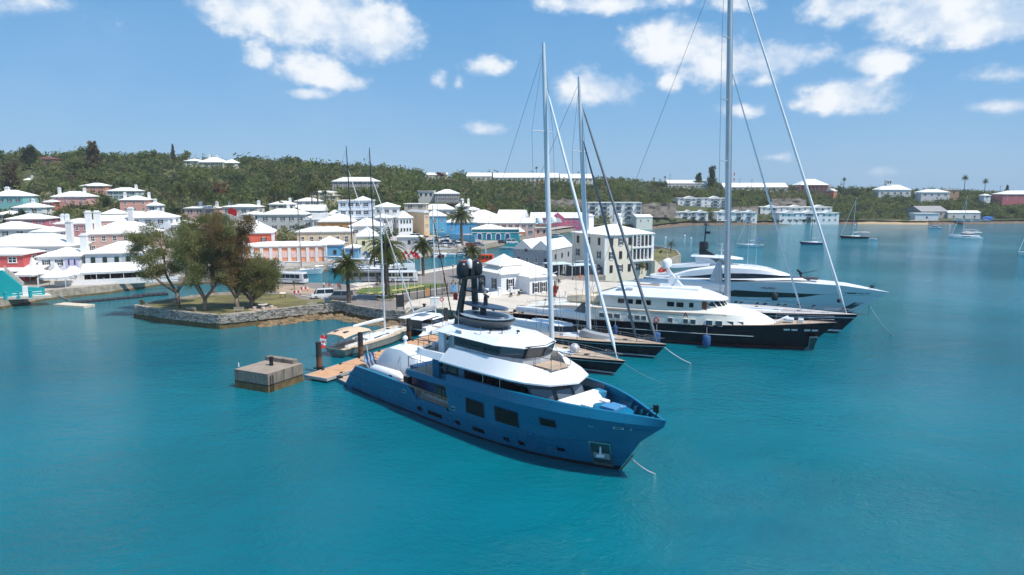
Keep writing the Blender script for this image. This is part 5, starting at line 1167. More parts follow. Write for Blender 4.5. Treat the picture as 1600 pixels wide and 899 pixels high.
 if domes:
  f, w, s = domes
  for sg in (-1, 1): mb = MB(); p = mp(f) + Vector((-w * .2, sg * w * .72, .1)); mb.lathe([(s * .6, 0), (s, .15), (s, s * 1.1), (s * .7, s * 1.7), (.02, s * 2)], tuple(p), 12); mb.build("satellite_dome", white_p, mk, True)
 if bimini:
  mb = MB(); w = db(-L * .9) * .95; zc = dz(-L * .9); rg = []
  for x, z in ((-L * 1.0, 2.0), (-L * .93, 2.2), (-L * .84, 2.3), (-L * .74, 2.2), (-L * .70, 1.95)): rg.append([(x, -w, zc + z - .35), (x, -w * .75, zc + z), (x, 0, zc + z + .12), (x, w * .75, zc + z), (x, w, zc + z - .35), (x, 0, zc + z - .02)])
  mb.loft(rg); bm = mb.build("bimini", bimini, t, True)
  mb = MB();
  for sg in (-1, 1):
   for x in (-L * .97, -L * .86, -L * .72): mb.path([(x, sg * w * .95, zc + .1), (x - .1, sg * w * .98, zc + 1.75)], .03, 5)
   mb.path([(-L * .86, sg * w * .95, zc + .1), (-L * .74, sg * w * .98, zc + 1.8)], .025, 5)
  mb.build("bimini_frame", steel, t)
  if detail > 1:
   for x, y in ((-L * .93, .2), (-L * .93, -.25), (-L * .84, 0)): mb = MB(); mb.cbox((x, y * w * 2, zc + 2.32), (.9, .5, .03)); mb.build("solar_panel", mat("solar_navy", (36, 44, 60), .3), bm)
 return t, dz, db, mp
# near sloop, middle sloop, tall sloop
white_line = mat("waterline_white", (208, 214, 218), .35)
s1, dz1, db1, mp1 = sailboat("sloop", "dark blue sloop with red waterline nearest the blue yacht's bow", (13.2, 86.7, 0), R(-41), 30, 7.0, 1.95, navy, white_line, mat("boot_red", (168, 32, 40), .4), 43.3, .335, .38, 1.9, mastm, ((.255, 2.4), (.72, 2.3)), ((.88, .6, furlm, .24),), 13.5, 2.6, teak, domes=(.42, 2.1, .5), swid=.09, wire=.03)
mb = MB(); mb.cbox((0, 0, 0), (.01, .01, .01))
for f in (.425,):
 for sg in (-1, 1): mb = MB(); mb.path([mp1(f), mp1(f) + Vector((-.4, sg * 2.3, 0))], .08, 6); mb.build("dome_bar", mastm, s1)
s2, dz2, db2, mp2 = sailboat("sloop", "navy sloop with grey furled headsails moored second from the blue yacht", (20.3, 95.6, 0), R(-34.5), 32, 7.2, 2.05, navy, white_line, antifoul, 40.2, .325, .36, 2.4, mastm, ((.30, 2.3), (.72, 2.0)), ((.92, .5, furlg, .24), (.79, -2.6, furlg, .2)), 13, 2.6, teak, swid=.09, wire=.03)
s3, dz3, db3, mp3 = sailboat("tall_sloop", "dark hulled giant sloop with very tall grey mast beside the black hulled yacht", (55.0, 112.8, 0), R(-30), 46, 9.6, 3.1, navy2, white_line, antifoul, 68, .402, .56, 2.2, mastg, ((.24, 3.3), (.40, 3.2), (.56, 3.0), (.72, 2.7), (.86, 2.2)), ((.95, 1.0, furlm, .24), (.655, -6.0, furlm, .17)), 17, 3.0, mat("deck_grey", (196, 190, 184), .7), swid=.12, wire=.035)
def silver_ball(th, p, label, r=.75):
 t = thing("wrapped_sail_bundle", label, "bundle", on(th, p)); mb = MB(); mb.lathe([(.1, 0), (r * .8, .1), (r, r * .6), (r * .85, r * 1.2), (r * .4, r * 1.6), (.02, r * 1.65)], (0, 0, 0), 12); o = mb.build("cover", mat("silver_wrap", (206, 206, 208), .35, .3, var=.5, scale=3, bump=.9, bscale=5), t, True);
silver_ball(s1, (-6.4, .3, 1.95), "silver wrapped bundle on the near sloop's foredeck")
t = thing("stowed_dinghy", "grey covered dinghy lying on the middle sloop's foredeck", "covered boat", on(s2, (-9.2, -.6, dz2(-8))), R(-34.5)); mb = MB(); rg = []
for x, w, z in ((-2.4, .5, .9), (-1.6, .95, 1.35), (0, 1.0, 1.0), (1.8, .8, .8), (2.8, .3, .55)): rg.append([(x, -w, .05), (x, -w * .8, z * .7), (x, 0, z), (x, w * .8, z * .7), (x, w, .05)])
mb.loft(rg); mb.build("cover", greyc, t, True)
mb = MB(); mb.path([(-L_, 0, z) for L_, z in ()], .1) if False else None
# raised white deck saloons with wraparound dark windows on the two sloops
def saloon(th, x0, x1, w, z0, h, label=None):
 mb = MB(); n = 9; a = [];
 O = [(x0, w * .9), (x0 + (x1 - x0) * .3, w), (x0 + (x1 - x0) * .6, w * .92), (x0 + (x1 - x0) * .85, w * .6), (x1, 0.02)]
 sc = lambda k, z, d: [(x - d * (1 if x > x0 + 1 else 0), y * k, z) for x, y in O]
 skin(mb, [sc(1, z0, 0), sc(.99, z0 + h * .30, .1), sc(.86, z0 + h * .75, .9), sc(.8, z0 + h * .86, 1.1), [(x, .0, z0 + h) for x, y, z in sc(.8, 0, 1.2)]], [0, 1, 0, 0], 3); mb.build("deck_saloon", [yw, glass], th, True)
saloon(s1, -20.5, -12.0, 2.1, 1.75, 1.6); saloon(s2, -20.5, -12.2, 2.2, 1.85, 1.8); saloon(s3, -33, -20, 2.6, 2.8, 2.0)
t = thing("triangle_sail_cover", "grey triangular sail cover standing at the middle sloop's mast", "sail cover", on(s2, (-10.9, .1, 2.0)), R(-34.5)); mb = MB(); mb.loft([[(-3.4, -.2, 2.2), (-.4, -.3, 2.2), (-.4, .3, 2.2), (-3.4, .2, 2.2)], [(-.8, -.12, 5.0), (-.4, -.14, 5.0), (-.4, .14, 5.0), (-.8, .12, 5.0)]]); mb.build("canvas", mat("canvas_charcoal", (98, 102, 108), .8), t)
t = thing("mast_sail_cover", "pale grey mast foot sail cover on the tall sloop", "sail cover", on(s3, (-19.3, 0, 5.2)), R(-30)); mb = MB(); mb.loft([[(-3.4, -.4, 0), (0, -.5, 0), (0, .5, 0), (-3.4, .4, 0)], [(-1.2, -.2, 6.0), (-.6, -.2, 6.0), (-.6, .2, 6.0), (-1.2, .2, 6.0)]]); mb.build("canvas", mat("canvas_pale", (196, 204, 208), .7), t)
line("mooring_line", on(s2, (1.4, 0, 2.0)), at(1080, 568, 0), .05, ropem, "white mooring line from the middle sloop's bow into the water", .25)
line("mooring_line", on(s1, (1.4, 0, 1.9)), at(1040, 600, 0), .03, ropeg, "thin mooring line from the near sloop's bow into the water", .25)
line("mooring_line", on(M, (3.0, .4, 2.0)), at(1395, 525, 0), .045, ropeg, "grey mooring line from the silver yacht's bow, farther one", .4)
line("mooring_line", on(M, (3.0, -.4, 2.0)), at(1358, 492, 0), .045, ropeg, "grey mooring line from the silver yacht's bow, nearer one", .3)
# ---- pontoon, piles, concrete dolphin
P0 = [at(474, 588, .6), at(527, 592 - 1, .6)]
pa, pb = at(500, 587, .6), at(689, 524, .6); pd = (pb - pa).normalized(); pang = math.atan2(pd.y, pd.x); pl = (pb - pa).length
PT = thing("pontoon", "floating pontoon walkway with orange tan decking beside the blue yacht", "pontoon", (pa.x, pa.y, 0), pang)
deckm_p = mat("pontoon_decking", (204, 158, 120), .8, var=.12, scale=1.2, bump=.2, bscale=12); pont_g = mat("pontoon_grey", (178, 174, 170), .7, var=.1)
npan = 9; pw = 1.9
for i in range(npan):
 x0 = pl * i / npan - (.6 if i == 0 else 0); x1 = pl * (i + 1) / npan - .04
 mb = MB(); mb.box(x0, x1, -pw + .12, pw - .12, .5, .60); mb.build("deck_panel", deckm_p, PT)
mb = MB(); mb.box(-.8, pl, -pw, -pw + .11, .28, .64); mb.box(-.8, pl, pw - .11, pw, .28, .64); mb.box(-.8, -.62, -pw + .11, pw - .11, .28, .64); mb.build("edge_fender", pont_g, PT)
mb = MB();
for i in range(6): mb.box(pl * i / 6 + .2, pl * (i + 1) / 6 - .2, -pw + .2, pw - .2, -.5, .5)
mb.build("float", mat("float_black", (40, 42, 44), .7), PT, kind='stuff')
for f in (.08, .2, .34, .5, .66, .8):
 for sg in (-1, 1):
  mb = MB(); mb.cbox((pl * f, sg * (pw - .35), .70), (.5, .12, .1)); mb.cbox((pl * f, sg * (pw - .35), .63), (.2, .2, .08)); mb.build("cleat", carbon, PT)
pil = thing("steel_pile", "rusty footed black steel pile nearest the pontoon's outer end", "pile", at(499, 574, .6), 0, "piles along the pontoon")
mb = MB(); mb.path([(0, 0, -2), (0, 0, .62), (0, 0, 1.4)], [.36, .36, .36], 14, 0); mb.path([(0, 0, 1.4), (0, 0, 3.35)], .362, 14, 1); mb.lathe([(.37, 0), (.37, .12)], (0, 0, 3.3), 14, 1); mb.build("shaft", [mat("pile_rust", (120, 72, 46), .9, var=.5, scale=2), mat("pile_black", (42, 42, 44), .7, var=.2)], pil, True)
mb = MB(); mb.cbox((0, -.2, .05), (1.2, 1.0, .16)); mb.build("guide", carbon, pil)
for px, py, lb in ((564, 556, "black steel pile halfway along the pontoon by the tan sailing yacht"), (639, 531, "black steel pile near the catamaran's stern"), (697, 512, "steel pile at the quay end of the pontoon")): dup(pil, at(px, py, .3), 0, lb)
D = thing("concrete_dolphin", "weathered concrete mooring block standing in the water, left of the pontoon", "mooring block", (0, 0, 0))
cm = mat("dolphin_concrete", (138, 127, 114), .9, var=.25, scale=1.1, bump=.5, bscale=5, streak=.95, dirt=(62, 58, 50))
zt = 2.3; c1, c2, c3 = at(366, 577, zt), at(418, 585, zt), at(473, 568, zt); c4 = c1 + c3 - c2
mb = MB(); pl4 = [c1.xy, c2.xy, c3.xy, c4.xy]; mb.prism([tuple(p) for p in pl4], .25, zt, 0, 2); cen = sum(pl4, Vector((0, 0))) / 4; mb.prism([tuple(cen + (p - cen) * 1.004) for p in pl4], -1.5, .75, 1); mb.prism([tuple(cen + (p - cen) * 1.003) for p in pl4], .74, .95, 3)
mb.build("block", [cm, tide_m, mat("dolphin_top_lit", (158, 143, 128), .9, var=.15, scale=.8, bump=.3, bscale=8), mat("weed_dark", (66, 60, 52), .9, var=.4)], D)  # top is a lighter copy of the side concrete, daylight put into colour
mb = MB(); e1_, e2_ = c4, c1 + (c4 - c1) * .0
dd = (c3 - c4).normalized(); nn = (c1 - c4).normalized()
mb.prism([tuple((c4 + nn * .02).xy), tuple((c4 + dd * (c3 - c4).length * .86 + nn * .02).xy), tuple((c4 + dd * (c3 - c4).length * .86 + nn * .9).xy), tuple((c4 + nn * .9).xy)], zt - .01, zt + .5); mb.build("kerb", cm, D, bevel=.06)
t = thing("bollard", "black iron bollard on top of the concrete mooring block", "bollard", at(424, 571, zt)); mb = MB(); mb.lathe([(.3, 0), (.24, .15), (.22, .8), (.32, .9), (.32, 1.05), (.1, 1.12)], (0, 0, 0), 12); mb.build("post", carbon, t, True)
t = thing("ladder", "rusted steel ladder strip on the mooring block's near corner", "ladder", c2); mb = MB(); dv = (c3 - c2).normalized();
for k in (.35, .8): mb.tube(dv * k + Vector((.05, -.08, -2.3)), dv * k + Vector((.05, -.08, -.3)), .04, n=5)
mb.build("rail", mat("rust_dark", (52, 44, 38), .9), t)
mb = MB()
for i in range(7): mb.tube(dv * .35 + Vector((.05, -.08, -2.1 + i * .3)), dv * .8 + Vector((.05, -.08, -2.1 + i * .3)), .03, n=4)
mb.build("rung", MATS["rust_dark"], t, kind='stuff')
mb = MB(); p = at(373, 573, zt); t = thing("marker_post", "short white marker post at the mooring block's left edge", "post", p); mb.tube((0, 0, 0), (0, 0, .5), .08, .05, 8); mb.build("post", white_p, t)
# ---- tan sailing yacht with a Canadian flag, and the catamarans
cs, dzc, dbc, mpc = sailboat("cruising_yacht", "tan decked sailing yacht with beige bimini and red maple leaf flag", at(650, 518, 0), R(63.5), 20.5, 5.2, 1.5, mat("hull_taupe", (168, 158, 146), .3, coat=.3), mat("stripe_dark", (60, 64, 68), .3), None, 21.5, .42, .15, .4, mastm, ((.3, 1.1), (.55, 1.0), (.78, .8)), ((.93, .3, furlm, .13),), 7.5, 2.2, mat("deck_tan", (208, 186, 160), .7), bimini=beigec, wheel=True)
ft = thing("canada_flag", "red and white maple leaf flag at the tan yacht's stern", "flag", on(cs, (-20.4, 1.4, 1.4)), R(200)); mb = MB(); mb.tube((0, 0, 0), (.5, 0, 2.1), .03, .02, 5); mb.build("pole", white_p, ft)
fc = MB(); n = 8
for i in range(n):
 mi = 0 if i in (0, 1, 6, 7) else 1; W = 1.8; P = lambda a, b: (W * a / n, .12 * math.sin(a) * a / n, .45 * b - .2 * (a / n) ** 1.5)
 fc.poly([P(i, -1), P(i + 1, -1), P(i + 1, 1), P(i, 1)], mi)
f = fc.build("cloth", [mat("flag_maple_red", (206, 32, 40), .8), mat("flag_white", (240, 240, 240), .8)], ft); f.location = (.4, 0, 1.7); f.rotation_euler = (0, R(72), 0)
lf = MB(); star = [(math.sin(2 * PI * i / 14) * (.26 if i % 2 == 0 else .13), .0, math.cos(2 * PI * i / 14) * (.26 if i % 2 == 0 else .13)) for i in range(14)]
for off in (-.13, .13): lf.poly([(.9 + p[2], p[1] + off + .0, -.1 + p[0]) for p in (star if off < 0 else star[::-1])])
lf.build("maple_leaf", MATS["flag_maple_red"], f)
mb = MB(); leafp = [(p[0] * 1.1, 0, p[2] * 1.1) for p in star]; e = MB(); e.poly(leafp); o = e.build("emblem", MATS["flag_maple_red"], cs); o.location = (-20.3, .6, .9); o.rotation_euler = (0, 0, R(-90))
def catamaran(label, loc, rz, L, W, fb, mast, detail=2, name="catamaran", group=None, mastx=.42, fm=None):
 """x=0 bow, -L stern"""
 t = thing(name, label, "catamaran", loc, rz, group)
 for sg in (-1, 1):
  mb = MB(); rg = []; hw = W * .13
  for f, w, z in ((0, .06, 1.0), (.1, .55, 1.0), (.35, 1, .98), (.7, 1, .95), (.86, .95, .85), (.93, .9, .4), (1.0, .85, .22)):
   x = -L * f; c = sg * (W / 2 - hw); rg.append([(x, c - hw * w * .7, -.4), (x, c - hw * w, fb * .5 * min(1, z + .2)), (x, c - hw * w * .9, fb * z), (x, c + hw * w * .9, fb * z), (x, c + hw * w, fb * .5 * min(1, z + .2)), (x, c + hw * w * .7, -.4)])
  mb.loft(rg); h = mb.build("hull", yw, t, True)
  if detail > 1:
   mb = MB(); s2_ = sg * (W / 2 - hw + hw * 1.0); mb.cbox((-L * .42, sg * (W / 2 + .01), fb * .72), (L * .28, .05, fb * .14)); mb.build("hull_window", glass, h)
 mb = MB(); mb.box(-L * .9, -L * .3, -W * .36, W * .36, fb * .62, fb * .98); mb.box(-L * .3, -L * .28, -W * .36, W * .36, fb * .8, fb); mb.build("bridge_deck", yw, t)
 mb = MB(); sc = lambda k, z, d: [(-L * .72, -W * .33 * k, z), (-L * .45 - d, -W * .33 * k, z), (-L * .36 - d * 1.6, -W * .2 * k, z), (-L * .34 - d * 1.8, 0, z), (-L * .36 - d * 1.6, W * .2 * k, z), (-L * .45 - d, W * .33 * k, z), (-L * .72, W * .33 * k, z)]
 mb.loft([sc(1, fb * .95, 0), sc(.98, fb * 1.1, .1)], mi=0); mb.loft([sc(.975, fb * 1.1, .12), sc(.88, fb * 1.62, L * .03)], mi=1); mb.loft([sc(.98, fb * 1.62, L * .02), sc(.9, fb * 1.74, L * .035)], mi=0); mb.build("saloon", [yw, glass], t)
 mb = MB(); mb.loft([[(-L * .98, -W * .36, fb * 1.9), (-L * .5, -W * .3, fb * 1.95), (-L * .5, W * .3, fb * 1.95), (-L * .98, W * .36, fb * 1.9)], [(-L * .96, -W * .33, fb * 2.0), (-L * .52, -W * .27, fb * 2.07), (-L * .52, W * .27, fb * 2.07), (-L * .96, W * .33, fb * 2.0)]]); rf = mb.build("hardtop", yw, t, bevel=.04)
 mb = MB(); mb.cbox((-L * .72, 0, fb * 2.07), (L * .16, W * .28, .05)); mb.build("roof_hatch", glass2, rf)
 for sg in (-1, 1):
  for x in (-L * .95, -L * .74): mb = MB(); mb.tube((x, sg * W * .31, fb * .95), (x, sg * W * .31, fb * 1.93), .05, n=5); mb.build("hardtop_post", steel, t)
 mb = MB(); mb.tube((-L * mastx, 0, fb * 1.7), (-L * mastx - .3, 0, mast), .12, .08, 8); mk = mb.build("mast", mastm, t)
 mb = MB(); mb.path([(-L * mastx - .1, 0, fb * 2.3), (-L * .94, 0, fb * 2.5)], .1, 6); bo = mb.build("boom", mastm, t); mb = MB(); mb.path([(-L * mastx - .1, 0, fb * 2.6), (-L * .7, 0, fb * 2.65), (-L * .93, 0, fb * 2.55)], [.26, .24, .12], 8, squash=1.4); mb.build("sail_bag", greyc, bo, True)
 mb = MB(); mb.path([(-.2, 0, fb), (-.5, 0, fb * 1.2), (-L * mastx - .3, 0, mast * .9)], [.05, .12, .05], 6); mb.build("furled_headsail", fm or furlm, t)
 mb = MB()
 for sg in (-1, 1): mb.path([(-L * mastx - 1.2, sg * W * .45, fb), (-L * mastx - .3, 0, mast * .9)], .02, 4)
 mb.build("shroud", wirem, t, kind='stuff')
 return t
def heading_px(a, b): p, q = at(*a), at(*b); return math.atan2(q.y - p.y, q.x - p.x)
ct = catamaran("white catamaran with grey sail bag at the head of the pontoon", Vector((-10.6, 121.0, 0)), R(60), 12.6, 7.0, 1.5, 21.4, fm=carbon)
mb = MB(); mb.cbox((-12.0, -1.0, 2.0), (.1, 2.4, 1.3)); mb.build("cockpit_screen", mat("screen_dark", (64, 68, 70), .6), ct)
# ================================================================ buildings
roofm = mat("limewashed_roof", (238, 236, 230), .8, var=.06, scale=.25, streak=.22, dirt=(206, 204, 198))
roofg = mat("grey_roof", (190, 192, 192), .8, var=.1, scale=.3)
trimw = mat("trim_white", (236, 236, 234), .6, var=.03)
wglass = mat("window_glass", (40, 46, 54), .08, var=0, spec=.7)
shutg = mat("shutter_green", (50, 76, 66), .6, var=.08); shutd = mat("shutter_dark", (52, 50, 54), .6, var=.08)
def wallm(rgb): return mat("render_%d_%d_%d" % rgb, tuple(int(v + (245 - v) * .16) for v in rgb), .85, var=.06, scale=.4, streak=.18, bump=.1, bscale=8)
def mk(mb, name, m):
 me = bpy.data.meshes.new(name); me.from_pydata(mb.v, [], mb.f); me.materials.append(m); me.update(); return me
_f = MB();
for b in ((-.5, -.42, -.5, .5), (.42, .5, -.5, .5), (-.42, .42, .43, .5), (-.42, .42, -.5, -.43), (-.03, .03, -.43, .43), (-.42, -.03, -.03, .03), (.03, .42, -.03, .03)): _f.box(b[0], b[1], -.06, .03, b[2], b[3])
_f.box(-.58, .58, -.12, .02, -.58, -.5)
WF = mk(_f, "window", trimw); WP = mk(MB().box(-.42, .42, -.02, .02, -.43, .43), "pane", wglass)
_sh = MB();
for a in (-1, 1):
 _sh.box(min(a * .5, a * .86), max(a * .5, a * .86), -.09, .0, -.5, .5)
 for j in range(5): _sh.box(min(a * .54, a * .82), max(a * .54, a * .82), -.12, -.09, -.46 + j * .19, -.34 + j * .19)
WSG = mk(_sh, "shutter", shutg); WSD = mk(_sh, "shutter", shutd)
_cl = MB(); _cl.box(-.5, .5, -.1, 0, -.5, .5)
for a in (-.25, .25):
 for j in range(6): _cl.box(a - .2, a + .2, -.13, -.1, -.46 + j * .16, -.36 + j * .16)
WCG = mk(_cl, "closed_shutter", shutg); WCD = mk(_cl, "closed_shutter", shutd)
def window(par, x, y, z, rz, w, h, mode):
 if mode in ('cg', 'cd'):
  o = link("window", WCG if mode == 'cg' else WCD, par)
 else:
  o = link("window", WF, par); link("pane", WP, o)
  if mode in ('sg', 'sd'): link("shutter", WSG if mode == 'sg' else WSD, o)
 o.location = (x, y, z); o.rotation_euler = (0, 0, rz); o.scale = (w, 1, h); return o
BOXES = []                                  # photo boxes of the buildings, to keep trees off them
def roof_mesh(w, d, h, kind, ov=.4):
 mb = MB(); W, D = w / 2 + ov, d / 2 + ov; th = .22
 def body(top):                           # eave slab + pitched planes
  mb.add([(-W, -D, 0), (W, -D, 0), (W, D, 0), (-W, D, 0), (-W, -D, th), (W, -D, th), (W, D, th), (-W, D, th)], [(3, 2, 1, 0), (0, 1, 5, 4), (1, 2, 6, 5), (2, 3, 7, 6), (3, 0, 4, 7)])
 body(h)
 if kind == 'hip':
  if w >= d: r = (w - d) / 2 + .02; a, b = (-r, 0, h), (r, 0, h); mb.add([(-W, -D, th), (W, -D, th), (W, D, th), (-W, D, th), a, b], [(0, 1, 5, 4), (2, 3, 4, 5), (1, 2, 5), (3, 0, 4)])
  else: r = (d - w) / 2 + .02; a, b = (0, -r, h), (0, r, h); mb.add([(-W, -D, th), (W, -D, th), (W, D, th), (-W, D, th), a, b], [(0, 1, 4), (1, 2, 5, 4), (2, 3, 5), (3, 0, 4, 5)])
 elif kind == 'gable': mb.add([(-W, -D, th), (W, -D, th), (W, D, th), (-W, D, th), (-W, 0, h), (W, 0, h)], [(0, 1, 5, 4), (2, 3, 4, 5), (1, 2, 5), (3, 0, 4)])
 elif kind == 'gabley': mb.add([(-W, -D, th), (W, -D, th), (W, D, th), (-W, D, th), (0, -D, h), (0, D, h)], [(0, 1, 4), (1, 2, 5, 4), (2, 3, 5), (3, 0, 4, 5)])
 elif kind == 'flat': mb.add([(-W, -D, th), (W, -D, th), (W, D, th), (-W, D, th)], [(0, 1, 2, 3)])
 if kind in ('hip', 'gable') and h > 1.0:     # stepped limestone courses
  for k in (.25, .5, .75):
   z = th + (h - th) * k;
   for sg in (-1, 1):
    y = sg * D * (1 - k); x = W - (min(w, d) / 2 + ov) * k if kind == 'hip' and w >= d else (W if kind == 'gable' else W * (1 - k))
    if kind == 'hip' and w < d: continue
    mb.cbox((0, y, z + .02), (2 * x - .1, .14, .09), 0)
 return mb
def house(label, xl, xr, ye, yr, yb, D, wall, yaw=0., dep=9., roof='hip', fl=1, cols=3, sc=2, mode='sd', ch=(), name="house", cat="house", ov=.4, rm=None, ww=.95, wh=1.35, floor0=None, back=True, group=None, trim=True, side=None):
 """a building set out from the photo: left/right eave columns, eave, ridge and base rows, distance of its near corner"""
 yr_ = R(yaw); xm = (xl + xr) / 2
 W = xcol(xr, D) - xcol(xl, D); dep0 = dep
 w = (W - dep * abs(math.sin(yr_))) / math.cos(yr_)
 if w < 2.5: w = 2.5
 cy = D + (w / 2 * abs(math.sin(yr_)) + dep / 2 * math.cos(yr_)); cx = xcol(xm, D) * (1 + (cy - D) / D * 0.55)
 ze = atD(xm, ye, D + w * .25 * abs(math.sin(yr_))).z; zb = atD(xm, yb, D + w * .25 * abs(math.sin(yr_))).z; zr = atD(xm, yr, cy).z
 H = max(ze - zb, 2.2); rh = min(max(zr - ze, .5), min(w, dep) * .5)
 BOXES.append((xl, xr, yr, yb if D < 235 else ye + .6 * (yb - ye), D))
 t = thing(name, label, cat, (cx, cy, ze - H), yr_, group)
 mb = MB(); mb.box(-w / 2, w / 2, -dep / 2, dep / 2, -3.5, H, 0)
 if roof == 'gable':
  for s in (-1, 1): mb.add([(s * w / 2, -dep / 2, H), (s * w / 2, dep / 2, H), (s * w / 2, 0, H + rh * .96)], [(0, 1, 2) if s > 0 else (2, 1, 0)])
 if roof == 'gabley':
  for s in (-1, 1): mb.add([(-w / 2, s * dep / 2, H), (w / 2, s * dep / 2, H), (0, s * dep / 2, H + rh * .96)], [(0, 1, 2) if s < 0 else (2, 1, 0)])
 wl_ = mb.build("wall", wallm(wall), t)
 if trim and roof != 'flat':
  mb = MB();
  for s in (-1, 1): mb.box(-w / 2 - .03, w / 2 + .03, min(s * dep / 2, s * (dep / 2 + .05)), max(s * dep / 2, s * (dep / 2 + .05)), H - .28, H - .02)
  mb.build("eave_band", trimw, t)
 rmb = roof_mesh(w, dep, rh, roof, ov if roof not in ('gable', 'gabley') else .25); ro = rmb.build("roof", rm or roofm, t); ro.location = (0, 0, H)
 for c in ch:                             # chimneys: local fraction along width, depth, height
  mb = MB(); cw = c[3] if len(c) > 3 else .55; mb.box(-cw, cw, -cw * .8, cw * .8, -rh - .5, c[2], 0); mb.box(-cw * 1.2, cw * 1.2, -cw, cw, c[2], c[2] + .22); mb.box(-cw * .7, cw * .7, -cw * .6, cw * .6, c[2] + .22, c[2] + .6)
  o = mb.build("chimney", trimw, ro); o.location = (c[0] * w / 2, c[1] * dep / 2, rh * .8)
 fh = H / fl
 def facade(n, x0, x1, fixed, rz):
  for f in range(fl):
   for i in range(n):
    u = x0 + (x1 - x0) * (i + .5) / n; z = f * fh + fh * .54; h = min(wh, fh * .55)
    md = mode if isinstance(mode, str) else mode[(i + f) % len(mode)]
    wdt = min(ww, (x1 - x0) / n * .5)
    if fixed[0] == 'y': window(t, u, fixed[1], z, rz, wdt, h, md)
    else: window(t, fixed[1], u, z, rz, wdt, h, md)
 facade(cols, -w / 2 + .4, w / 2 - .4, ('y', -dep / 2 - .01), 0)
 if sc: facade(sc, -dep / 2 + .4, dep / 2 - .4, ('x', w / 2 + .01), PI / 2); facade(sc, -dep / 2 + .4, dep / 2 - .4, ('x', -w / 2 - .01), -PI / 2)
 t['_w'] = w; t['_d'] = dep; t['_h'] = H; t['_rh'] = rh
 return t
def dims(t): return t['_w'], t['_d'], t['_h'], t['_rh']
PINK = (222, 172, 154); BRICK = (198, 156, 142); MAG = (206, 104, 120); WHT = (236, 238, 240); CRM = (228, 206, 170); GRY = (196, 194, 188)
# ---- left waterfront
h_r1 = house("white two storey restaurant with dark green shutters over its long awning", 134, 238, 397, 377, 441, 166, WHT, 14, 12, 'hip', 2, 5, 2, 'cg', name="restaurant", cat="restaurant", wh=1.7, ch=())
h_r2 = house("white house with one lilac shutter left of the tall chimney", 64, 135, 402, 386, 440, 163, WHT, 12, 10, 'hip', 2, 3, 1, ('sd', 'sd'), ch=((.96, -.2, 3.2, .75),))
h_big = house("wide white roofed building behind the restaurant, largest left roof", -30, 124, 386, 365, 420, 192, (224, 224, 222), 4, 16, 'hip', 2, 6, 2, ch=((.95, -.7, 4.2, .8),))
h_red = house("dark red house with white framed triple windows at the left edge", -40, 49, 399, 387, 432, 160, (190, 62, 60), 6, 9, 'hip', 2, 3, 1, 'sash', ww=2.0, wh=1.6)
house("pink brick house with tall twin chimneys and sash windows", 136, 246, 366, 346, 396, 205, BRICK, 14, 13, 'hip', 2, 6, 2, 'sash', ch=((-.98, -.5, 3.6, .8), (-.75, -.4, 3.6, .8)), ww=1.1, wh=1.6)
house("white house with tall pyramid roof and bay towers right of the pink brick house", 208, 272, 341, 329, 366, 232, (228, 234, 240), 6, 11, 'hip', 2, 3, 2, 'sd', ch=((-.8, -1.1, 1.2, .8),))
house("salmon gabled house in front of the green hedge", 153, 205, 346, 336, 362, 228, PINK, 25, 9, 'gable', 1, 2, 1)
house("pink brick house with long white roof and two small chimneys", 94, 152, 350, 341, 366, 222, (206, 138, 136), 8, 10, 'hip', 1, 4, 1, 'sash', ch=((-.95, 0, 1.2), (-.7, 0, 1.2)))
house("magenta house with striped awnings on the left slope", 19, 82, 343, 334, 354, 240, MAG, 8, 10, 'hip', 1, 4, 2, 'sash')
house("grey walled house with wide white roof at the left edge", -14, 58, 359, 346, 372, 215, (200, 200, 196), 4, 11, 'hip', 1, 3, 1)
house("small white roofed cottage behind the magenta house", 60, 100, 363, 354, 374, 212, WHT, -6, 8, 'hip', 1, 2, 1)
house("turquoise house with cupola on the left hillside", -6, 49, 307, 297, 320, 300, (120, 190, 188), 4, 11, 'hip', 1, 4, 1, 'sd', ch=((-.3, 0, 1.4, .8),))
house("white roofed cottage below the turquoise house", 30, 76, 325, 317, 333, 280, WHT, 6, 9, 'hip', 1, 2, 1, ch=((.0, .0, 1.5),))
house("tiny red hut with white pyramid roof beside the hill road", 78, 93, 316, 312, 321, 292, (196, 96, 76), 0, 4, 'hip', 1, 1, 1)
house("pink house with chimneys and white blinds on the left slope", 92, 146, 308, 299, 317, 298, (226, 160, 150), 4, 10, 'hip', 2, 4, 1, 'sash', ch=((-.9, 0, 1.6), (.5, .2, 1.4)))
house("salmon house on the upper left slope", 135, 174, 291, 286, 302, 345, (224, 146, 116), 6, 9, 'hip', 2, 3, 1, 'sd')
house("pale blue verandah house right of the salmon house", 176, 221, 299, 293, 311, 330, (186, 206, 208), 4, 9, 'hip', 2, 5, 1, 'sd', ch=((.75, 0, 1.2),))
house("pink two storey house with white balcony columns", 190, 238, 313, 306, 332, 288, (220, 150, 132), 16, 9, 'hip', 2, 3, 2, 'sash', ch=((-.8, 0, 1.3), (.9, 0, 1.3)))
house("white cottage with one chimney right of the balcony house", 237, 253, 322, 316, 331, 288, WHT, 0, 6, 'hip', 1, 1, 1, ch=((.0, 0, 1.2),))
house("small white roofed house among trees below the balcony house", 163, 196, 335, 326, 345, 255, (226, 214, 206), 10, 8, 'hip', 1, 2, 1)
house("low white roof between the palms and pyramid roofed house", 200, 236, 336, 330, 344, 262, WHT, 0, 7, 'hip', 1, 2, 1)
house("cream cottage high on the left hill among trees", 38, 61, 286, 278, 292, 372, (226, 214, 190), 0, 8, 'hip', 1, 2, 1, ch=((.5, 0, 1.2),))
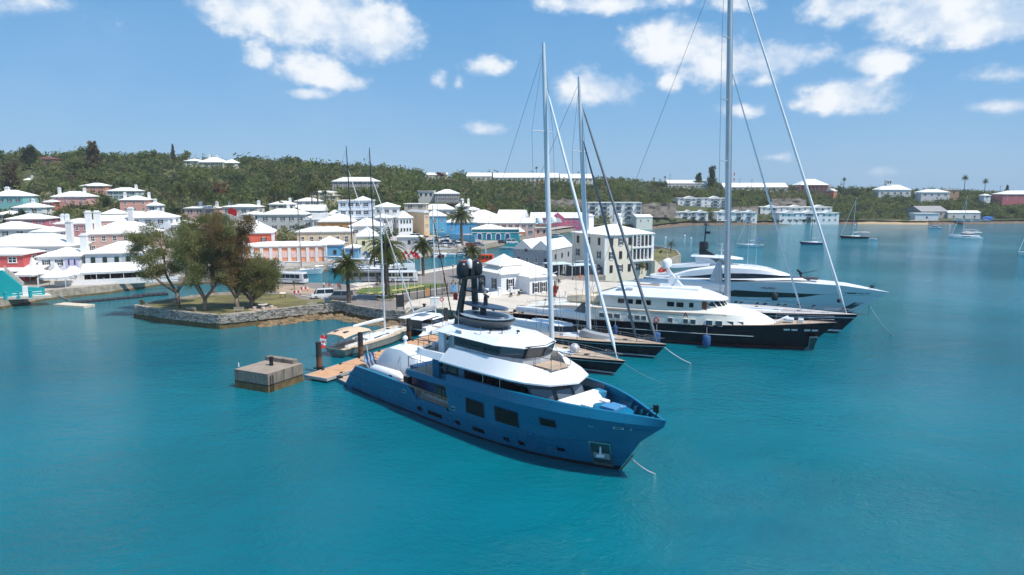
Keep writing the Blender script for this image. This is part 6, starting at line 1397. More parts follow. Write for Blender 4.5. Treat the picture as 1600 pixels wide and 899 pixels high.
house("long white hilltop villa with hipped roofs on the skyline", 320, 358, 254, 246, 260, 428, (226, 220, 208), 0, 12, 'hip', 1, 6, 1, 'sd', ch=((-.4, 0, 2.2), (.2, 0, 1.5)))
house("left pavilion of the hilltop villa with a white roof", 298, 321, 252, 248, 259, 430, (226, 220, 208), 0, 10, 'hip', 1, 2, 1)
house("right pavilion of the hilltop villa with a white roof", 357, 376, 255, 249, 260, 430, (226, 220, 208), 0, 9, 'hip', 1, 2, 1)
house("dark red roofed bungalow on the far left ridge", 70, 96, 249, 245, 254, 420, (150, 100, 90), 0, 8, 'hip', 1, 2, 1, rm=mat("roof_maroon", (120, 74, 68), .8))
house("pink house behind the tall palms with white roof", 296, 342, 326, 321, 336, 292, (222, 170, 156), 0, 9, 'hip', 1, 3, 1, ch=((-.2, 0, 1.4), (.9, 0, 1.4)))
house("white roofed house right of the tall palm group", 354, 408, 324, 319, 336, 296, (222, 214, 204), 0, 9, 'hip', 1, 4, 1, ch=((-.8, 0, 1.4), (.9, 0, 1.3)))
house("white cottage right of the bay towered house", 268, 304, 352, 344, 366, 236, WHT, 8, 9, 'hip', 1, 3, 1)
house("low white roof behind the casuarina crowns", 300, 344, 358, 350, 372, 226, (230, 222, 214), 8, 9, 'hip', 1, 3, 1)
house("small white house left of the grey two storey house", 384, 412, 336, 330, 346, 276, WHT, 0, 8, 'hip', 1, 2, 1)
house("white roofed cottage below the crimson tree", 424, 462, 320, 314, 328, 316, (232, 220, 212), 4, 8, 'hip', 1, 3, 1, ch=((.6, 0, 1.2),))
house("narrow white house beside the pale blue three storey building", 514, 532, 336, 328, 350, 266, WHT, 6, 8, 'hip', 2, 2, 1)
house("white roofed cottage in the gardens below the turquoise house", 0, 34, 336, 329, 344, 262, (226, 216, 204), 4, 8, 'hip', 1, 2, 1)
# ---- middle of the town
h_or = house("red orange house with white corner columns and green shutters", 343, 430, 365, 344, 412, 216, (224, 84, 52), 14, 11, 'hip', 2, 3, 2, ('cg', 'sg'), ch=((-.9, .3, 2.2), (.15, .2, 1.6)), wh=1.7)
house("grey two storey house with white corner strips behind the shed", 409, 482, 336, 326, 362, 268, GRY, 6, 11, 'hip', 2, 5, 2, 'sd', ch=((.1, .2, 1.9),))
house("white cottage with mauve shaded porch on the slope", 462, 504, 315, 309, 323, 328, (226, 220, 222), 8, 9, 'hip', 1, 3, 1, 'sd')
house("long white roofed row below the mauve porch cottage", 462, 510, 330, 320, 338, 308, WHT, 4, 9, 'gable', 1, 3, 1)
house("white gabled chapel shaped house beside the dark tree", 478, 492, 344, 331, 358, 262, WHT, 4, 9, 'gabley', 1, 1, 1, 'sd')
house("grey roofed low house behind the orange brown house", 486, 516, 344, 333, 356, 258, (196, 198, 198), 12, 8, 'gable', 1, 2, 1, rm=roofg)
house("orange brown house with big white hipped roof", 497, 558, 347, 334, 366, 250, (198, 138, 66), 8, 11, 'hip', 1, 4, 1, 'cd')
h_cr = house("long cream house with tall sash windows behind the orange shed", 461, 552, 363, 354, 388, 226, (224, 196, 156), 12, 10, 'hip', 1, 6, 1, 'sash', ww=1.1, wh=2.2)
h_sh = house("long orange quayside shed with white pilasters", 376, 511, 386, 377, 414, 203, (242, 152, 104), 12, 12, 'hip', 1, 1, 0, 'sash', name="shed", cat="shed")
house("bright blue square house with white pyramid roof on the quay", 489, 538, 383, 369, 408, 213, (64, 150, 204), 10, 9, 'hip', 1, 2, 1, 'cd')
house("small blue walled kiosk with white roof beside the masts", 540, 562, 388, 381, 402, 216, (96, 160, 204), 4, 6, 'hip', 1, 1, 1, 'cd', name="kiosk", cat="kiosk")
h_lb = house("pale blue three storey building with parapet and cornices", 531, 584, 314, 308, 352, 258, (206, 218, 232), 4, 12, 'flat', 3, 4, 2, 'sd', trim=False)
w, d, H, rh = dims(h_lb)
mb = MB(); mb.box(-w / 2 - .2, w / 2 + .2, -d / 2 - .2, d / 2 + .2, H * .62, H * .66); mb.box(-w / 2 - .15, w / 2 + .15, -d / 2 - .15, d / 2 + .15, H * .33, H * .36); mb.build("cornice", trimw, h_lb)
mb = roof_mesh(w * .5, d * .6, 1.6, 'hip', .1); o = mb.build("roof", roofm, h_lb); o.location = (w * .2, 0, H + .1)
house("white hipped roof house above the streaked white wall", 583, 627, 324, 316, 350, 290, (230, 228, 226), 8, 11, 'hip', 2, 3, 2, 'sd')
house("low white house with streaked weathered wall", 583, 614, 341, 334, 354, 278, (226, 222, 220), 4, 8, 'hip', 1, 2, 1)
house("white shop with dark green shutters at the car park's left end", 612, 646, 341, 329, 366, 282, (236, 238, 240), 24, 9, 'hip', 2, 4, 2, 'cg', name="shop", cat="shop")
house("beige long building receding behind the white shop", 640, 666, 333, 325, 360, 292, (226, 188, 146), 34, 16, 'hip', 2, 6, 1, 'sash', rm=roofg)
house("flat roofed beige block on the slope behind the blue house", 634, 668, 319, 317, 328, 322, (222, 196, 172), 0, 9, 'flat', 1, 2, 1, 'sd', trim=False)
house("pale grey house with tall pyramid roof by the dark masts", 545, 600, 354, 340, 372, 240, (214, 216, 216), 6, 12, 'hip', 1, 3, 1, 'sd')
house("pale green and cream house with steep white roof by the palm", 551, 596, 370, 355, 392, 224, (222, 214, 168), 14, 10, 'hip', 1, 2, 1, 'cd')
h_wall = house("grey rendered flat roofed store below the white shop", 620, 660, 371, 370, 388, 243, (196, 198, 204), 4, 7, 'flat', 1, 1, 0, 'cd', trim=False, name="store", cat="store")
house("two tone blue house with white roof at the car park", 659, 699, 338, 328, 368, 302, (70, 164, 208), 8, 11, 'hip', 2, 3, 2, 'sash')
house("bright blue wing with white hipped roof behind the big palm", 696, 746, 348, 337, 368, 308, (56, 150, 204), 4, 11, 'hip', 1, 3, 1, 'sash')
mb = MB(); t = thing("boundary_wall", "long bright blue boundary wall along the car park", "wall", (0, 0, 0)); a, b = at(684, 374, 2.4), at(742, 379, 2.4); d_ = (b - a).xy.normalized(); n_ = Vector((-d_.y, d_.x)) * .4
mb.prism([tuple(a.xy), tuple(b.xy), tuple(b.xy + n_), tuple(a.xy + n_)], 0, 5.2); mb.build("wall", wallm((74, 166, 214)), t)
h_te = house("teal restaurant with white arched openings beside the car park", 738, 812, 359, 351, 375, 292, (0, 140, 148), -2, 11, 'flat', 1, 1, 0, 'cd', name="restaurant", cat="restaurant", trim=False)
w, d, H, rh = dims(h_te)
def dropwins(t):
 for c in kids(t):
  if c.name.startswith("window"):
   for g_ in kids(c): bpy.data.objects.remove(g_)
   bpy.data.objects.remove(c)
dropwins(h_te)
mb = roof_mesh(w * .66, d, 2.0, 'hip', .3); o = mb.build("roof", roofm, h_te); o.location = (-w * .16, 1, H)
for i in range(4):
 x = -w / 2 + w * (.16 + .2 * i); mb = MB(); pts = [(-.9, 0), (.9, 0), (.9, 1.7)] + [(.9 * math.cos(a), 1.7 + .9 * math.sin(a)) for a in [PI * k / 8 for k in range(1, 8)]] + [(-.9, 1.7)]
 mb.loft([[(px_ * 1.35, -.1, z * 1.12) for px_, z in pts], [(px_, -.1, z) for px_, z in pts]], caps=False); mb.loft([[(px_ * 1.35, -.1, z * 1.12) for px_, z in pts], [(px_ * 1.35, .05, z * 1.12) for px_, z in pts]], caps=False); o = mb.build("arch", trimw, h_te); o.location = (x, -d / 2, .1)
 mb = MB(); mb.poly([(px_, -.06, z) for px_, z in pts]); mb.build("arch_door", mat("door_blue", (40, 84, 140), .5), o)
mb = MB(); mb.box(-w / 2 - .05, w / 2 + .05, -d / 2 - .12, -d / 2, H * .68, H * .74); mb.build("band", trimw, h_te)
for i, (px, lb) in enumerate(((794, "orange and white striped tent behind the teal restaurant"), (812, "white tent with orange side right of the teal restaurant"))):
 p = at(px, 371, 2.3); t = thing("tent", lb, "tent", p); mb = MB(); mb.loft([[(-2.5, -2.5, 2.6), (2.5, -2.5, 2.6), (2.5, 2.5, 2.6), (-2.5, 2.5, 2.6)], [(-.1, -.1, 4.6), (.1, -.1, 4.6), (.1, .1, 4.6), (-.1, .1, 4.6)]]); mb.build("canopy", [roofm, mat("canvas_orange", (236, 128, 56), .8)][0], t)
 mb = MB(); mb.box(-2.5, 2.5, -2.52, -2.46, 1.8, 2.6); mb.build("valance", MATS["canvas_orange"], t)
 for a, b in ((-2.4, -2.4), (2.4, -2.4), (2.4, 2.4), (-2.4, 2.4)): mb = MB(); mb.tube((a, b, 0), (a, b, 2.6), .08, n=6); mb.build("pole", mat("pole_blue", (40, 70, 140), .5), t)
h_pk = house("long pale pink building with white roof behind the teal restaurant", 740, 838, 349, 340, 368, 326, (232, 186, 170), -4, 12, 'gable', 2, 9, 1, 'sd')
house("white roofed warehouse with orange end wall", 726, 782, 340, 328, 352, 336, (216, 120, 76), -4, 14, 'hip', 1, 4, 1, 'sash', name="warehouse", cat="warehouse")
house("blue gabled warehouse with white roof beside the road cutting", 776, 826, 340, 328, 352, 346, (88, 168, 218), -10, 14, 'gable', 1, 4, 1, 'cd', name="warehouse", cat="warehouse")
h_mg = house("long magenta warehouse with white roof by the dinghy dock", 828, 916, 341, 332, 356, 388, (206, 84, 118), -4, 14, 'gable', 2, 10, 1, 'sash', name="warehouse", cat="warehouse")
w, d, H, rh = dims(h_mg)
mb = MB(); mb.add([(-4, -d / 2 - 1.2, 0), (4, -d / 2 - 1.2, 0), (4, -d / 2 - 1.2, H), (0, -d / 2 - 1.2, H + 3), (-4, -d / 2 - 1.2, H), (-4, 0, 0), (4, 0, 0), (4, 0, H), (0, 0, H + 3), (-4, 0, H)], [(0, 1, 2, 3, 4), (1, 6, 7, 2), (5, 0, 4, 9), (2, 7, 8, 3), (4, 3, 8, 9)]); mb.build("gable_bay", wallm((206, 84, 118)), h_mg)
mb = MB(); mb.add([(-2.6, -d / 2 - 1.3, H * .55), (2.6, -d / 2 - 1.3, H * .55), (1.8, -d / 2 - 1.3, H * .9), (0, -d / 2 - 1.3, H + .4), (-1.8, -d / 2 - 1.3, H * .9)], [(0, 1, 2, 3, 4)]); mb.build("gable_panel", trimw, h_mg)
house("flat grey canopy building with pink walls on the inlet quay", 806, 858, 357, 354, 368, 330, (226, 176, 156), -4, 8, 'flat', 1, 5, 0, 'cd', rm=mat("canopy_grey", (178, 178, 174), .8), trim=False, name="canopy", cat="canopy building")
house("white cupola house behind the date palm", 711, 734, 323, 315, 334, 338, WHT, 4, 8, 'hip', 2, 2, 1, ch=((0, 0, 1.4, .8), (.9, 0, 1.4)))
house("white house with wide veranda below the grey hillside block", 656, 713, 328, 319, 338, 334, (230, 230, 228), 4, 10, 'hip', 1, 5, 1, 'sd')
house("little white pyramid roof right of the cupola house", 729, 748, 328, 323, 335, 345, WHT, 0, 7, 'hip', 1, 2, 1)
house("grey three storey block with white roof on the hillside", 679, 719, 303, 296, 320, 354, (150, 146, 142), 4, 10, 'hip', 3, 5, 2, 'sd')
house("weathered white ruin left of the grey hillside block", 655, 680, 299, 297, 310, 358, (206, 202, 194), 0, 7, 'flat', 1, 3, 0, 'cd', trim=False)
house("long mauve grey barracks on the wooded hillside", 523, 594, 284, 277, 297, 378, (190, 172, 170), 2, 10, 'hip', 2, 9, 2, 'sd', name="barracks", cat="barracks")
house("pale yellow hillside house left of the barracks", 490, 526, 301, 298, 313, 352, (226, 208, 162), 0, 9, 'hip', 2, 3, 1, 'sd')
house("yellow lower annex beside the yellow hillside house", 508, 530, 306, 303, 314, 346, (222, 200, 150), 0, 7, 'flat', 1, 2, 1, 'sd', trim=False)
for x0, x1, ye, yr, n, lb in ((668, 700, 274, 270, 3, "leftmost short white hilltop building beside the crimson trees"), (730, 768, 276, 270, 5, "white hilltop barracks left of the longest one"), (771, 872, 278, 270.5, 14, "longest white hilltop barracks in the row"), (875, 925, 279, 272, 7, "white hilltop barracks at the right end of the row")):
 house(lb, x0, x1, ye, yr, 284, 520, (226, 216, 190), 0, 12, 'gable', 1, n, 1, 'sd', name="barracks", cat="barracks")
# ---- right hand shore
def apart(label, x0, x1, ye, yr, yb, D, fl, cols, dark, yaw=0, gables=0, roof='flat', wall=(246, 243, 238)):
 t = house(label, x0, x1, ye, yr, yb, D, wall, yaw, 12, roof, fl, cols, 1, 'sash', name="apartment_block", cat="apartment block", trim=False, ww=1.4, wh=1.5)
 w, d, H, rh = dims(t)
 for f in dark:                           # balcony bays, their recess shade painted as grey panels
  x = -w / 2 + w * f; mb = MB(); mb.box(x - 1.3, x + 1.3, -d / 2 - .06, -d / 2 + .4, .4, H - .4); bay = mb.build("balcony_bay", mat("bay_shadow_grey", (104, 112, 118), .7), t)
  mb = MB()
  for k in range(fl): mb.box(x - 1.8, x + 1.8, -d / 2 - 1.0, -d / 2 + .1, k * H / fl + .25, k * H / fl + .4); mb.box(x - 1.8, x + 1.8, -d / 2 - 1.0, -d / 2 - .92, k * H / fl + .4, k * H / fl + 1.3)
  mb.build("balcony", mat("balcony_blue_grey", (146, 156, 162), .6), bay)
 for g_ in range(gables):
  x = -w / 2 + w * (g_ + .5) / gables; q = w / gables * .26
  mb = MB(); mb.add([(x - q, -d / 2 - .5, H - .5), (x + q, -d / 2 - .5, H - .5), (x + q, -d / 2 - .5, H), (x, -d / 2 - .5, H + 1.6), (x - q, -d / 2 - .5, H), (x - q, 1, H), (x + q, 1, H), (x, 1, H + 1.6), (x - q, -d / 2, H - .5), (x + q, -d / 2, H - .5)], [(0, 1, 2, 3, 4), (2, 6, 7, 3), (4, 3, 7, 5), (0, 8, 9, 1)]); mb.build("gable", roofm, t)
 return t
apart("four storey white apartments behind the cream harbour building", 916, 1000, 317, 315, 346, 425, 4, 9, (.1, .32, .58, .78, .95), 0)
apart("four storey white apartments left of the tallest mast, upper row", 1056, 1134, 310, 307, 330, 498, 4, 8, (.2, .42, .75, .92), 0, 2)
house("small cream cottage below the four storey apartments", 987, 1019, 340, 335, 351, 412, (226, 224, 206), 14, 9, 'gable', 1, 2, 1, 'sash')
apart("row of white gabled waterside terraces right of the cottage", 1023, 1104, 332, 329, 348, 468, 2, 10, (.56, .72, .9), 0, 4)
apart("white gabled waterside terrace cut by the tallest mast", 1117, 1180, 332, 329, 348, 470, 2, 7, (.55, .8), 0, 3)
apart("white three storey waterside terrace, upper row of the right group", 1184, 1296, 324, 320, 346, 492, 3, 12, (.18,), 0, 3)
apart("white lower terrace in front of the right group, by the beach", 1214, 1307, 333, 330, 348, 472, 2, 10, (.5,), 0, 3)
for x0, x1, yr, ye, lb in ((1040, 1101, 281.5, 287, "long white ridge roof left of the feathery tree"), (1126, 1226, 286, 293, "long white ridge roof right of the tallest mast")):
 house(lb, x0, x1, ye, yr, 297, 560, (216, 208, 198), 0, 14, 'gable', 1, 10, 1, 'sd', name="barracks", cat="barracks")
h_v = house("pink colonial house with two tier white roof and veranda on the ridge", 1244, 1288, 289.5, 280, 298, 555, (198, 128, 112), 0, 16, 'hip', 1, 8, 2, 'cd')
w, d, H, rh = dims(h_v)
mb = MB()
for i in range(9): mb.tube((-w / 2 - .6 + (w + 1.2) * i / 8, -d / 2 - 2.2, 0), (-w / 2 - .6 + (w + 1.2) * i / 8, -d / 2 - 2.2, H), .22, n=6)
mb.box(-w / 2 - 1.2, w / 2 + 1.2, -d / 2 - 2.8, -d / 2, H - .1, H + .25); mb.build("veranda", wallm((214, 150, 132)), h_v)
house("small salmon gabled house beside the pink colonial house", 1290, 1305, 299, 295, 303, 548, (216, 116, 86), 30, 8, 'gable', 1, 1, 1)
h_ch = house("white hilltop mission house with square bell tower", 1368, 1418, 297, 289, 308, 556, (236, 234, 228), -6, 13, 'hip', 1, 5, 2, 'sd', name="church", cat="church")
w, d, H, rh = dims(h_ch); mb = MB(); x = -w * .12
mb.box(x - 2, x + 2, -2, 2, H, H + rh + 3.2); mb.box(x - 2.3, x + 2.3, -2.3, 2.3, H + rh + 3.2, H + rh + 3.6); tw = mb.build("bell_tower", trimw, h_ch)
for xx in (-.9, .9): mb = MB(); mb.box(x + xx - .45, x + xx + .45, -2.06, -1.9, H + rh + .8, H + rh + 2.6); mb.build("belfry_opening", mat("opening_dark", (50, 48, 48), .8), tw)
house("white house with pinkish annex on the right ridge", 1434, 1478, 301, 296, 309, 540, (234, 226, 222), -6, 12, 'hip', 1, 4, 1, 'sd')
house("brown stone tower house right of the white ridge house", 1476, 1492, 297, 294, 306, 545, (168, 128, 96), 0, 8, 'flat', 1, 1, 1, 'cd', trim=False)
house("crimson house with white roof at the right edge of the ridge", 1560, 1640, 304, 298, 314, 530, (196, 92, 96), -4, 14, 'hip', 2, 6, 1, 'sash')
house("white house left of the crimson house on the ridge", 1532, 1542, 306, 303, 310, 535, WHT, 0, 6, 'hip', 1, 1, 0)
house("white flat shed on the boatyard shore", 1427, 1463, 334, 333, 347, 478, (226, 232, 238), -4, 9, 'flat', 1, 1, 0, 'cd', name="shed", cat="shed", trim=False)
house("grey corrugated boatyard roof above the white shed", 1425, 1478, 331, 322, 338, 494, (150, 148, 146), 10, 16, 'gable', 1, 2, 0, 'cd', name="shed", cat="shed", rm=mat("corrugated_grey", (158, 156, 156), .7))
house("long low white shed at the boatyard", 1478, 1528, 333, 329, 345, 494, (214, 214, 210), -3, 9, 'gable', 1, 3, 0, 'cd', name="shed", cat="shed")
# ---- buildings on the island
h_cream = house("cream three storey harbour building with verandas and two chimneys", 895, 1023, 368, 350, 431, 176, (240, 222, 196), 30, 15, 'hip', 3, 5, 3, ('cd', 'sd'), ch=((-.62, .5, 2.6, .9), (.62, .5, 2.6, .9)), wh=2.0, name="harbour_building", cat="building")
# ================================================================ island buildings and quay fittings
def custom_tag(o, **k):
 for a, b in k.items(): o[a] = b
# cream building: verandas on its right front, shaded depth painted as dark panels
w, d, H, rh = dims(h_cream)
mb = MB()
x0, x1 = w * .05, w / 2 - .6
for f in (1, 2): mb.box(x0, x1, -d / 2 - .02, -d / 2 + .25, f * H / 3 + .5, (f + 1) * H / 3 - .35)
vr = mb.build("veranda_shade_panel", mat("veranda_shade", (92, 78, 70), .8), h_cream)
for i in range(6):
 x = x0 + (x1 - x0) * i / 5
 for f in (1, 2): mb = MB(); mb.box(x - .16, x + .16, -d / 2 - .35, -d / 2 - .05, f * H / 3 + .3, (f + 1) * H / 3 - .2); mb.build("column", trimw, vr)
for f in (1, 2): mb = MB(); mb.box(x0 - .3, x1 + .3, -d / 2 - .5, -d / 2 - .03, f * H / 3 - .1, f * H / 3 + .3); mb.build("veranda_floor", trimw, vr)
mb = MB(); rail(h_cream, [(x0, -d / 2 - .3, H / 3 * 2 + .3), (x1, -d / 2 - .3, H / 3 * 2 + .3)], .9, .04, shutd, 1, .6)
for a in (-1, 1): mb = MB(); mb.box(a * w / 2 - .35, a * w / 2 + .35, -d / 2 - .06, -d / 2 + .5, 0, H - .3); mb.build("corner_quoin", trimw, h_cream)
mb = MB()
for i in range(9): mb.box(w / 2 - 1.0 + i * .45, w / 2 - .55 + i * .45, -d / 2 - 2.2, -d / 2 - .3, -.5, H / 3 - i * .36)
mb.build("outer_stair", wallm((240, 222, 196)), h_cream)
# white bar house with the peaked roof
h_wh = house("white single storey bar with peaked white roof on the yacht quay", 742, 858, 428, 404, 462, 143, (236, 238, 242), 34, 10, 'hip', 1, 3, 2, ('sd', 'sd', 'sash'), wh=2.3, ww=1.1, name="bar_building", cat="building")
w, d, H, rh = dims(h_wh)
mb = roof_mesh(6, 6, 2.4, 'hip', .1); o = mb.build("lantern_roof", roofm, h_wh); o.location = (-w * .18, 0, H + rh * .55)
mb = roof_mesh(6.5, 5, 1.6, 'hip', .3); o = mb.build("porch_roof", roofm, h_wh); o.location = (w * .12, -d / 2 - 1.8, H - .6)
mb = MB(); mb.box(w * .12 - 3.2, w * .12 + 3.2, -d / 2 - 4.2, -d / 2 + .1, -2, H - .6); mb.build("porch", wallm((236, 238, 242)), h_wh)
for x in (-1.6, .4, 2.0): window(h_wh, w * .12 + x, -d / 2 - 4.21, H * .42, 0, 1.0, 2.2, 'sd' if x < 1 else 'sash')
t = thing("terrace_wall", "low white terrace wall with square piers before the white bar", "wall", at(780, 463, IZ), R(34))
for i in range(6): mb = MB(); mb.box(-6 + i * 3 - .25, -6 + i * 3 + .25, -.25, .25, 0, 1.7); mb.box(-6 + i * 3 - .32, -6 + i * 3 + .32, -.32, .32, 1.7, 1.85); mb.build("pier", trimw, t)
for i in (0, 1, 3, 4): mb = MB(); mb.box(-6 + i * 3 + .25, -3 + i * 3 - .25, -.12, .12, 0, 1.05); mb.build("panel", trimw, t)
# grey double-gabled boathouse
t = thing("boathouse", "grey boathouse with twin gables and white roof beside the inlet", "boathouse", (0, 0, 0)); D0 = 200
w, d, H = 12.0, 17.0, 4.6; c = at(860, 416, IZ); t.rotation_euler = (0, 0, R(-27)); t.location = Vector((c.x, c.y, IZ)) + Matrix.Rotation(R(-27), 3, 'Z') @ Vector((-w / 2, d / 2, 0))
mb = MB(); mb.box(-w / 2, w / 2, -d / 2, d / 2, -1, H)
for a in (-1, 1):
 for s in (-1, 1): mb.add([(a * w / 4 - w / 4, s * d / 2, H), (a * w / 4 + w / 4, s * d / 2, H), (a * w / 4, s * d / 2, H + 2.6)], [(0, 1, 2) if s < 0 else (2, 1, 0)])
mb.build("wall", wallm((150, 158, 162)), t)
for a in (-1, 1): mb = roof_mesh(w / 2, d, 2.8, 'gabley', .12); o = mb.build("roof", roofm, t); o.location = (a * w / 4, 0, H - .1)
for x, z, m in ((-4.4, 1.5, 'cd'), (-1.5, 1.5, 'sash'), (1.4, 1.4, 'sash'), (4.4, 1.4, 'cd'), (-4.2, 4.4, 'sash'), (-1.8, 4.4, 'cd'), (3.0, 4.5, 'sash')): window(t, x, -d / 2 - .01, z, 0, .9, 1.4 if z < 3 else .9, m)
for y in (-5, 0, 5): window(t, w / 2 + .01, y, 2.4, PI / 2, .9, 1.4, 'cd')
BOXES.append((806, 896, 378, 414, 200))
# orange shed: pilasters, murals, doors
w, d, H, rh = dims(h_sh)
dropwins(h_sh)
for i in range(10):
 x = -w / 2 + w * i / 9; mb = MB(); mb.box(x - .45, x + .45, -d / 2 - .22, -d / 2 + .02, -3, H - .2); mb.build("pilaster", trimw, h_sh)
for i in range(9):
 x = -w / 2 + w * (i + .5) / 9; mb = MB(); mb.box(x - .75, x + .75, -d / 2 - .1, -d / 2 + .02, H * .38, H * .72); mb.build("roller_shutter", mat("shutter_pink", (244, 206, 196), .6), h_sh)
mb = MB(); mb.box(-w / 2 - .05, w / 2 + .05, -d / 2 - .15, -d / 2 + .01, -3, H * .12); mb.build("plinth", trimw, h_sh)
mc = [mat("mural_%d" % i, c, .7) for i, c in enumerate(((40, 90, 160), (236, 190, 60), (200, 70, 60), (60, 140, 100)))]
for i in (0, 1):
 mb = MB(); rg_ = random.Random(i)
 for k in range(26):
  x = -w / 2 + w * (i + .5) / 9 + rg_.uniform(-.9, .9); z = rg_.uniform(H * .3, H * .8); mb.cbox((x, -d / 2 - .13 - k * .002, z), (.3, .02, .3), 0, rg_.randrange(4))
 mb.build("mural", mc, h_sh, kind='stuff')
# red house white corner columns
w, d, H, rh = dims(h_or)
for x in (-w / 2, -w * .1, w / 2): mb = MB(); mb.box(x - .5, x + .5, -d / 2 - .12, -d / 2 + .3, -3, H - .2); mb.build("corner_column", trimw, h_or)
# restaurant: awning, sign, terrace, tents
a0, a1 = at(133, 441, 2.3), at(236, 436, 2.3); ad = (a1 - a0).normalized(); an = math.atan2(ad.y, ad.x); AL = (a1 - a0).length
t = thing("awning", "long sloping white awning over the dining terrace", "awning", a0, an); mb = MB(); mb.add([(-.5, -3.2, 2.5), (AL, -3.2, 2.5), (AL, 3.0, 4.0), (-.5, 3.0, 4.0), (-.5, -3.2, 2.6), (AL, -3.2, 2.6), (AL, 3.0, 4.1), (-.5, 3.0, 4.1)], [(3, 2, 1, 0), (4, 5, 6, 7), (0, 1, 5, 4), (3, 0, 4, 7), (1, 2, 6, 5)]); mb.build("canvas", roofm, t)
mb = MB(); mb.box(-.5, AL, -3.25, -3.18, 2.1, 2.55); mb.build("valance", mat("valance_grey", (206, 208, 210), .8), t)
for i in range(6): mb = MB(); x = AL * i / 5; mb.tube((x, -3.1, -.3), (x, -3.1, 2.5), .07, n=6); mb.build("pole", trimw, t)
t = thing("terrace_parapet", "low white parapet along the dining terrace above the quay", "wall", a0, an); mb = MB(); mb.box(-5.5, AL + 6, -3.9, -3.65, -.4, .95); mb.build("wall", trimw, t)
t = thing("dining_shade_panel", "dark panel painted as the shaded dining room under the awning", "shopfront", a0, an); mb = MB(); mb.box(-.4, AL, 2.6, 2.8, 0, 3.7); mb.build("glazing", mat("interior_dark", (46, 44, 42), .4), t)  # flat dark sheet stands in for the shade inside the dining room
sg_ = thing("restaurant_sign", "dark green restaurant sign with red panel above the awning", "sign", on(h_r1, (0, 0, 0)), h_r1.rotation_euler.z)
w, d, H, rh = dims(h_r1); sg_.location = on(h_r1, (w * .14, -d / 2 - .12, H * .47)); sw = w * .66
mb = MB(); mb.box(-sw / 2, sw / 2, -.1, .1, -.62, .62); mb.build("board", mat("sign_green", (44, 62, 58), .5), sg_)
mb = MB(); mb.box(-sw / 2 + .15, -sw / 2 + 2.4, -.14, -.1, -.55, .55); mb.build("red_panel", redm, sg_); mb = MB(); mb.box(-sw / 2 - .7, -sw / 2, -.1, .1, -.6, .6); mb.build("lilac_end", mat("lilac", (206, 200, 232), .7), sg_)
text_mesh("LOVE", .8, "lettering", trimw, sg_, (-sw / 2 + 1.28, -.16, 0), (PI / 2, 0, 0)); text_mesh("a  restaurants Wahoo", .78, "lettering", trimw, sg_, (sw * .13, -.12, 0), (PI / 2, 0, 0))
mb = MB(); mb.box(-.7, .7, -.06, .06, 0, 1.3); o = mb.build("picture_board", mat("sign_green", (44, 62, 58)), sg_); o.location = (sw * .36, 0, .7); mb = MB(); mb.poly([(-.5, -.08, .9), (-.1, -.08, .35), (.3, -.08, .3), (.5, -.08, .95), (.1, -.08, 1.1)]); mb.build("white_fish", trimw, o)
w, d, H, rh = dims(h_r2); mb = MB(); mb.box(w * .16, w * .46, -d / 2 - .1, -d / 2 + .05, H * .5, H * .92); mb.build("lilac_shutter", mat("lilac", (206, 200, 232)), h_r2)
def tent(px, py, z, s, h, label, rz=0.):
 t = thing("peaked_tent", label, "tent", at(px, py, z), rz); n = 8; rings = []
 for f, e in ((1, 2.4), (.8, 2.75), (.45, 3.3), (.2, 4.0), (.07, 2.4 + h)): rings.append([(s * f * (1 if abs(math.cos(a)) > .5 else 1) * max(-1, min(1, 1.42 * math.cos(a))), s * f * max(-1, min(1, 1.42 * math.sin(a))), e) for a in [2 * PI * (k + .5) / n for k in range(n)]])
 mb = MB(); mb.loft(rings); mb.build("canopy", roofm, t); mb = MB(); mb.loft([[(p[0] * 1.01, p[1] * 1.01, z_) for p in rings[0]] for z_ in (2.0, 2.42)], caps=False); mb.build("valance", MATS["valance_grey"], t)
 for a, b in ((-1, -1), (1, -1), (1, 1), (-1, 1)): mb = MB(); mb.tube((a * s * .95, b * s * .95, 0), (a * s * .95, b * s * .95, 2.4), .07, n=6); mb.build("pole", trimw, t)
tent(54, 443, 2.2, 3.4, 3.6, "white peaked tent nearest the turquoise wall"); tent(90, 448, 2.2, 2.9, 3.0, "white peaked tent in front of the lilac shutter, with arched valance", R(12)); tent(116, 443, 2.2, 2.8, 1.2, "flat white tent joining the long awning", R(12)); tent(30, 436, 2.2, 3.0, 1.2, "flat white canopy under the dark red house windows")
t = thing("canopy_roof", "long white canvas roof below the dark red house's windows", "canopy", at(-30, 441, 2.2), R(4)); mb = MB(); mb.loft([[(-2, -2.5, 2.7), (15, -2.5, 2.7), (15, 4.5, 4.4), (-2, 4.5, 4.4)], [(-2, -2.5, 2.8), (15, -2.5, 2.8), (15, 4.5, 4.5), (-2, 4.5, 4.5)]]); mb.build("canvas", roofm, t)
for x in (0, 5, 10, 14.5): mb = MB(); mb.tube((x, -2.3, -.2), (x, -2.3, 2.7), .07, n=6); mb.build("pole", trimw, t)
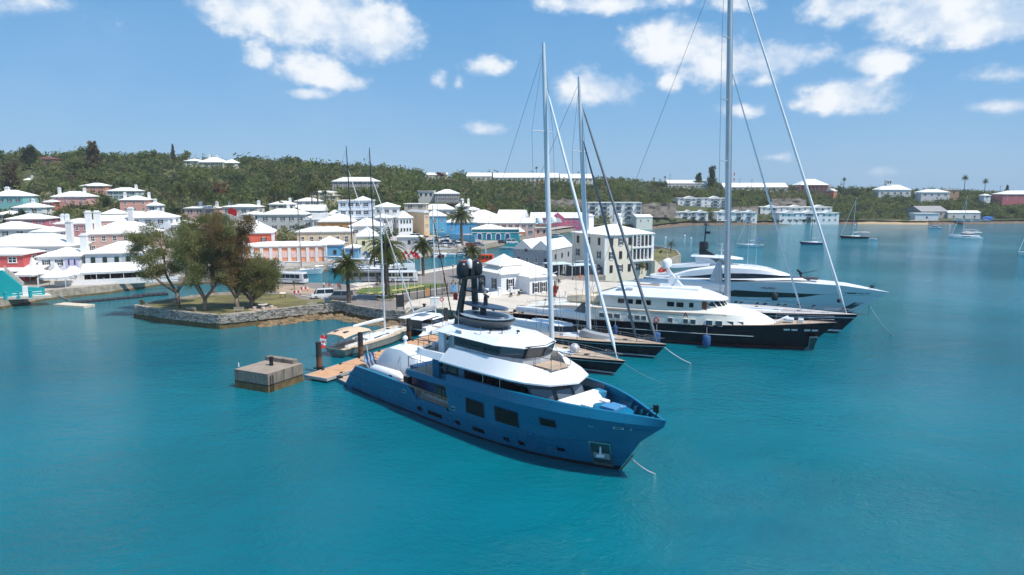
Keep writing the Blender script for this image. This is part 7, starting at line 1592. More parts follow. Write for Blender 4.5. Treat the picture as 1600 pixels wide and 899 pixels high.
# turquoise quay wall, stair and bollards
tq = mat("turquoise_paint", (0, 164, 168), .7, var=.08, scale=.6)
t = thing("turquoise_stair", "bright turquoise stair wall stepping down to the quay", "stair", (0, 0, 0)); q0, q1, q2 = at(-30, 466, 2.1), at(36, 463, 2.1), at(70, 461, 2.1); dv = (q1 - q0).normalized(); nv = Vector((-dv.y, dv.x, 0)) * .6
def slabq(a, b, z0a, z0b, z1a, z1b, th, m, name, par):
 mb = MB(); d_ = (b - a).normalized(); n_ = Vector((-d_.y, d_.x, 0)) * th; P = [Vector((a.x, a.y, z0a)), Vector((b.x, b.y, z0b)), Vector((b.x, b.y, z1b)), Vector((a.x, a.y, z1a))]; mb.add(P + [p + n_ for p in P], [(0, 1, 2, 3), (7, 6, 5, 4), (1, 5, 6, 2), (3, 2, 6, 7), (0, 4, 5, 1), (0, 3, 7, 4)]); return mb.build(name, m, par)
m1 = at(8, 464.5, 2.1); slabq(q0, m1, 1.8, 1.8, 7.6, 7.6, .7, tq, "wall", t); slabq(m1, q1, 1.8, 1.8, 7.6, 4.1, .7, tq, "sloping_wall", t); slabq(q1, q1.lerp(q2, .25), 1.8, 1.8, 4.1, 4.0, .7, trimw, "white_pier", t); slabq(q1.lerp(q2, .25), q2, 1.8, 1.8, 3.9, 3.6, .5, tq, "low_wall", t)
slabq(m1.lerp(q1, .0) + nv * 2, q1 + nv * 2, 1.8, 1.8, 8.4, 4.8, .5, mat("stair_grey", (196, 184, 176), .8), "handrail_wall", t)
mb = MB(); mb.prism([tuple((q0 + Vector((0, -.5, 0))).xy), tuple((q2 + Vector((2, -.8, 0))).xy), tuple((q2 + nv * 4).xy), tuple((q0 + nv * 4).xy)], 1.6, 2.14); struct(mb, "left_quay_paving", pave_m)
t0 = None
for i, (px, lb) in enumerate(((9, "turquoise bollard at the left edge of the quay"), (29, "turquoise bollard in front of the stair, middle one"), (48, "turquoise bollard nearest the low turquoise wall"))):
 p = at(px, 468.5 - i * 1.6, 2.14)
 t = thing("bollard", lb, "bollard", p, 0, "turquoise quay bollards"); mb = MB(); mb.lathe([(.32, 0), (.32, 1.25), (.38, 1.3), (.38, 1.45), (.05, 1.5)], (0, 0, 0), 10); mb.build("post", tq, t, True)
t = thing("quay_rail", "white pipe rail beside the turquoise bollards", "railing", (0, 0, 0))
for z in (.6, 1.1): mb = MB(); mb.tube(at(20, 468, 2.14) + Vector((0, 0, z)), at(66, 463.5, 2.14) + Vector((0, 0, z)), .07, n=6); mb.build("pipe", trimw, t)
# floating docks of the left inlet
def floatdock(label, a, b, wid, m, z, npan, name="floating_dock", hh=.5, dark=None):
 p, q = at(*a, z), at(*b, z); d_ = (q - p).normalized(); L = (q - p).length; t = thing(name, label, "floating dock", (p.x, p.y, 0), math.atan2(d_.y, d_.x))
 for i in range(npan): mb = MB(); mb.box(L * i / npan + .04, L * (i + 1) / npan - .04, -wid / 2, wid / 2, z - hh, z); mb.build("panel", m, t, bevel=.04)
 return t
floatdock("beige floating landing at the foot of the restaurant gangway", (92, 474), (140, 477), 2.6, mat("dock_beige", (214, 200, 180), .8), .45, 5)
bd1 = floatdock("long row of black plastic dock floats along the restaurant quay", (112, 471.5), (222, 462), 2.2, mat("float_dark", (50, 54, 62), .6, var=.2), .4, 14)
floatdock("short group of dark floats at the inner end of the row", (208, 461), (262, 457), 2.8, MATS["float_dark"], .5, 7)
t = thing("gangway", "grey gangway from the restaurant terrace down to the beige landing", "gangway", (0, 0, 0)); slabq(at(94, 462, 2.1), at(110, 470, .6), 1.95, .5, 2.1, .65, 1.1, mat("gangway_grey", (170, 172, 174)), "ramp", t)
# ---- yacht quay: fence, notice board, bollards, cabinet, flags
fpx = [(629.5, 474), (640, 471), (652, 468.4), (663, 466), (673, 464), (682, 462.5), (691, 461.2), (699, 460), (706, 459.2), (712, 458.6), (717, 458)]
FN = thing("security_fence", "tall black railing fence along the yacht quay", "fence", (0, 0, 0)); fp = [at(a, b, IZ) for a, b in fpx]
bm_ = mat("fence_black", (36, 36, 40), .5, var=0)
for p in fp: mb = MB(); mb.box(p.x - .07, p.x + .07, p.y - .07, p.y + .07, IZ, IZ + 2.5); mb.build("post", bm_, FN)
for i, (a, b) in enumerate(zip(fp, fp[1:])):
 d_ = (b - a); L = d_.length; n = max(5, int(L / .16)); mb = MB()
 for k in range(1, n): q = a + d_ * k / n; mb.box(q.x - .014, q.x + .014, q.y - .014, q.y + .014, IZ + .1, IZ + 2.35)
 for z in (.2, 2.25): mb.tube((a.x, a.y, IZ + z), (b.x, b.y, IZ + z), .03, n=4)
 mb.build("bar_panel", bm_, FN, kind='stuff')
for i, (px, c) in enumerate(((706.5, (120, 176, 216)), (713, (150, 190, 220)), (668, (206, 150, 96)))):
 p = at(px, 459.5 if i < 2 else 466, IZ) + Vector((0, -.15, 0)); t = thing("poster_panel", ("blue banner on the black fence, left of two", "blue banner at the fence's right end", "orange brown banner midway along the black fence")[i], "banner", p); mb = MB(); mb.box(-.42, .42, -.02, .02, .5, 2.0); mb.build("sheet", mat("banner_%d" % i, c, .7, var=.35, scale=3), t)
t = thing("notice_board", "black framed notice board on posts at the quay corner", "notice board", at(625, 488, IZ) + Vector((0, .3, 0)), R(14)); mb = MB(); mb.box(-.7, .7, -.08, .08, .9, 3.1); mb.build("board", mat("board_charcoal", (48, 50, 54), .6), t)
for x in (-.6, .6): mb = MB(); mb.box(x - .06, x + .06, -.1, .1, -.6, 3.2); mb.build("post", bm_, t)
t = thing("service_cabinet", "white service cabinet on the quay behind the catamaran", "cabinet", at(680, 479.5, IZ), R(10)); mb = MB(); mb.box(-.85, .85, -.4, .4, 0, 1.7); mb.box(-.9, .9, -.45, .45, 1.7, 1.8); mb.build("case", trimw, t, bevel=.03)
t = thing("lifebuoy_stand", "red lifebuoy on a post beside the white cabinet", "lifebuoy", at(690.5, 479, IZ)); mb = MB(); mb.tube((0, 0, 0), (0, 0, 1.6), .05, n=6); mb.build("post", trimw, t); ring((0, -.1, 1.35), .34, .1, "ring", redm, t)
bol = None
for px, py, lb in ((663, 481, "rusty mooring bollard at the quay edge near the white cabinet"), (852, 474, "dark mooring bollard nearest the classic yacht's stern"), (836, 480, "dark mooring bollard at the quay edge behind the near sloop"), (862, 469, "dark mooring bollard beside the orange ensign"), (972, 445, "dark mooring bollard near the point of the quay"), (917, 443, "small dark bollard in the middle of the quay"), (771, 487, "dark mooring bollard behind the blue yacht's mast")):
 p = at(px, py, IZ + .03)
 if bol is None: bol = thing("mooring_bollard", lb, "bollard", p, 0, "mooring bollards on the yacht quay"); mb = MB(); mb.lathe([(.34, 0), (.26, .1), (.22, .45), (.4, .6), (.38, .72), (.1, .8)], (0, 0, 0), 10); mb.build("post", mat("bollard_iron", (70, 56, 50), .8, var=.3), bol, True)
 else: dup(bol, p, 0, lb)
FC = [("red and yellow", (206, 60, 50), (226, 180, 70)), ("white and green", (236, 236, 236), (70, 130, 90)), ("plain red", (204, 44, 44), (200, 40, 44)), ("red with white centre", (206, 50, 48), (238, 238, 238)), ("red over white", (206, 40, 50), (240, 240, 240)), ("white with red", (236, 236, 238), (200, 50, 60)), ("pale blue", (120, 160, 206), (230, 232, 236))]
for (px, yb), (nm, c1, c2) in zip(((597, 457.5), (618, 454), (629, 452.6), (638, 451), (648, 449.4), (658, 447.6), (577, 459)), FC):
 p = at(px, yb, IZ + .1); t = thing("flagpole", "white flagpole with %s flag on the verge lawn" % nm, "flagpole", p, 0, "flagpoles on the verge lawn"); top = atD(px, 399, p.y).z - IZ
 mb = MB(); mb.tube((0, 0, 0), (0, 0, top), .06, .035, 7); mb.lathe([(.09, 0), (.02, .14)], (0, 0, top), 6); mb.build("pole", trimw, t); mb = MB(); mb.cbox((0, 0, .03), (1.5, 1.3, .1)); mb.build("pad", mat("pad_ochre", (206, 186, 120), .9), t)
 f = flag_mesh(1.7, 1.25, [0, 1, 0] if "centre" in nm else [0, 1], "cloth", t, [mat("cloth_%s_a" % nm.replace(" ", "_"), c1, .8), mat("cloth_%s_b" % nm.replace(" ", "_"), c2, .8)]); f.location = (0, 0, top - .75); f.rotation_euler = (0, R(-62), PI)
t = thing("flagpole", "flag pole with red ensign standing behind the casuarinas", "flagpole", at(315, 452, 2.2) + Vector((0, 22, 0))); zt_ = atD(315, 328, t.location.y).z - 2.2
mb = MB(); mb.tube((0, 0, 0), (0, 0, zt_), .12, .06, 7); mb.cbox((0, 0, zt_ * .62), (1.8, .08, .08)); mb.build("pole", trimw, t); f = flag_mesh(2.2, 1.6, [0], "cloth", t, [redm]); f.location = (0, 0, zt_ - 1.0); f.rotation_euler = (0, R(-30), PI)
# park furniture
t = thing("stone_planter", "stone edged planting bed round the tallest date palm", "planter", at(605, 468, IZ)); mb = MB(); mb.lathe([(2.6, 0), (2.6, .4), (2.2, .4), (2.2, .3)], (0, 0, 0), 6); mb.build("kerb", stone_m, t); vs, fs = [], []
for _ in range(260): a = random.uniform(0, 6.28); r = random.uniform(0, 2.1); tri_leaf(vs, fs, Vector((r * math.cos(a), r * math.sin(a), random.uniform(.3, .8))), .4, random, 1.6)
me = bpy.data.meshes.new("shrub"); me.from_pydata([tuple(v) for v in vs], [], fs); me.materials.append(LEAF['dark']); link("shrub", me, t, kind='stuff')
woodm = mat("bench_wood", (176, 166, 150), .8, var=.15)
def bench(px, py, rz, label, table=False):
 t = thing("picnic_table" if table else "park_bench", label, "picnic table" if table else "bench", at(px, py, IZ + .04), R(rz))
 if table:
  mb = MB(); mb.lathe([(.9, .7), (.9, .8)], (0, 0, 0), 12); mb.lathe([(.3, 0), (.25, .7)], (0, 0, 0), 8); mb.build("table_top", mat("stone_table", (208, 202, 194), .8), t)
  for a in range(4): mb = MB(); mb.lathe([(.32, 0), (.36, .42)], (1.5 * math.cos(a * 1.57 + .4), 1.5 * math.sin(a * 1.57 + .4), 0), 8); mb.build("stool", MATS["stone_table"], t)
  mb = MB(); mb.lathe([(2.6, -.05), (2.6, .02)], (0, 0, 0), 14); mb.build("pad", dry_m, t)
 else:
  for y in (-.18, 0, .18): mb = MB(); mb.box(-.9, .9, y - .07, y + .07, .42, .48); mb.build("seat_slat", woodm, t)
  for z in (.65, .82): mb = MB(); mb.box(-.9, .9, .25, .3, z - .06, z + .06); mb.build("back_slat", woodm, t)
  for x in (-.7, .7): mb = MB(); mb.box(x - .05, x + .05, -.25, .3, 0, .42); mb.box(x - .05, x + .05, .24, .3, .42, .9); mb.build("leg", woodm, t)
bench(299, 487, 185, "park bench on the lawn near the left wall corner"); bench(373, 488, 8, "park bench at the wall below the rust brown casuarina"); bench(488, 478, 8, "pale park bench at the wall nearest the grey bin"); bench(411, 482, 0, "round stone picnic table with stools on the lawn", True)
t = thing("litter_bin", "pale grey wheeled bin beside the grey van", "bin", at(511, 475, IZ + .04)); mb = MB(); mb.loft([[(-.32, -.3, .1), (.32, -.3, .1), (.32, .3, .1), (-.32, .3, .1)], [(-.4, -.38, 1.1), (.4, -.38, 1.1), (.4, .38, 1.1), (-.4, .38, 1.1)]]); mb.box(-.43, .43, -.41, .41, 1.1, 1.2); mb.build("body", mat("bin_grey", (186, 192, 190), .6), t)
t = thing("information_board", "cream information board on two legs in the park", "sign", at(442, 466, IZ + .03), R(10)); mb = MB(); mb.cbox((0, 0, 1.05), (1.2, .5, .06), rx=.5); mb.build("panel", mat("panel_cream", (226, 212, 184), .6), t)
for x in (-.5, .5): mb = MB(); mb.tube((x, 0, 0), (x, 0, 1.0), .05, n=6); mb.build("leg", bm_, t)
for px, py, lb in ((465, 461, "red and white barrier by the park gate, nearer one"), (476, 455, "red and white barrier by the parked white van")):
 t = thing("barrier", lb, "barrier", at(px, py, IZ + .03), R(20)); mb = MB();
 for k in range(4): mb.box(-.8 + k * .4, -.4 + k * .4, -.05, .05, .4, .9, k % 2)
 mb.build("board", [redm, trimw], t)
 for x in (-.6, .6): mb = MB(); mb.box(x - .05, x + .05, -.3, .3, 0, .4); mb.build("foot", redm, t)
lamp = None
for px, py, z, lb in ((281, 482, IZ, "black lamp post on the park's inlet side"), (398, 481, IZ, "black lamp post behind the stone picnic table"), (435, 452, IZ, "black lamp post by the low bridge"), (547, 466, IZ, "black lamp post behind the grey van"), (622, 459, IZ, "black lamp post beside the flagpoles"), (694, 455, IZ, "black lamp post behind the security fence"), (708, 441, IZ, "black lamp post on the promenade left of the white bar"), (895, 438, IZ, "black lamp post at the yacht quay gate"), (406, 445, IZ, "black lamp post beside the parked minibus")):
 p = at(px, py, z)
 if lamp is None:
  lamp = thing("street_lamp", lb, "street lamp", p, 0, "black lamp posts on the island"); mb = MB(); mb.path([(0, 0, 0), (0, 0, .5), (0, 0, .55), (0, 0, 3.6)], [.13, .12, .07, .05], 8); mb.build("post", bm_, lamp); mb = MB(); mb.lathe([(.1, 0), (.2, .12), (.26, .5), (.3, .52), (.05, .75)], (0, 0, 3.6), 8); mb.build("lantern", mat("lantern_glass", (150, 150, 140), .3), lamp)
 else: dup(lamp, p, 0, lb)
t = thing("statue", "dark bronze statue on the verge near the palm", "statue", at(590, 446, IZ)); mb = MB(); mb.lathe([(.5, 0), (.5, .5), (.42, .6)], (0, 0, 0), 8); mb.build("plinth", stone_m, t)
rks = None
for i, (px, py) in enumerate(((562, 452), (566, 451.5), (571, 451), (575, 450.4), (579, 449.8), (556, 453.5), (549, 454.5))):
 p = at(px, py, IZ + .08)
 if rks is None:
  bmx = bmesh.new(); bmesh.ops.create_icosphere(bmx, subdivisions=2, radius=.55)
  for v in bmx.verts: v.co *= 1 + .25 * mathutils.noise.noise(v.co * 2.2); v.co.z *= .7
  me = bpy.data.meshes.new("boulder"); bmx.to_mesh(me); bmx.free(); me.materials.append(mat("boulder_pale", (206, 194, 174), .9, var=.15)); rks = me
 o = link("boulder", rks); o.location = p + Vector((0, 0, .2)); o.rotation_euler = (0, 0, i * 1.3); o.scale = (1 + .2 * (i % 3), 1, .9 + .1 * (i % 2)); o['label'] = "pale boulder edging the verge lawn by the statue"; o['category'] = "boulder"; o['group'] = "boulders along the verge lawn"
# quay clutter: timber beam, rope heaps, chairs of the bar
t = thing("timber_beam", "dark timber fender beam lying at the quay edge", "beam", at(818, 489, IZ + .1), R(-35)); mb = MB(); mb.cbox((0, 0, .2), (4.2, .45, .4)); mb.build("beam", mat("timber_dark", (88, 66, 52), .9), t)
cset = None
for i, (px, py) in enumerate(((848, 451), (855, 449), (862, 447), (869, 444), (876, 441), (800, 463), (812, 461))):
 p = at(px, py, IZ + .05); lb = ("cafe table with dark chairs beside the bar, " + ("nearest the ensign", "second from the ensign", "middle of the row", "fourth of the row", "by the quay gate", "on the bar terrace left", "on the bar terrace right")[i])
 if cset is None:
  cset = thing("cafe_table", lb, "table", p, 0, "cafe tables by the white bar"); mb = MB(); mb.lathe([(.5, .7), (.5, .75)], (0, 0, 0), 10); mb.lathe([(.2, 0), (.04, .1), (.04, .7)], (0, 0, 0), 8); mb.build("table_top", woodm, cset)
 else: dup(cset, p, i, lb)
chr_ = None
for i, (px, py) in enumerate(((846, 452.5), (850, 449.6), (853, 450.6), (857, 447.4), (860, 448.6), (864, 445.6), (867, 445.8), (871, 442.8), (874, 442.8), (798, 464.5), (803, 461.8), (810, 462.5), (815, 460))):
 p = at(px, py, IZ + .05)
 if chr_ is None:
  chr_ = thing("cafe_chair", "dark cafe chair at the tables beside the white bar", "chair", p, 0, "dark cafe chairs by the white bar"); cm_ = mat("chair_dark", (70, 66, 62), .7)
  mb = MB(); mb.box(-.24, .24, -.24, .24, .42, .48); mb.build("seat", cm_, chr_); mb = MB(); mb.box(-.24, .24, .2, .25, .48, .95); mb.build("backrest", cm_, chr_)
  for x in (-.2, .2):
   for y in (-.2, .2): mb = MB(); mb.box(x - .025, x + .025, y - .025, y + .025, 0, .42); mb.build("leg", cm_, chr_)
 else: dup(chr_, p, i * 1.1)
ped = None
for i, (px, py, lb) in enumerate(((740, 485, "white shore power post behind the blue yacht's mast"), (826, 480, "white shore power post behind the near sloop"), (884, 464, "white shore power post behind the middle sloop's mast"), (925, 455, "white shore power post by the classic yacht's roof"))):
 p = at(px, py, IZ + .03)
 if ped is None: ped = thing("power_post", lb, "power post", p, 0, "shore power posts on the quay"); mb = MB(); mb.box(-.16, .16, -.14, .14, 0, 1.05); mb.box(-.2, .2, -.18, .18, 1.05, 1.2); mb.build("case", trimw, ped)
 else: dup(ped, p, .6, lb)
for px, py, lb in ((842, 472, "coil of pale rope on the quay behind the near sloop"), (866, 464, "coil of rope near the orange ensign"), (812, 478, "coil of rope beside the timber beam"), (900, 452, "coil of rope in the middle of the quay")):
 t = thing("rope_coil", lb, "rope", at(px, py, IZ + .05)); mb = MB(); mb.path([((.55 - .012 * k) * math.cos(k * .5), (.55 - .012 * k) * math.sin(k * .5), .05 + .006 * k) for k in range(40)], .05, 5); mb.build("coil", ropem, t)
for th, x, lb in ((s1, -29.5, "near sloop"), (s2, -31.5, "middle sloop"), (A, -46.3, "classic yacht")):
 t = thing("passerelle", "narrow boarding plank from the %s's stern to the quay" % lb, "gangway", on(th, (x, 0, 1.9)), th.rotation_euler.z + PI); mb = MB(); mb.box(0, 5, -.3, .3, 0, .1); mb.build("plank", teak, t)
 for y in (-.3, .3): rail(t, [(.2, y, .1), (4.8, y, .1)], .9, .02, steel, 0, 1.5)
mb = MB()
for a, b in (((560, 461.5), (604, 463)), ((604, 463), (640, 458)), ((640, 458), (700, 449.5)), ((470, 462.5), (545, 474))):
 p, q = at(*a, IZ), at(*b, IZ); d_ = (q - p).normalized(); n_ = Vector((-d_.y, d_.x, 0)) * .18; mb.prism([tuple((p - n_).xy), tuple((q - n_).xy), tuple((q + n_).xy), tuple((p + n_).xy)], IZ - .1, IZ + .13)
o = struct(mb, "kerb", pave_m)
# small quay house canopies: grey-green sheds between boathouse and cream building
for i, (px0, px1, py, hgt, lb) in enumerate(((862, 893, 432, 2.9, "pale canopy roofed boat shelter on the quay left of the tall masts"), (893, 930, 432, 2.6, "pale blue roofed shelter behind the quay gate"))):
 a, b = at(px0, py, IZ), at(px1, py - 2, IZ); d_ = (b - a).normalized(); L = (b - a).length; t = thing("shelter", lb, "shelter", a, math.atan2(d_.y, d_.x)); mb = MB(); mb.box(-.2, L, -.5, 4.5, hgt, hgt + .18); mb.build("roof", mat("shelter_roof", (206, 222, 226), .6), t)
 for k in range(4):
  for y in (-.3, 4.2): mb = MB(); mb.box(L * k / 3 - .06, L * k / 3 + .06, y - .06, y + .06, 0, hgt); mb.build("post", trimw, t)
 mb = MB(); mb.box(.2, L - .3, 3.9, 4.1, 0, hgt - .1); mb.build("back_panel", mat("panel_slate", (96, 106, 112), .7), t)
# ================================================================ vehicles
tyre = mat("tyre", (30, 30, 32), .85); rim = mat("rim", (170, 172, 176), .4, .6); lampw = mat("headlamp", (232, 234, 236), .2); lampr = mat("tail_lamp", (150, 24, 28), .3); cglass = mat("car_glass", (30, 36, 42), .08, var=0, spec=.7)
def wheelset(t, xs, y, r):
 for x in xs:
  for s in (-1, 1):
   mb = MB(); mb.tube((x, s * (y - .1), r), (x, s * (y + .1), r), r, n=12); o = mb.build("wheel", tyre, t); mb = MB(); mb.tube((x, s * (y + .1), r), (x, s * (y + .115), r), r * .6, n=10); mb.build("rim", rim, o)
CARM = {}
def car_parts(kind, paint):
 """meshes of a car; +x is its front"""
 k = (kind, paint.name)
 if k in CARM: return CARM[k]
 if kind == 'van': L, W, H, hood, bt = 4.7, 1.75, 1.95, .55, 1.05
 elif kind == 'suv': L, W, H, hood, bt = 4.3, 1.75, 1.65, 1.0, .95
 else: L, W, H, hood, bt = 3.7, 1.62, 1.48, .95, .88
 h = W / 2; mb = MB()
 prof = [(-L / 2, .3, .78), (-L / 2 + .06, .25, bt), (-L / 2 + .5, .22, bt + .02), (L / 2 - hood - .2, .22, bt), (L / 2 - .25, .24, bt - .14), (L / 2 - .03, .3, bt - .25), (L / 2, .36, .62)]
 mb.loft([[(x, -h * .96, z0), (x, -h, (z0 + z1) / 2), (x, -h * .94, z1), (x, h * .94, z1), (x, h, (z0 + z1) / 2), (x, h * .96, z0)] for x, z0, z1 in prof])
 body = mk(mb, "body", paint); g = MB(); xr0, xr1 = -L / 2 + .08, L / 2 - hood
 g.loft([[(xr0, -h * .93, bt), (xr1, -h * .93, bt), (xr1, h * .93, bt), (xr0, h * .93, bt)], [(xr0 + .22, -h * .78, H - .06), (xr1 - .62, -h * .78, H - .06), (xr1 - .62, h * .78, H - .06), (xr0 + .22, h * .78, H - .06)]]); gl = mk(g, "glasshouse", cglass)
 r = MB(); r.loft([[(xr0 + .2, -h * .8, H - .08), (xr1 - .6, -h * .8, H - .08), (xr1 - .6, h * .8, H - .08), (xr0 + .2, h * .8, H - .08)], [(xr0 + .35, -h * .68, H), (xr1 - .8, -h * .68, H), (xr1 - .8, h * .68, H), (xr0 + .35, h * .68, H)]])
 for s in (-1, 1):
  for x in (xr0 + .12, (xr0 + xr1) / 2 - .1, xr1 - .3): r.add([(x - .05, s * h * .945, bt), (x + .05, s * h * .945, bt), (x + .05 - (.3 if x > 0.5 else -.06), s * h * .80, H - .06), (x - .05 - (.3 if x > 0.5 else -.06), s * h * .80, H - .06)], [(0, 1, 2, 3) if s < 0 else (3, 2, 1, 0)])
 rf = mk(r, "roof", paint); CARM[k] = (body, gl, rf, L, W); return CARM[k]
WH = {}
def car(kind, paint, loc, rz, label, group=None, far=False):
 b, g, r, L, W = car_parts(kind, paint); t = thing("parked_car" if kind != 'van' else "parked_van", label, "car" if kind != 'van' else "van", loc, rz, group)
 link("body", b, t); link("glasshouse", g, t); link("roof", r, t)
 if kind not in WH:
  m = MB(); m.tube((0, -.1, 0), (0, .1, 0), .31, n=10); m2 = MB(); m2.tube((0, -.115, 0), (0, .115, 0), .19, n=8); l1 = MB(); l1.cbox((0, 0, 0), (.08, .32, .16)); WH[kind] = (mk(m, "wheel", tyre), mk(m2, "rim", rim), mk(l1, "headlight", lampw), mk(l1, "tail_light", lampr))
 w_, r_, h_, tl = WH[kind]
 for x in (-L * .31, L * .31):
  for s in (-1, 1):
   o = link("wheel", w_, t); o.location = (x, s * (W / 2 - .08), .31)
   if not far: link("rim", r_, o)
 for s in (-1, 1):
  o = link("headlight", h_, t); o.location = (L / 2 - .06, s * W * .36, .66); o = link("tail_light", tl, t); o.location = (-L / 2 + .02, s * W * .4, .78)
 return t
PAINT = {n: mat("paint_" + n, c, .25, .1, var=.03, coat=.5) for n, c in (("white", (232, 234, 236)), ("silver", (176, 182, 188)), ("grey", (118, 122, 128)), ("black", (32, 34, 38)), ("blue", (52, 96, 150)), ("pale_blue", (130, 168, 196)), ("red", (170, 34, 52)), ("maroon", (96, 36, 44)), ("teal", (60, 120, 130)))}
car('van', PAINT['white'], at(505, 466, IZ + .02), R(200), "white van parked nose to tail with the grey van by the park"); car('van', PAINT['grey'], at(533, 469, IZ + .02), R(176), "grey people carrier beside the shaggy palm")
rngc = random.Random(9); ordn = ["first", "second", "third", "fourth", "fifth", "sixth", "seventh", "eighth", "ninth", "tenth"]
cols_ = ["white", "silver", "pale_blue", "blue", "white", "grey", "black", "silver", "maroon", "teal", "white", "pale_blue"]
for r_, (y0, xs, nm) in enumerate(((371.5, [668 + i * 9.2 for i in range(7)], "row by the blue wall"), (376, [655 + i * 9 for i in range(9)], "second row off the blue wall"), (381, [652 + i * 9.5 for i in range(8)], "third row off the blue wall"), (385.5, [664 + i * 10 for i in range(6)], "car park row nearest the inlet"))):
 for i, px in enumerate(xs):
  c = cols_[(i * 5 + r_ * 3) % len(cols_)]; kind = ('hatch', 'suv', 'hatch', 'van')[(i + r_ * 2) % 4]; p = at(px + rngc.uniform(-1.5, 1.5), y0 + rngc.uniform(-.5, .5) - i * .12, 2.45)
  car(kind, PAINT[c], p, R(90 + rngc.choice((0, 180)) + rngc.uniform(-8, 8) + 18), "%s %s, %s from the left in the %s" % (c.replace("_", " "), {'hatch': 'hatchback', 'suv': 'estate', 'van': 'van'}[kind], ordn[i], nm), "cars in the waterside car park", True)
car('suv', PAINT['red'], at(736, 386, 2.4), R(8), "crimson car at the right end of the car park"); car('suv', PAINT['grey'], at(748, 385, 2.4), R(8), "grey car right of the crimson car"); car('hatch', PAINT['maroon'], at(785, 381, 2.4), R(6), "maroon car parked by the teal restaurant"); car('van', PAINT['white'], at(800, 381, 2.4), R(6), "white van parked by the teal restaurant")
car('suv', PAINT['white'], at(636, 374, 5.6), R(20), "white car parked beside the white shop, left one"); car('van', PAINT['white'], at(650, 373, 5.6), R(20), "white van parked beside the white shop, right one")
for i, (px, py, c, kind) in enumerate(((906, 424, 'black', 'suv'), (938, 428, 'grey', 'van'), (946, 427, 'silver', 'suv'), (955, 425, 'silver', 'van'), (972, 421.5, 'black', 'van'), (984, 419.5, 'black', 'suv'), (995, 418, 'maroon', 'hatch'))):
 car(kind, PAINT[c], at(px, py, 2.1), R(28), "%s car below the cream harbour building, %s from the left" % (c, ordn[i]), "cars below the cream harbour building")
def bus(loc, rz, label, L=7.6, paint='white'):
 t = thing("minibus", label, "bus", loc, rz); W, H = 2.2, 2.75; mb = MB(); h = W / 2
 mb.loft([[(x, -h, .35), (x, -h, 1.3), (x, -h * .97, H - .25), (x, -h * .8, H), (x, h * .8, H), (x, h * .97, H - .25), (x, h, 1.3), (x, h, .35)] for x in (-L / 2, L / 2 - .35)] + [[(L / 2, -h * .93, .4), (L / 2, -h * .93, 1.25), (L / 2 - .25, -h * .9, H - .35), (L / 2 - .3, -h * .75, H - .1), (L / 2 - .3, h * .75, H - .1), (L / 2 - .25, h * .9, H - .35), (L / 2, h * .93, 1.25), (L / 2, h * .93, .4)]]); mb.build("body", PAINT[paint], t)
 n = 5
 for s in (-1, 1):
  for i in range(n): x0 = -L / 2 + .35 + i * (L - 1.3) / n; mb = MB(); mb.box(x0, x0 + (L - 1.3) / n - .12, min(s * h * .985, s * (h + .02)), max(s * h * .985, s * (h + .02)), 1.4, 2.3); mb.build("window", cglass, t)
  mb = MB(); mb.box(-L / 2 + .3, L / 2 - .4, min(s * h, s * (h + .015)), max(s * h, s * (h + .015)), .9, 1.05); mb.build("stripe", mat("bus_stripe", (86, 110, 140), .4), t)
  mb = MB(); mb.cbox((L / 2 - .01, s * .8, .75), (.06, .32, .2)); mb.build("headlight", lampw, t)
 mb = MB(); mb.add([(L / 2 + .01, -h * .85, 1.3), (L / 2 + .01, h * .85, 1.3), (L / 2 - .23, h * .82, 2.35), (L / 2 - .23, -h * .82, 2.35)], [(0, 1, 2, 3)]); mb.build("windscreen", cglass, t)
 wheelset(t, (-L * .28, L * .3), h - .1, .42); return t
bus(at(456, 443, IZ + .02), R(-14), "white minibus with dark side graphics beside the low bridge"); bus(at(628, 440.5, IZ + .02), R(6), "white minibus parked on the road behind the verge lawn")
# long dark-glazed bus behind the shaggy palm
b3 = bus(at(572, 440.5, IZ + .02), R(4), "long dark grey coach behind the shaggy palm", 10.5, 'grey')
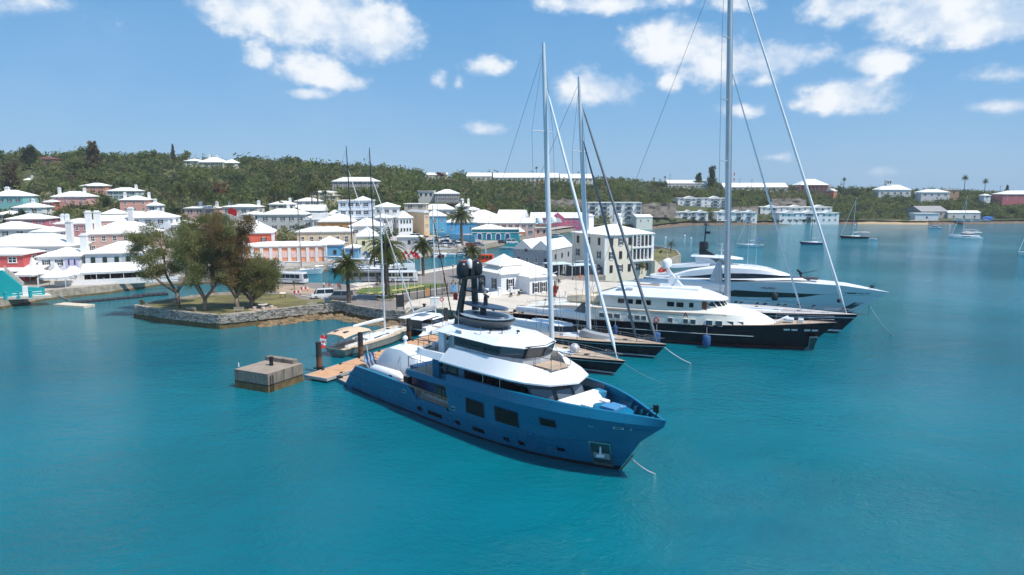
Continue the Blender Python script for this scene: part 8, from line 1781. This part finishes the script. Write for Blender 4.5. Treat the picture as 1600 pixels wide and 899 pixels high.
# ================================================================ people
def person(loc, rz, label, shirt, trousers, skinc=(150, 104, 80), hairc=(40, 32, 28), pose='stand', h=1.72, hold=None):
 t = thing("person", label, "person", loc, rz); s = h / 1.75
 leg = .16 if pose == 'walk' else 0
 if pose == 'sit': J = [(0, 0, .52), (0, -.02, .82), (0, -.03, 1.05), (0, -.02, 1.12), (0, 0, 1.30), (.19, -.02, 1.0), (.24, .08, .76), (.2, .3, .68), (-.19, -.02, 1.0), (-.24, .08, .76), (-.2, .3, .68), (.1, .1, .50), (.11, .45, .48), (.11, .47, .06), (.11, .58, .03), (-.1, .1, .50), (-.11, .45, .48), (-.11, .47, .06), (-.11, .58, .03)]
 else: J = [(0, 0, .95), (0, 0, 1.22), (0, 0, 1.44), (0, .01, 1.52), (0, .02, 1.68), (.2, 0, 1.4), (.26, -.02 + leg * .6, 1.12), (.27, .06 + leg, .86), (-.2, 0, 1.4), (-.26, -.02 - leg * .6, 1.12), (-.27, .06 - leg, .86), (.1, 0, .88), (.11, .03 - leg, .48), (.11, -.02 - leg * 1.8, .08), (.11, .12 - leg * 1.8, .03), (-.1, 0, .88), (-.11, .03 + leg, .48), (-.11, -.02 + leg * 1.8, .08), (-.11, .12 + leg * 1.8, .03)]
 RR = [.15, .14, .16, .06, .11, .075, .05, .04, .075, .05, .04, .1, .065, .045, .04, .1, .065, .045, .04]
 E_ = [(0, 1), (1, 2), (2, 3), (3, 4), (2, 5), (5, 6), (6, 7), (2, 8), (8, 9), (9, 10), (0, 11), (11, 12), (12, 13), (13, 14), (0, 15), (15, 16), (16, 17), (17, 18)]
 me = bpy.data.meshes.new("tmp"); me.from_pydata([(a * s, b * s, c * s) for a, b, c in J], E_, []); o = bpy.data.objects.new("tmp", me); COL.objects.link(o); md = o.modifiers.new("skin", 'SKIN'); sv = me.skin_vertices[0].data
 for v, r in zip(sv, RR): v.radius = (r * s, r * s * .8)
 sv[0].use_root = True; o.modifiers.new("sub", 'SUBSURF').levels = 1
 dg = bpy.context.evaluated_depsgraph_get(); m2 = bpy.data.meshes.new_from_object(o.evaluated_get(dg)); bpy.data.objects.remove(o); m2.name = "body"; m2.materials.clear()
 for q in (mat("skin_%d" % skinc[0], skinc, .6), mat("shirt_%d_%d_%d" % shirt, shirt, .8), mat("trousers_%d_%d_%d" % trousers, trousers, .8)): m2.materials.append(q)
 zs_ = {'sit': (.62, 1.08)}.get(pose, (.93, 1.47))
 for p in m2.polygons: z = p.center.z / s; p.material_index = 0 if z > zs_[1] or (abs(p.center.x) > .215 * s and z < zs_[1] - .25) or z < .12 else (1 if z > zs_[0] else 2); p.use_smooth = True
 link("body", m2, t); mb = MB(); hz = J[4]; mb.lathe([(.085 * s, -.02), (.125 * s, .0), (.12 * s, .08 * s), (.05 * s, .13 * s), (.01, .135 * s)], (hz[0], hz[1] * s - .02, hz[2] * s), 8); mb.build("hair", mat("hair_%d" % hairc[0], hairc, .8), t); return t
for px, py, rz, lb, sc_, tc_, ps in ((506, 452, 0, "person in a white shirt walking by the marina rail", (236, 236, 238), (60, 66, 80), 'walk'), (515, 453, 40, "person in a red shirt and pale shorts by the marina", (196, 44, 48), (180, 170, 150), 'walk'), (519, 454, -30, "person in white top and blue trousers beside the red shirt", (230, 232, 236), (70, 90, 130), 'walk'), (529, 453, 20, "person in a red jacket walking towards the coach", (200, 50, 50), (50, 50, 60), 'walk'), (532, 454, 160, "person in grey beside the red jacket", (150, 150, 156), (40, 42, 50), 'stand'),
         (747, 383.5, 90, "person in black crossing the car park's right end", (40, 40, 44), (36, 38, 46), 'walk'), (906, 438.5, 180, "person in orange overalls at the quay gate", (236, 88, 44), (226, 84, 40), 'stand'), (593.5, 446.5, 0, "person in dark clothes next to the statue", (50, 60, 56), (40, 46, 46), 'stand')):
 z = 2.4 if py < 400 else IZ + .03
 person(at(px, py, z), R(rz), lb, sc_, tc_, pose=ps)
rp = random.Random(4)
for i in range(12):
 x = AL * (i + .5) / 12; c = rp.choice([(230, 230, 232), (180, 60, 60), (90, 120, 160), (210, 190, 150), (60, 70, 80), (220, 150, 150)]); person(a0 + ad * x + Vector((-ad.y, ad.x, 0)) * rp.uniform(-2.2, .6) + Vector((0, 0, 0)), an + rp.uniform(0, 6), "diner in a %s top seated under the long awning, %s from the left" % ({230: 'white', 180: 'red', 90: 'blue', 210: 'tan', 60: 'dark', 220: 'pink'}[c[0]], (ordn + ["eleventh", "twelfth"])[i]), c, (60, 60, 70), pose='sit')
# bronze figure of the statue
st_ = [o for o in bpy.data.objects if o.name == "statue"][0]; brz = mat("bronze", (52, 56, 52), .5, .4)
pf = person((0, 0, 0), 0, "x", (52, 56, 52), (52, 56, 52)); bd_ = [c for c in pf.children if c.name.startswith("body")][0]; bd_.parent = st_; bd_.name = "figure"; bd_.scale = (1.25,) * 3; bd_.location = (0, 0, .55); bd_.data.materials.clear(); bd_.data.materials.append(brz)
for c in list(pf.children): bpy.data.objects.remove(c)
bpy.data.objects.remove(pf)
# ================================================================ moored boats and marina craft
blue_c = mat("canvas_blue", (38, 92, 140), .8)
sailboat("moored_yacht", "white moored yacht with blue canopy, nearest the tallest mast", at(1152, 385.5, 0), R(168), 10.5, 3.4, 1.1, yw, None, None, 15, .42, .09, .3, mastm, ((.5, .7),), ((.95, .2, furlm, .08),), 4, 1.6, yw, bimini=blue_c, wheel=False, detail=1, wire=.03)
sailboat("moored_yacht", "dark blue moored yacht with bare boom under blue sail cover", at(1251, 382, 0), R(172), 10, 3.2, 1.15, mat("hull_mid_blue", (24, 60, 110), .3), None, None, 0.01 + 13.5, .42, .09, .3, carbon, ((.5, .7),), (), 4, 1.6, yw, wheel=False, detail=1, wire=.02)
sailboat("moored_yacht", "black hulled moored yacht with white mast off the beach", at(1314, 372.5, 0), R(174), 13, 3.8, 1.25, navy, None, None, 20, .42, .11, .4, mastm, ((.45, .9), (.7, .8)), ((.95, .2, furlm, .09),), 5, 1.8, yw, bimini=greyc, wheel=False, detail=1, wire=.03)
catamaran("white catamaran moored alone at the right, rear platform to the right", at(1485, 372, 0), R(172), 13.5, 7.2, 1.55, 21)
sailboat("moored_yacht", "white yacht cut off by the right edge of the frame", at(1592, 399, 0), R(196), 11, 3.5, 1.2, yw, None, None, 15, .42, .1, .4, mastm, ((.5, .7),), ((.9, .2, furlm, .09),), 4, 1.7, yw, wheel=False, detail=1, wire=.03)
def motorboat(label, p, rz, L=6.5, hull=None, name="motorboat", cab=True, grp=None, cat="boat"):
 t = thing(name, label, cat, p, rz, grp); W = L * .32; mb, l = gen_hull(-L, lambda z: L * .08 * z, [cst(-.3), cst(.2), cst(.75)], [(0, W * .46), (.5, W * .5), (.8, W * .35), (1, .03)], [(0, W * .4), (.5, W * .42), (.8, W * .2), (1, .02)], cst(.75), [0, 0], n=10); deckpoly(mb, l[-1], None, 0, .02); mb.build("hull", hull or yw, t, True)
 if cab: mb = MB(); mb.loft([[(-L * .7, -W * .34, .7), (-L * .3, -W * .3, .7), (-L * .3, W * .3, .7), (-L * .7, W * .34, .7)], [(-L * .68, -W * .28, 1.55), (-L * .42, -W * .24, 1.55), (-L * .42, W * .24, 1.55), (-L * .68, W * .28, 1.55)]]); mb.build("cabin_glass", glass2, t); mb = MB(); mb.box(-L * .72, -L * .4, -W * .32, W * .32, 1.55, 1.65); mb.build("roof", yw, t)
 mb = MB(); mb.box(-L - .35, -L + .1, -.3, .3, .2, 1.1); mb.build("outboard_engine", carbon, t); return t
motorboat("little white dinghy right of the black hulled moored yacht", at(1359, 375, 0), R(172), 3.6, cab=False, name="dinghy", cat="dinghy"); motorboat("small white motorboat off the boatyard shed", at(1450, 357, 0), R(175), 8); motorboat("small white skiff under the inlet car park wall", at(781, 389, 0), R(168), 6, cab=False); motorboat("white runabout at the inlet mouth behind the near sloop's mast", at(856, 370, 0), R(150), 9); motorboat("white launch moored behind the classic yacht's upper deck", at(992, 443, 0), R(195), 7)
motorboat("small grey boat tied at the quay end of the inlet rail", at(604, 405, 0), R(165), 8)
for px, py, lb in ((1040, 372, "white mooring buoy in the open water, left one"), (1070, 369, "white mooring buoy in the open water, middle one"), (1080, 373, "white mooring buoy in the open water, right one"), (1484, 353, "white buoy off the boatyard, left one"), (1336, 351.5, "white buoy off the beach")):
 t = thing("mooring_buoy", lb, "buoy", at(px, py, 0), 0, "white mooring buoys"); mb = MB(); mb.lathe([(.1, -.3), (.45, -.05), (.48, .25), (.25, .55), (.05, .65)], (0, 0, 0), 10); mb.build("float", white_p, t, True)
# orange pilot boat
t = thing("pilot_boat", "bright orange pilot boat behind the date palm by the white bar", "boat", at(700 + 22, 414.5, 0), R(176)); L, W = 12.5, 3.9
mb, l = gen_hull(-L, lambda z: 1.0 * z, [cst(-.4), cst(.25), cst(1.1), cst(1.5)], [(0, W * .45), (.5, W * .5), (.8, W * .36), (1, .03)], [(0, W * .4), (.5, W * .42), (.8, W * .2), (1, .02)], cst(1.5), [1, 0, 0], n=12); deckpoly(mb, l[-1], None, 0, .02); mb.build("hull", [orangem, antifoul], t, True); t.rotation_euler.z = R(172)
mb = MB(); mb.loft([[(-L * .82, -W * .36, 1.4), (-L * .36, -W * .33, 1.4), (-L * .36, W * .33, 1.4), (-L * .82, W * .36, 1.4)], [(-L * .8, -W * .32, 3.6), (-L * .46, -W * .28, 3.6), (-L * .46, W * .28, 3.6), (-L * .8, W * .32, 3.6)]]); mb.build("wheelhouse", orangem, t)
for i in range(4):
 for s in (-1, 1): mb = MB(); mb.cbox((-L * .76 + i * 1.15, s * W * .345, 2.75), (.8, .12, .9), 0, rx=s * .04); mb.build("window", glass, t)
mb = MB(); mb.tube((-L * .62, 0, 3.6), (-L * .62, 0, 5.6), .08, n=6); mb.cbox((-L * .62, 0, 4.8), (.2, 1.6, .12)); mb.build("mast", white_p, t)
t = thing("timber_jetty", "brown timber jetty beside the orange pilot boat", "jetty", (0, 0, 0)); slabq(at(688, 417.5, .9), at(742, 420, .9), .5, .5, .95, .95, 2.2, mat("jetty_brown", (98, 76, 64), .9), "deck", t)
# marina behind the park: dark masted racing yachts, white yachts
sailboat("marina_yacht", "white marina yacht with grey mast in front of the orange shed", at(503, 428, 0), R(8), 14, 4.2, 1.5, yw, None, None, 21.5, .40, .12, .3, mat("mast_dark_grey", (98, 106, 112), .4), ((.4, 1.0), (.7, .9)), (), 6.5, 2.0, yw, bimini=greyc, detail=2, wire=.03)
sailboat("marina_yacht", "racing yacht with slim black mast beside the blue square house", at(592, 424, 0), R(-10), 22, 5.2, 1.7, yw, None, None, 36.5, .36, .16, 1.0, carbon, ((.3, 1.6), (.55, 1.4), (.8, 1.0)), ((.82, .3, furlm, .15),), 9, 2.2, mat("deck_light_grey", (206, 208, 210), .7), detail=2, wire=.03)
sailboat("marina_yacht", "racing yacht with tallest black mast by the pyramid roofed house", at(630, 430, 0), R(-16), 22, 5.4, 1.8, navy, None, None, 35.5, .40, .18, .6, carbon, ((.3, 1.6), (.55, 1.4), (.8, 1.0)), ((.78, .3, furlm, .15),), 9, 2.2, mat("deck_light_grey", (206, 208, 210)), detail=2, wire=.03)
catamaran("white motor catamaran with tall flybridge moored behind the shaggy palm", at(648, 424, 0), R(6), 16, 7.5, 2.1, 9, mastx=.6)
sailboat("marina_yacht", "small white yacht with thin mast behind the flagpoles", at(662, 401, 0), R(170), 12, 3.8, 1.3, yw, None, None, 21, .42, .11, .3, mastm, ((.5, .8),), (), 5, 1.7, yw, detail=1, wire=.03)
sailboat("marina_yacht", "blue striped white yacht with mast among the inlet dinghies", at(716, 402, 0), R(172), 10, 3.3, 1.2, yw, mat("hull_mid_blue", (24, 60, 110)), None, 13, .42, .09, .3, carbon, ((.5, .7),), (), 4, 1.6, yw, detail=1, wire=.02)
rb = random.Random(12)
for i, px in enumerate((628, 640, 651, 683, 690, 697, 705, 713, 722, 730)):
 y = interp([(620, 405.5), (690, 401), (740, 396)], px); c = {4: "red", 7: "grey"}.get(i, "white")
 motorboat("%s dinghy under the inlet wall, %s from the left" % (c, ordn[i]), at(px, y + .8, 0), R(80 + rb.uniform(-15, 15)), rb.uniform(3.2, 4.4), {'white': yw, 'red': redm, 'grey': greyc, 'blue': fender_b, 'orange': orangem}[c], "dinghy", i % 2 == 0, "dinghies along the inlet wall", "dinghy")
for i in range(9):
 px = 868 + i * 6.2; motorboat("pale inflatable dinghy at the magenta warehouse dock, %s from the left" % ordn[i], at(px, 362.5 - i * .25, 0), R(75 + rb.uniform(-8, 8)), 4.2, mat("hypalon_grey", (176, 180, 184), .7), "dinghy", False, "dinghies at the magenta warehouse", "dinghy")
# boats laid up in the yard on the right
for i, (px, py, lb) in enumerate(((1487, 345, "white boat ashore in the yard behind the white shed"), (1500, 345.5, "white hull ashore left of the blue tarpaulin"), (1516, 346, "white boat ashore beside the blue tarpaulin"), (1530, 346.5, "long grey hull ashore in the yard"))): motorboat(lb, at(px, py, 2.4), R(170 + 9 * i), 9, yw if i < 3 else greyc)
t = thing("tarpaulin_boat", "boat under a bright blue tarpaulin in the boatyard", "covered boat", at(1543, 344, 2.4), R(170)); mb = MB(); mb.loft([[(x, -w, .2), (x, -w * .8, z), (x, 0, z + .5), (x, w * .8, z), (x, w, .2)] for x, w, z in ((-3.5, .5, 1.0), (-2, 1.4, 1.9), (1, 1.5, 2.1), (3, 1.0, 1.7), (4, .2, .8))]); mb.build("cover", mat("tarpaulin_blue", (40, 110, 190), .6), t, True)
t = thing("radio_mast", "red and white lattice radio mast on the ridge behind the tallest mast", "mast", (xcol(1146.5, 600, 25), 600, 22)); mb = MB()
for k in range(8): mb.box(-.35, .35, -.35, .35, k * 2.3, k * 2.3 + 2.25, k % 2)
mb.build("lattice", [redm, trimw], t)
for px, Y, y0, lb in ((736, 420, 268, None), (1313, 560, 284, "dark utility pole on the ridge behind the pink colonial house"), (1174, 560, 280, "dark utility pole above the long white ridge roof, left one"), (1155, 565, 279, "thin pole beside the lattice radio mast"), (1046, 560, 272, "dark utility pole right of the ridge palms"), (617, 470, 259, "thin pole on the ridge above the mauve barracks"), (1562, 560, 290, "dark utility pole right of the pair palm")):
 if lb: g = ground(xcol(px, Y, 20), Y); t = thing("utility_pole", lb, "pole", (xcol(px, Y, 20), Y, g)); h = atD(px, y0, Y).z - g; mb = MB(); mb.tube((0, 0, 0), (0, 0, h), .16, .11, 6); mb.cbox((0, 0, h * .93), (2.2, .12, .12)); mb.build("post", mat("pole_brown", (84, 72, 64), .9), t)
# ================================================================ roads and slopes on the hill
def drape(name, px, m, wid, lift=.35):
 pts = [(xcol(a, Y, 12), Y) for a, Y in px]; mb = MB(); L = []
 for i, (x, y) in enumerate(cr([(x, y, 0) for x, y in pts], 6)) if False else enumerate([(p.x, p.y) for p in cr([(x, y, 0) for x, y in pts], 6)]): L.append((x, y))
 row = []
 for i, (x, y) in enumerate(L):
  d = Vector((L[min(i + 1, len(L) - 1)][0] - L[max(i - 1, 0)][0], L[min(i + 1, len(L) - 1)][1] - L[max(i - 1, 0)][1])).normalized(); n_ = Vector((-d.y, d.x)) * wid / 2; z = ground(x, y) + lift + 1.0
  row.append([(x + n_.x, y + n_.y, z - 2.5), (x + n_.x, y + n_.y, z), (x - n_.x, y - n_.y, z), (x - n_.x, y - n_.y, z - 2.5)])
 mb.loft(row, closed=False); struct(mb, name, m)
drape("hill_road", [(46, 285), (66, 302), (84, 318), (80, 340), (118, 350)], asph_m, 9); drape("cutting_road", [(706, 345), (760, 372), (800, 400), (850, 420), (920, 440)], mat("cutting_earth", (138, 126, 108), .95, var=.3, scale=.2, bump=.6), 12)
mb = MB()
for (x0, x1, y0, y1, D) in ((1000, 1056, 318, 340, 452), (1135, 1185, 322, 334, 484), (1205, 1260, 311, 324, 505), (835, 912, 312, 330, 436)):
 n, k = 12, 5
 def P(i, j):
  px = x0 + (x1 - x0) * i / n; py = y1 + (y0 - y1) * j / k; Y = D + j * 2.2 + nz(px, j * 9, .08) * 3; q = atD(px, py, Y); return (q.x, q.y + nz(px, py, .3) * 1.5, q.z + (nz(px, 3, .1) * 1.5 if j == k else 0))
 for i in range(n):
  for j in range(k): mb.add([P(i, j), P(i + 1, j), P(i + 1, j + 1), P(i, j + 1)], [(0, 1, 2, 3)])
  mb.add([P(i, k), P(i + 1, k), (P(i + 1, k)[0], P(i + 1, k)[1] + 22, P(i + 1, k)[2] - 2), (P(i, k)[0], P(i, k)[1] + 22, P(i, k)[2] - 2)], [(0, 1, 2, 3)])
struct(mb, "rock_cliffs", mat("cliff_rock", (112, 106, 98), .95, var=.45, scale=.25, bump=1., bscale=.9), True)
# ================================================================ woods
rw = random.Random(31)
def blocked(px, r, yt, yb, D):
 for x0, x1, y0, y1, DD in BOXES:
  if DD > D - 6 and px + r * .8 > x0 - 1 and px - r * .8 < x1 + 1 and yt < y1 - 2.5 and yb > y0: return True
 return False
def onhouse(px, D):
 for x0, x1, y0, y1, DD in BOXES:
  if x0 - 3 < px < x1 + 3 and DD - 3 < D < DD + 22: return True
 return False
LOWD = [(-120, 250), (60, 238), (130, 246), (200, 250), (300, 240), (420, 262), (500, 292), (600, 296), (650, 305), (700, 312), (760, 352), (840, 392), (900, 405), (1000, 430), (1060, 476), (1310, 478), (1340, 484), (1420, 486), (1480, 500), (1560, 492), (1700, 490)]
HID = [(-120, 455), (450, 462), (600, 500), (750, 560), (1000, 585), (1300, 600), (1700, 590)]
SKY = [(-120, 424), (300, 432), (450, 442), (600, 472), (750, 512), (900, 532), (1000, 552), (1250, 572), (1700, 565)]
def kindat(px, D):
 u = min(.999, max(0, .5 + mathutils.noise.noise((px * .035, D * .05, 1.3)) * .62 + rw.uniform(-.22, .22)))
 if px < 140 and D > 300: return 'casubrown' if u < .3 else ('casudark' if u < .45 else ('broadgreen' if u < .75 else 'broadolive'))
 if px < 300 and D < 290: return 'broadpale' if u < .3 else ('broadgreen' if u < .6 else ('broadolive' if u < .85 else 'broaddark'))
 if px > 1300: return 'broaddark' if u < .4 else ('broadgreen' if u < .75 else ('broadolive' if u < .9 else 'casudark'))
 return 'broadgreen' if u < .42 else ('broaddark' if u < .64 else ('broadolive' if u < .82 else ('broadpale' if u < .90 else ('broadrust' if u < .93 else ('casubrown' if u < .97 else 'cedardark')))))
# the wood as one mass of leaf clumps
vs, fs, ms = [], [], []; SL = ['green', 'dark', 'olive', 'brown', 'rust', 'pale']
made = 0
for _ in range(16000):
 px = rw.uniform(-110, 1690); lo, hi = interp(LOWD, px), interp(HID, px); D = lo + (hi - lo) * rw.random() ** .9; x = xcol(px, D, 20); g = ground(x, D); h = rw.uniform(2.8, 5.2)
 h *= (1.2 if D > 300 and px < 1000 else 1) * (.62 + .85 * (.5 + .5 * mathutils.noise.noise((px * .06, D * .09, 7.7))))
 p0 = proj((x, D, g)); p1 = proj((x, D, g + h)); r = h * .5 / D * 1067
 if onhouse(px, D) or blocked(px, r, p1[1], p0[1], D) : continue
 if 700 < px < 830 and abs(D - interp([(700, 343), (760, 372), (830, 412)], px)) < 9: continue
 if 40 < px < 125 and abs(D - interp([(46, 285), (66, 302), (84, 325), (125, 352)], px)) < 9: continue
 k = kindat(px, D); mi = SL.index(k[5:] if k.startswith(('broad', 'cedar')) else k[4:]) if (k[5:] in SL or k[4:] in SL) else 1
 for c_ in range(3):
  c = Vector((x + rw.uniform(-1, 1) * h * .4, D + rw.uniform(-1, 1) * h * .3, g + h * rw.uniform(.3, .75))); s = h * rw.uniform(.32, .5)
  for _l in range(12):
   q = Vector((rw.gauss(0, .5), rw.gauss(0, .5), rw.gauss(0, .5) + .1)); tri_leaf(vs, fs, c + q * s, h * .2 * rw.uniform(.7, 1.4), rw, 1.3); ms.append(mi)
 made += 1
 if made > 7200: break
me = bpy.data.meshes.new("woodland"); me.from_pydata([tuple(v) for v in vs], [], fs)
for k in SL: me.materials.append(LEAF[k])
me.polygons.foreach_set('material_index', ms); me.update(); o = link("woodland", me, kind='stuff'); o['label'] = "dense mixed woodland covering the hills behind the town"
# single trees that stand out of the wood
DESC = {'broadgreen': "mid green bushy tree", 'broaddark': "dark green dense tree", 'broadolive': "olive toned rounded tree", 'broadpale': "pale yellowish green tree", 'broadrust': "rust coloured tree", 'broadred': "crimson leaved tree", 'casubrown': "brown feathery casuarina", 'casudark': "dark feathery casuarina", 'casuolive': "olive feathery casuarina", 'cedardark': "dark conical cedar"}
def where(px, D):
 near = min(BOXES, key=lambda b: abs((b[0] + b[1]) / 2 - px) + abs(b[4] - D) * .3)
 return near
HN = {}
LABS = {}
def nick(l):
 for cut in (" with ", " behind ", " in the row", ", ", " above ", " below ", " beside ", " between ", " at the ", " right of ", " left of ", " on the ", " among ", " by the "): l = l.split(cut)[0]
 return ' '.join(l.split()[:5])
NK = {}
def wood_tree(px, D, h, k, lb=None, w=1.0, rep=None):
 x = xcol(px, D, 20); g = ground(x, D)
 reg = "far left ridge" if px < 140 and D > 380 else "left hillside above the restaurant" if px < 300 and D > 290 else "gardens of the left town" if px < 420 and D <= 290 else "ridge by the hilltop villa" if px < 470 and D > 400 else "hillside above the grey two storey house" if px < 520 else "wood below the mauve barracks" if px < 640 and D < 400 else "ridge behind the mauve barracks" if px < 720 else "slope below the hilltop barracks" if px < 1000 and D > 400 else "slope above the blue buildings" if px < 1000 else "bank behind the white terraces" if px < 1310 and D < 530 else "ridge along the long white roofs" if px < 1330 else "slope above the sandy beach" if px < 1430 and D < 540 else "slope around the boatyard" if D < 540 else "ridge at the far right"
 if lb is None:
  b = min(HL, key=lambda q: abs(q[0] - px) * (1.4 if abs(q[1] - D) < 40 else 2) + abs(q[1] - D) * .5); dx = px - b[0]
  rel = ("just left of" if dx < -12 else "just right of" if dx > 12 else "right beside") if abs(b[1] - D) < 12 else ("behind" if D > b[1] else "in front of")
  if rel in ("behind", "in front of") and abs(dx) > 14: rel += " and left of" if dx < 0 else " and right of"
  lb = "%s%s %s %s" % ("tall " if h > 7 else "", DESC[k], rel, b[2]); q = LABS.get(lb, 0); LABS[lb] = q + 1
  if q: lb = lb.replace(" bushy", "").replace(" dense", "").replace(" toned rounded", ""); lb += ", " + ("another one", "third one", "fourth one", "fifth one", "sixth one", "seventh one", "eighth one")[min(q - 1, 6)]
 t = tree(k, (x, D, g - .2), h, lb, "tree", "single trees on the wooded hills", w=w); return t
HL = [(proj(o_.location)[0], o_.location.y, nick(o_['label'])) for o_ in bpy.data.objects if o_.type == 'EMPTY' and '_w' in o_]
n = 0; cnt = {}
for _ in range(6000):
 if n >= 235: break
 px = rw.uniform(-60, 1650); lo, hi, sk = interp(LOWD, px), interp(HID, px), interp(SKY, px); u = rw.random(); D = rw.uniform(sk - 8, sk + 12) if u < .42 else lo + (sk - lo) * rw.random() ** .8
 x = xcol(px, D, 20); g = ground(x, D); h = rw.uniform(4.2, 8.2) * (1.1 if px < 500 else .85); k = kindat(px, D)
 if px < 140 and D > 340: h *= 1.35
 p0 = proj((x, D, g)); p1 = proj((x, D, g + h)); r = h * .42 / D * 1067
 if onhouse(px, D) or blocked(px, r, p1[1], p0[1], D): continue
 if 700 < px < 830 and abs(D - interp([(700, 343), (760, 372), (830, 412)], px)) < 12: continue
 wood_tree(px, D, h, k, w=rw.uniform(.9, 1.25)); n += 1
for _ in range(400):
 if n >= 275: break
 px = rw.uniform(-20, 300); D = rw.uniform(252, 292); x = xcol(px, D, 12); g = ground(x, D); h = rw.uniform(3.2, 6.0); p0 = proj((x, D, g)); p1 = proj((x, D, g + h)); r = h * .42 / D * 1067
 if onhouse(px, D) or blocked(px, r, p1[1], p0[1], D): continue
 wood_tree(px, D, h, kindat(px, D), w=rw.uniform(1.0, 1.4)); n += 1
# trees one would name
for px, D, h, k, lb, w in ((275, 424, 13, 'cedardark', "tall narrow Norfolk pine on the ridge left of the hilltop villa", .55), (150, 395, 17, 'casubrown', "huge brown casuarina on the upper left slope", 1.15), (20, 330, 17, 'casubrown', "great brown casuarina at the left edge above the turquoise house", 1.0), (52, 405, 13, 'casudark', "spreading dark casuarina on the far left ridge", 1.3),
       (1110, 560, 17, 'casudark', "feathery casuarina standing high over the long white ridge roofs", 1.0), (1091, 562, 12, 'casudark', "smaller feathery tree beside the tall ridge casuarina", .9), (1573, 555, 12, 'cedardark', "dark conical cedar near the right end of the ridge", .8), (300, 236, 9, 'broaddark', "dark garden tree behind the casuarina clump", 1.2), (326, 262, 10, 'broadgreen', "green tree behind the red flag's pole", 1.1),
       (446, 240, 8.5, 'broadpale', "pale bare branched frangipani between the red house and shed", 1.25), (470, 262, 7, 'broaddark', "dark tree in front of the grey two storey house", 1.0), (603, 262, 6.5, 'broaddark', "dark round tree by the streaked white wall", 1.3), (345, 355, 9, 'broadrust', "rust brown tree above the bare stemmed palm", 1.2), (390, 300, 8, 'casubrown', "grey brown leafless tree beside the red house roof", .8),
       (428, 322, 7, 'broadred', "crimson tree left of the mauve porch cottage", 1.1), (690, 505, 6, 'broadred', "crimson leaved trees beside the short hilltop building", 1.4), (28, 258, 9, 'casudark', "dark garden casuarina left of the white cottage", 1.2), (10, 252, 9, 'casudark', "dark casuarina at the left edge of the gardens", 1.2), (165, 300, 8, 'casudark', "small dark casuarina before the salmon house", .9), (104, 262, 6.5, 'broadpale', "blossoming pale tree above the magenta house", 1.2), (130, 262, 6, 'broadpale', "yellow green garden tree above the pink brick houses", 1.3),
       (190, 268, 7.5, 'broadpale', "wide pale loquat tree in front of the balcony house", 1.4), (70, 262, 5, 'broadolive', "round golden green bush above the magenta house", 1.3), (1350, 500, 9, 'broaddark', "large dark tree over the sandy beach", 1.3), (1590, 500, 9, 'broadgreen', "large green tree at the right edge of the shore", 1.4), (560, 226, 5, 'broaddark', "small dark tree behind the blue kiosk", .9)):
 wood_tree(px, D, h, k, lb, w)
# hedge bushes at the waterside terraces
for i in range(22):
 px = rw.choice((rw.uniform(1024, 1178), rw.uniform(1190, 1306))); p = at(px, 348.6, 2.4); t = tree('broaddark', (p.x, p.y - 1, 2.2), rw.uniform(1.8, 3.0), "dark bush before the white waterside terraces, clipped round", "bush", "bushes before the waterside terraces"); t['category'] = "bush"
# street clutter shrubs: cream building garden
t = tree('broadolive', at(1003, 424, 2.4), 2.6, "bush at the outer stair of the cream harbour building", "bush"); t['category'] = "bush"
t = tree('broadgreen', at(1032, 398, 2.4), 1.6, "low red leaved shrub beside the coconut palm", "bush"); t['category'] = "bush"
t = tree('broadolive', at(222, 480, 2.1), 1.5, "low green shrub at the park island's left corner", "bush"); t['category'] = "bush"
sheet("point_lawn", [(1018, 415), (1045, 409), (1060, 402.5), (1055, 397), (1036, 392), (1010, 396)], IZ + .9, grass_m, th=1.0)
sheet("point_terrace", [(934, 435.5), (952, 426.5), (1017, 416.5), (1020, 402), (930, 402), (900, 420)], IZ + .03, asph_m, th=.2)
# ================================================================ faint sea haze
mb = MB(); mb.box(-900, 900, -30, 1150, -1.0, 86.0); hz = mb.build("haze", None or trimw, kind='stuff'); hm = bpy.data.materials.new("sea_haze"); hm.use_nodes = True; nt = hm.node_tree; nt.nodes.remove(nt.nodes['Principled BSDF'])
pv = nt.nodes.new('ShaderNodeVolumePrincipled'); pv.inputs['Color'].default_value = (.86, .92, 1, 1); pv.inputs['Density'].default_value = .00015; nt.links.new(pv.outputs[0], nt.nodes['Material Output'].inputs['Volume']); hz.data.materials.clear(); hz.data.materials.append(hm)
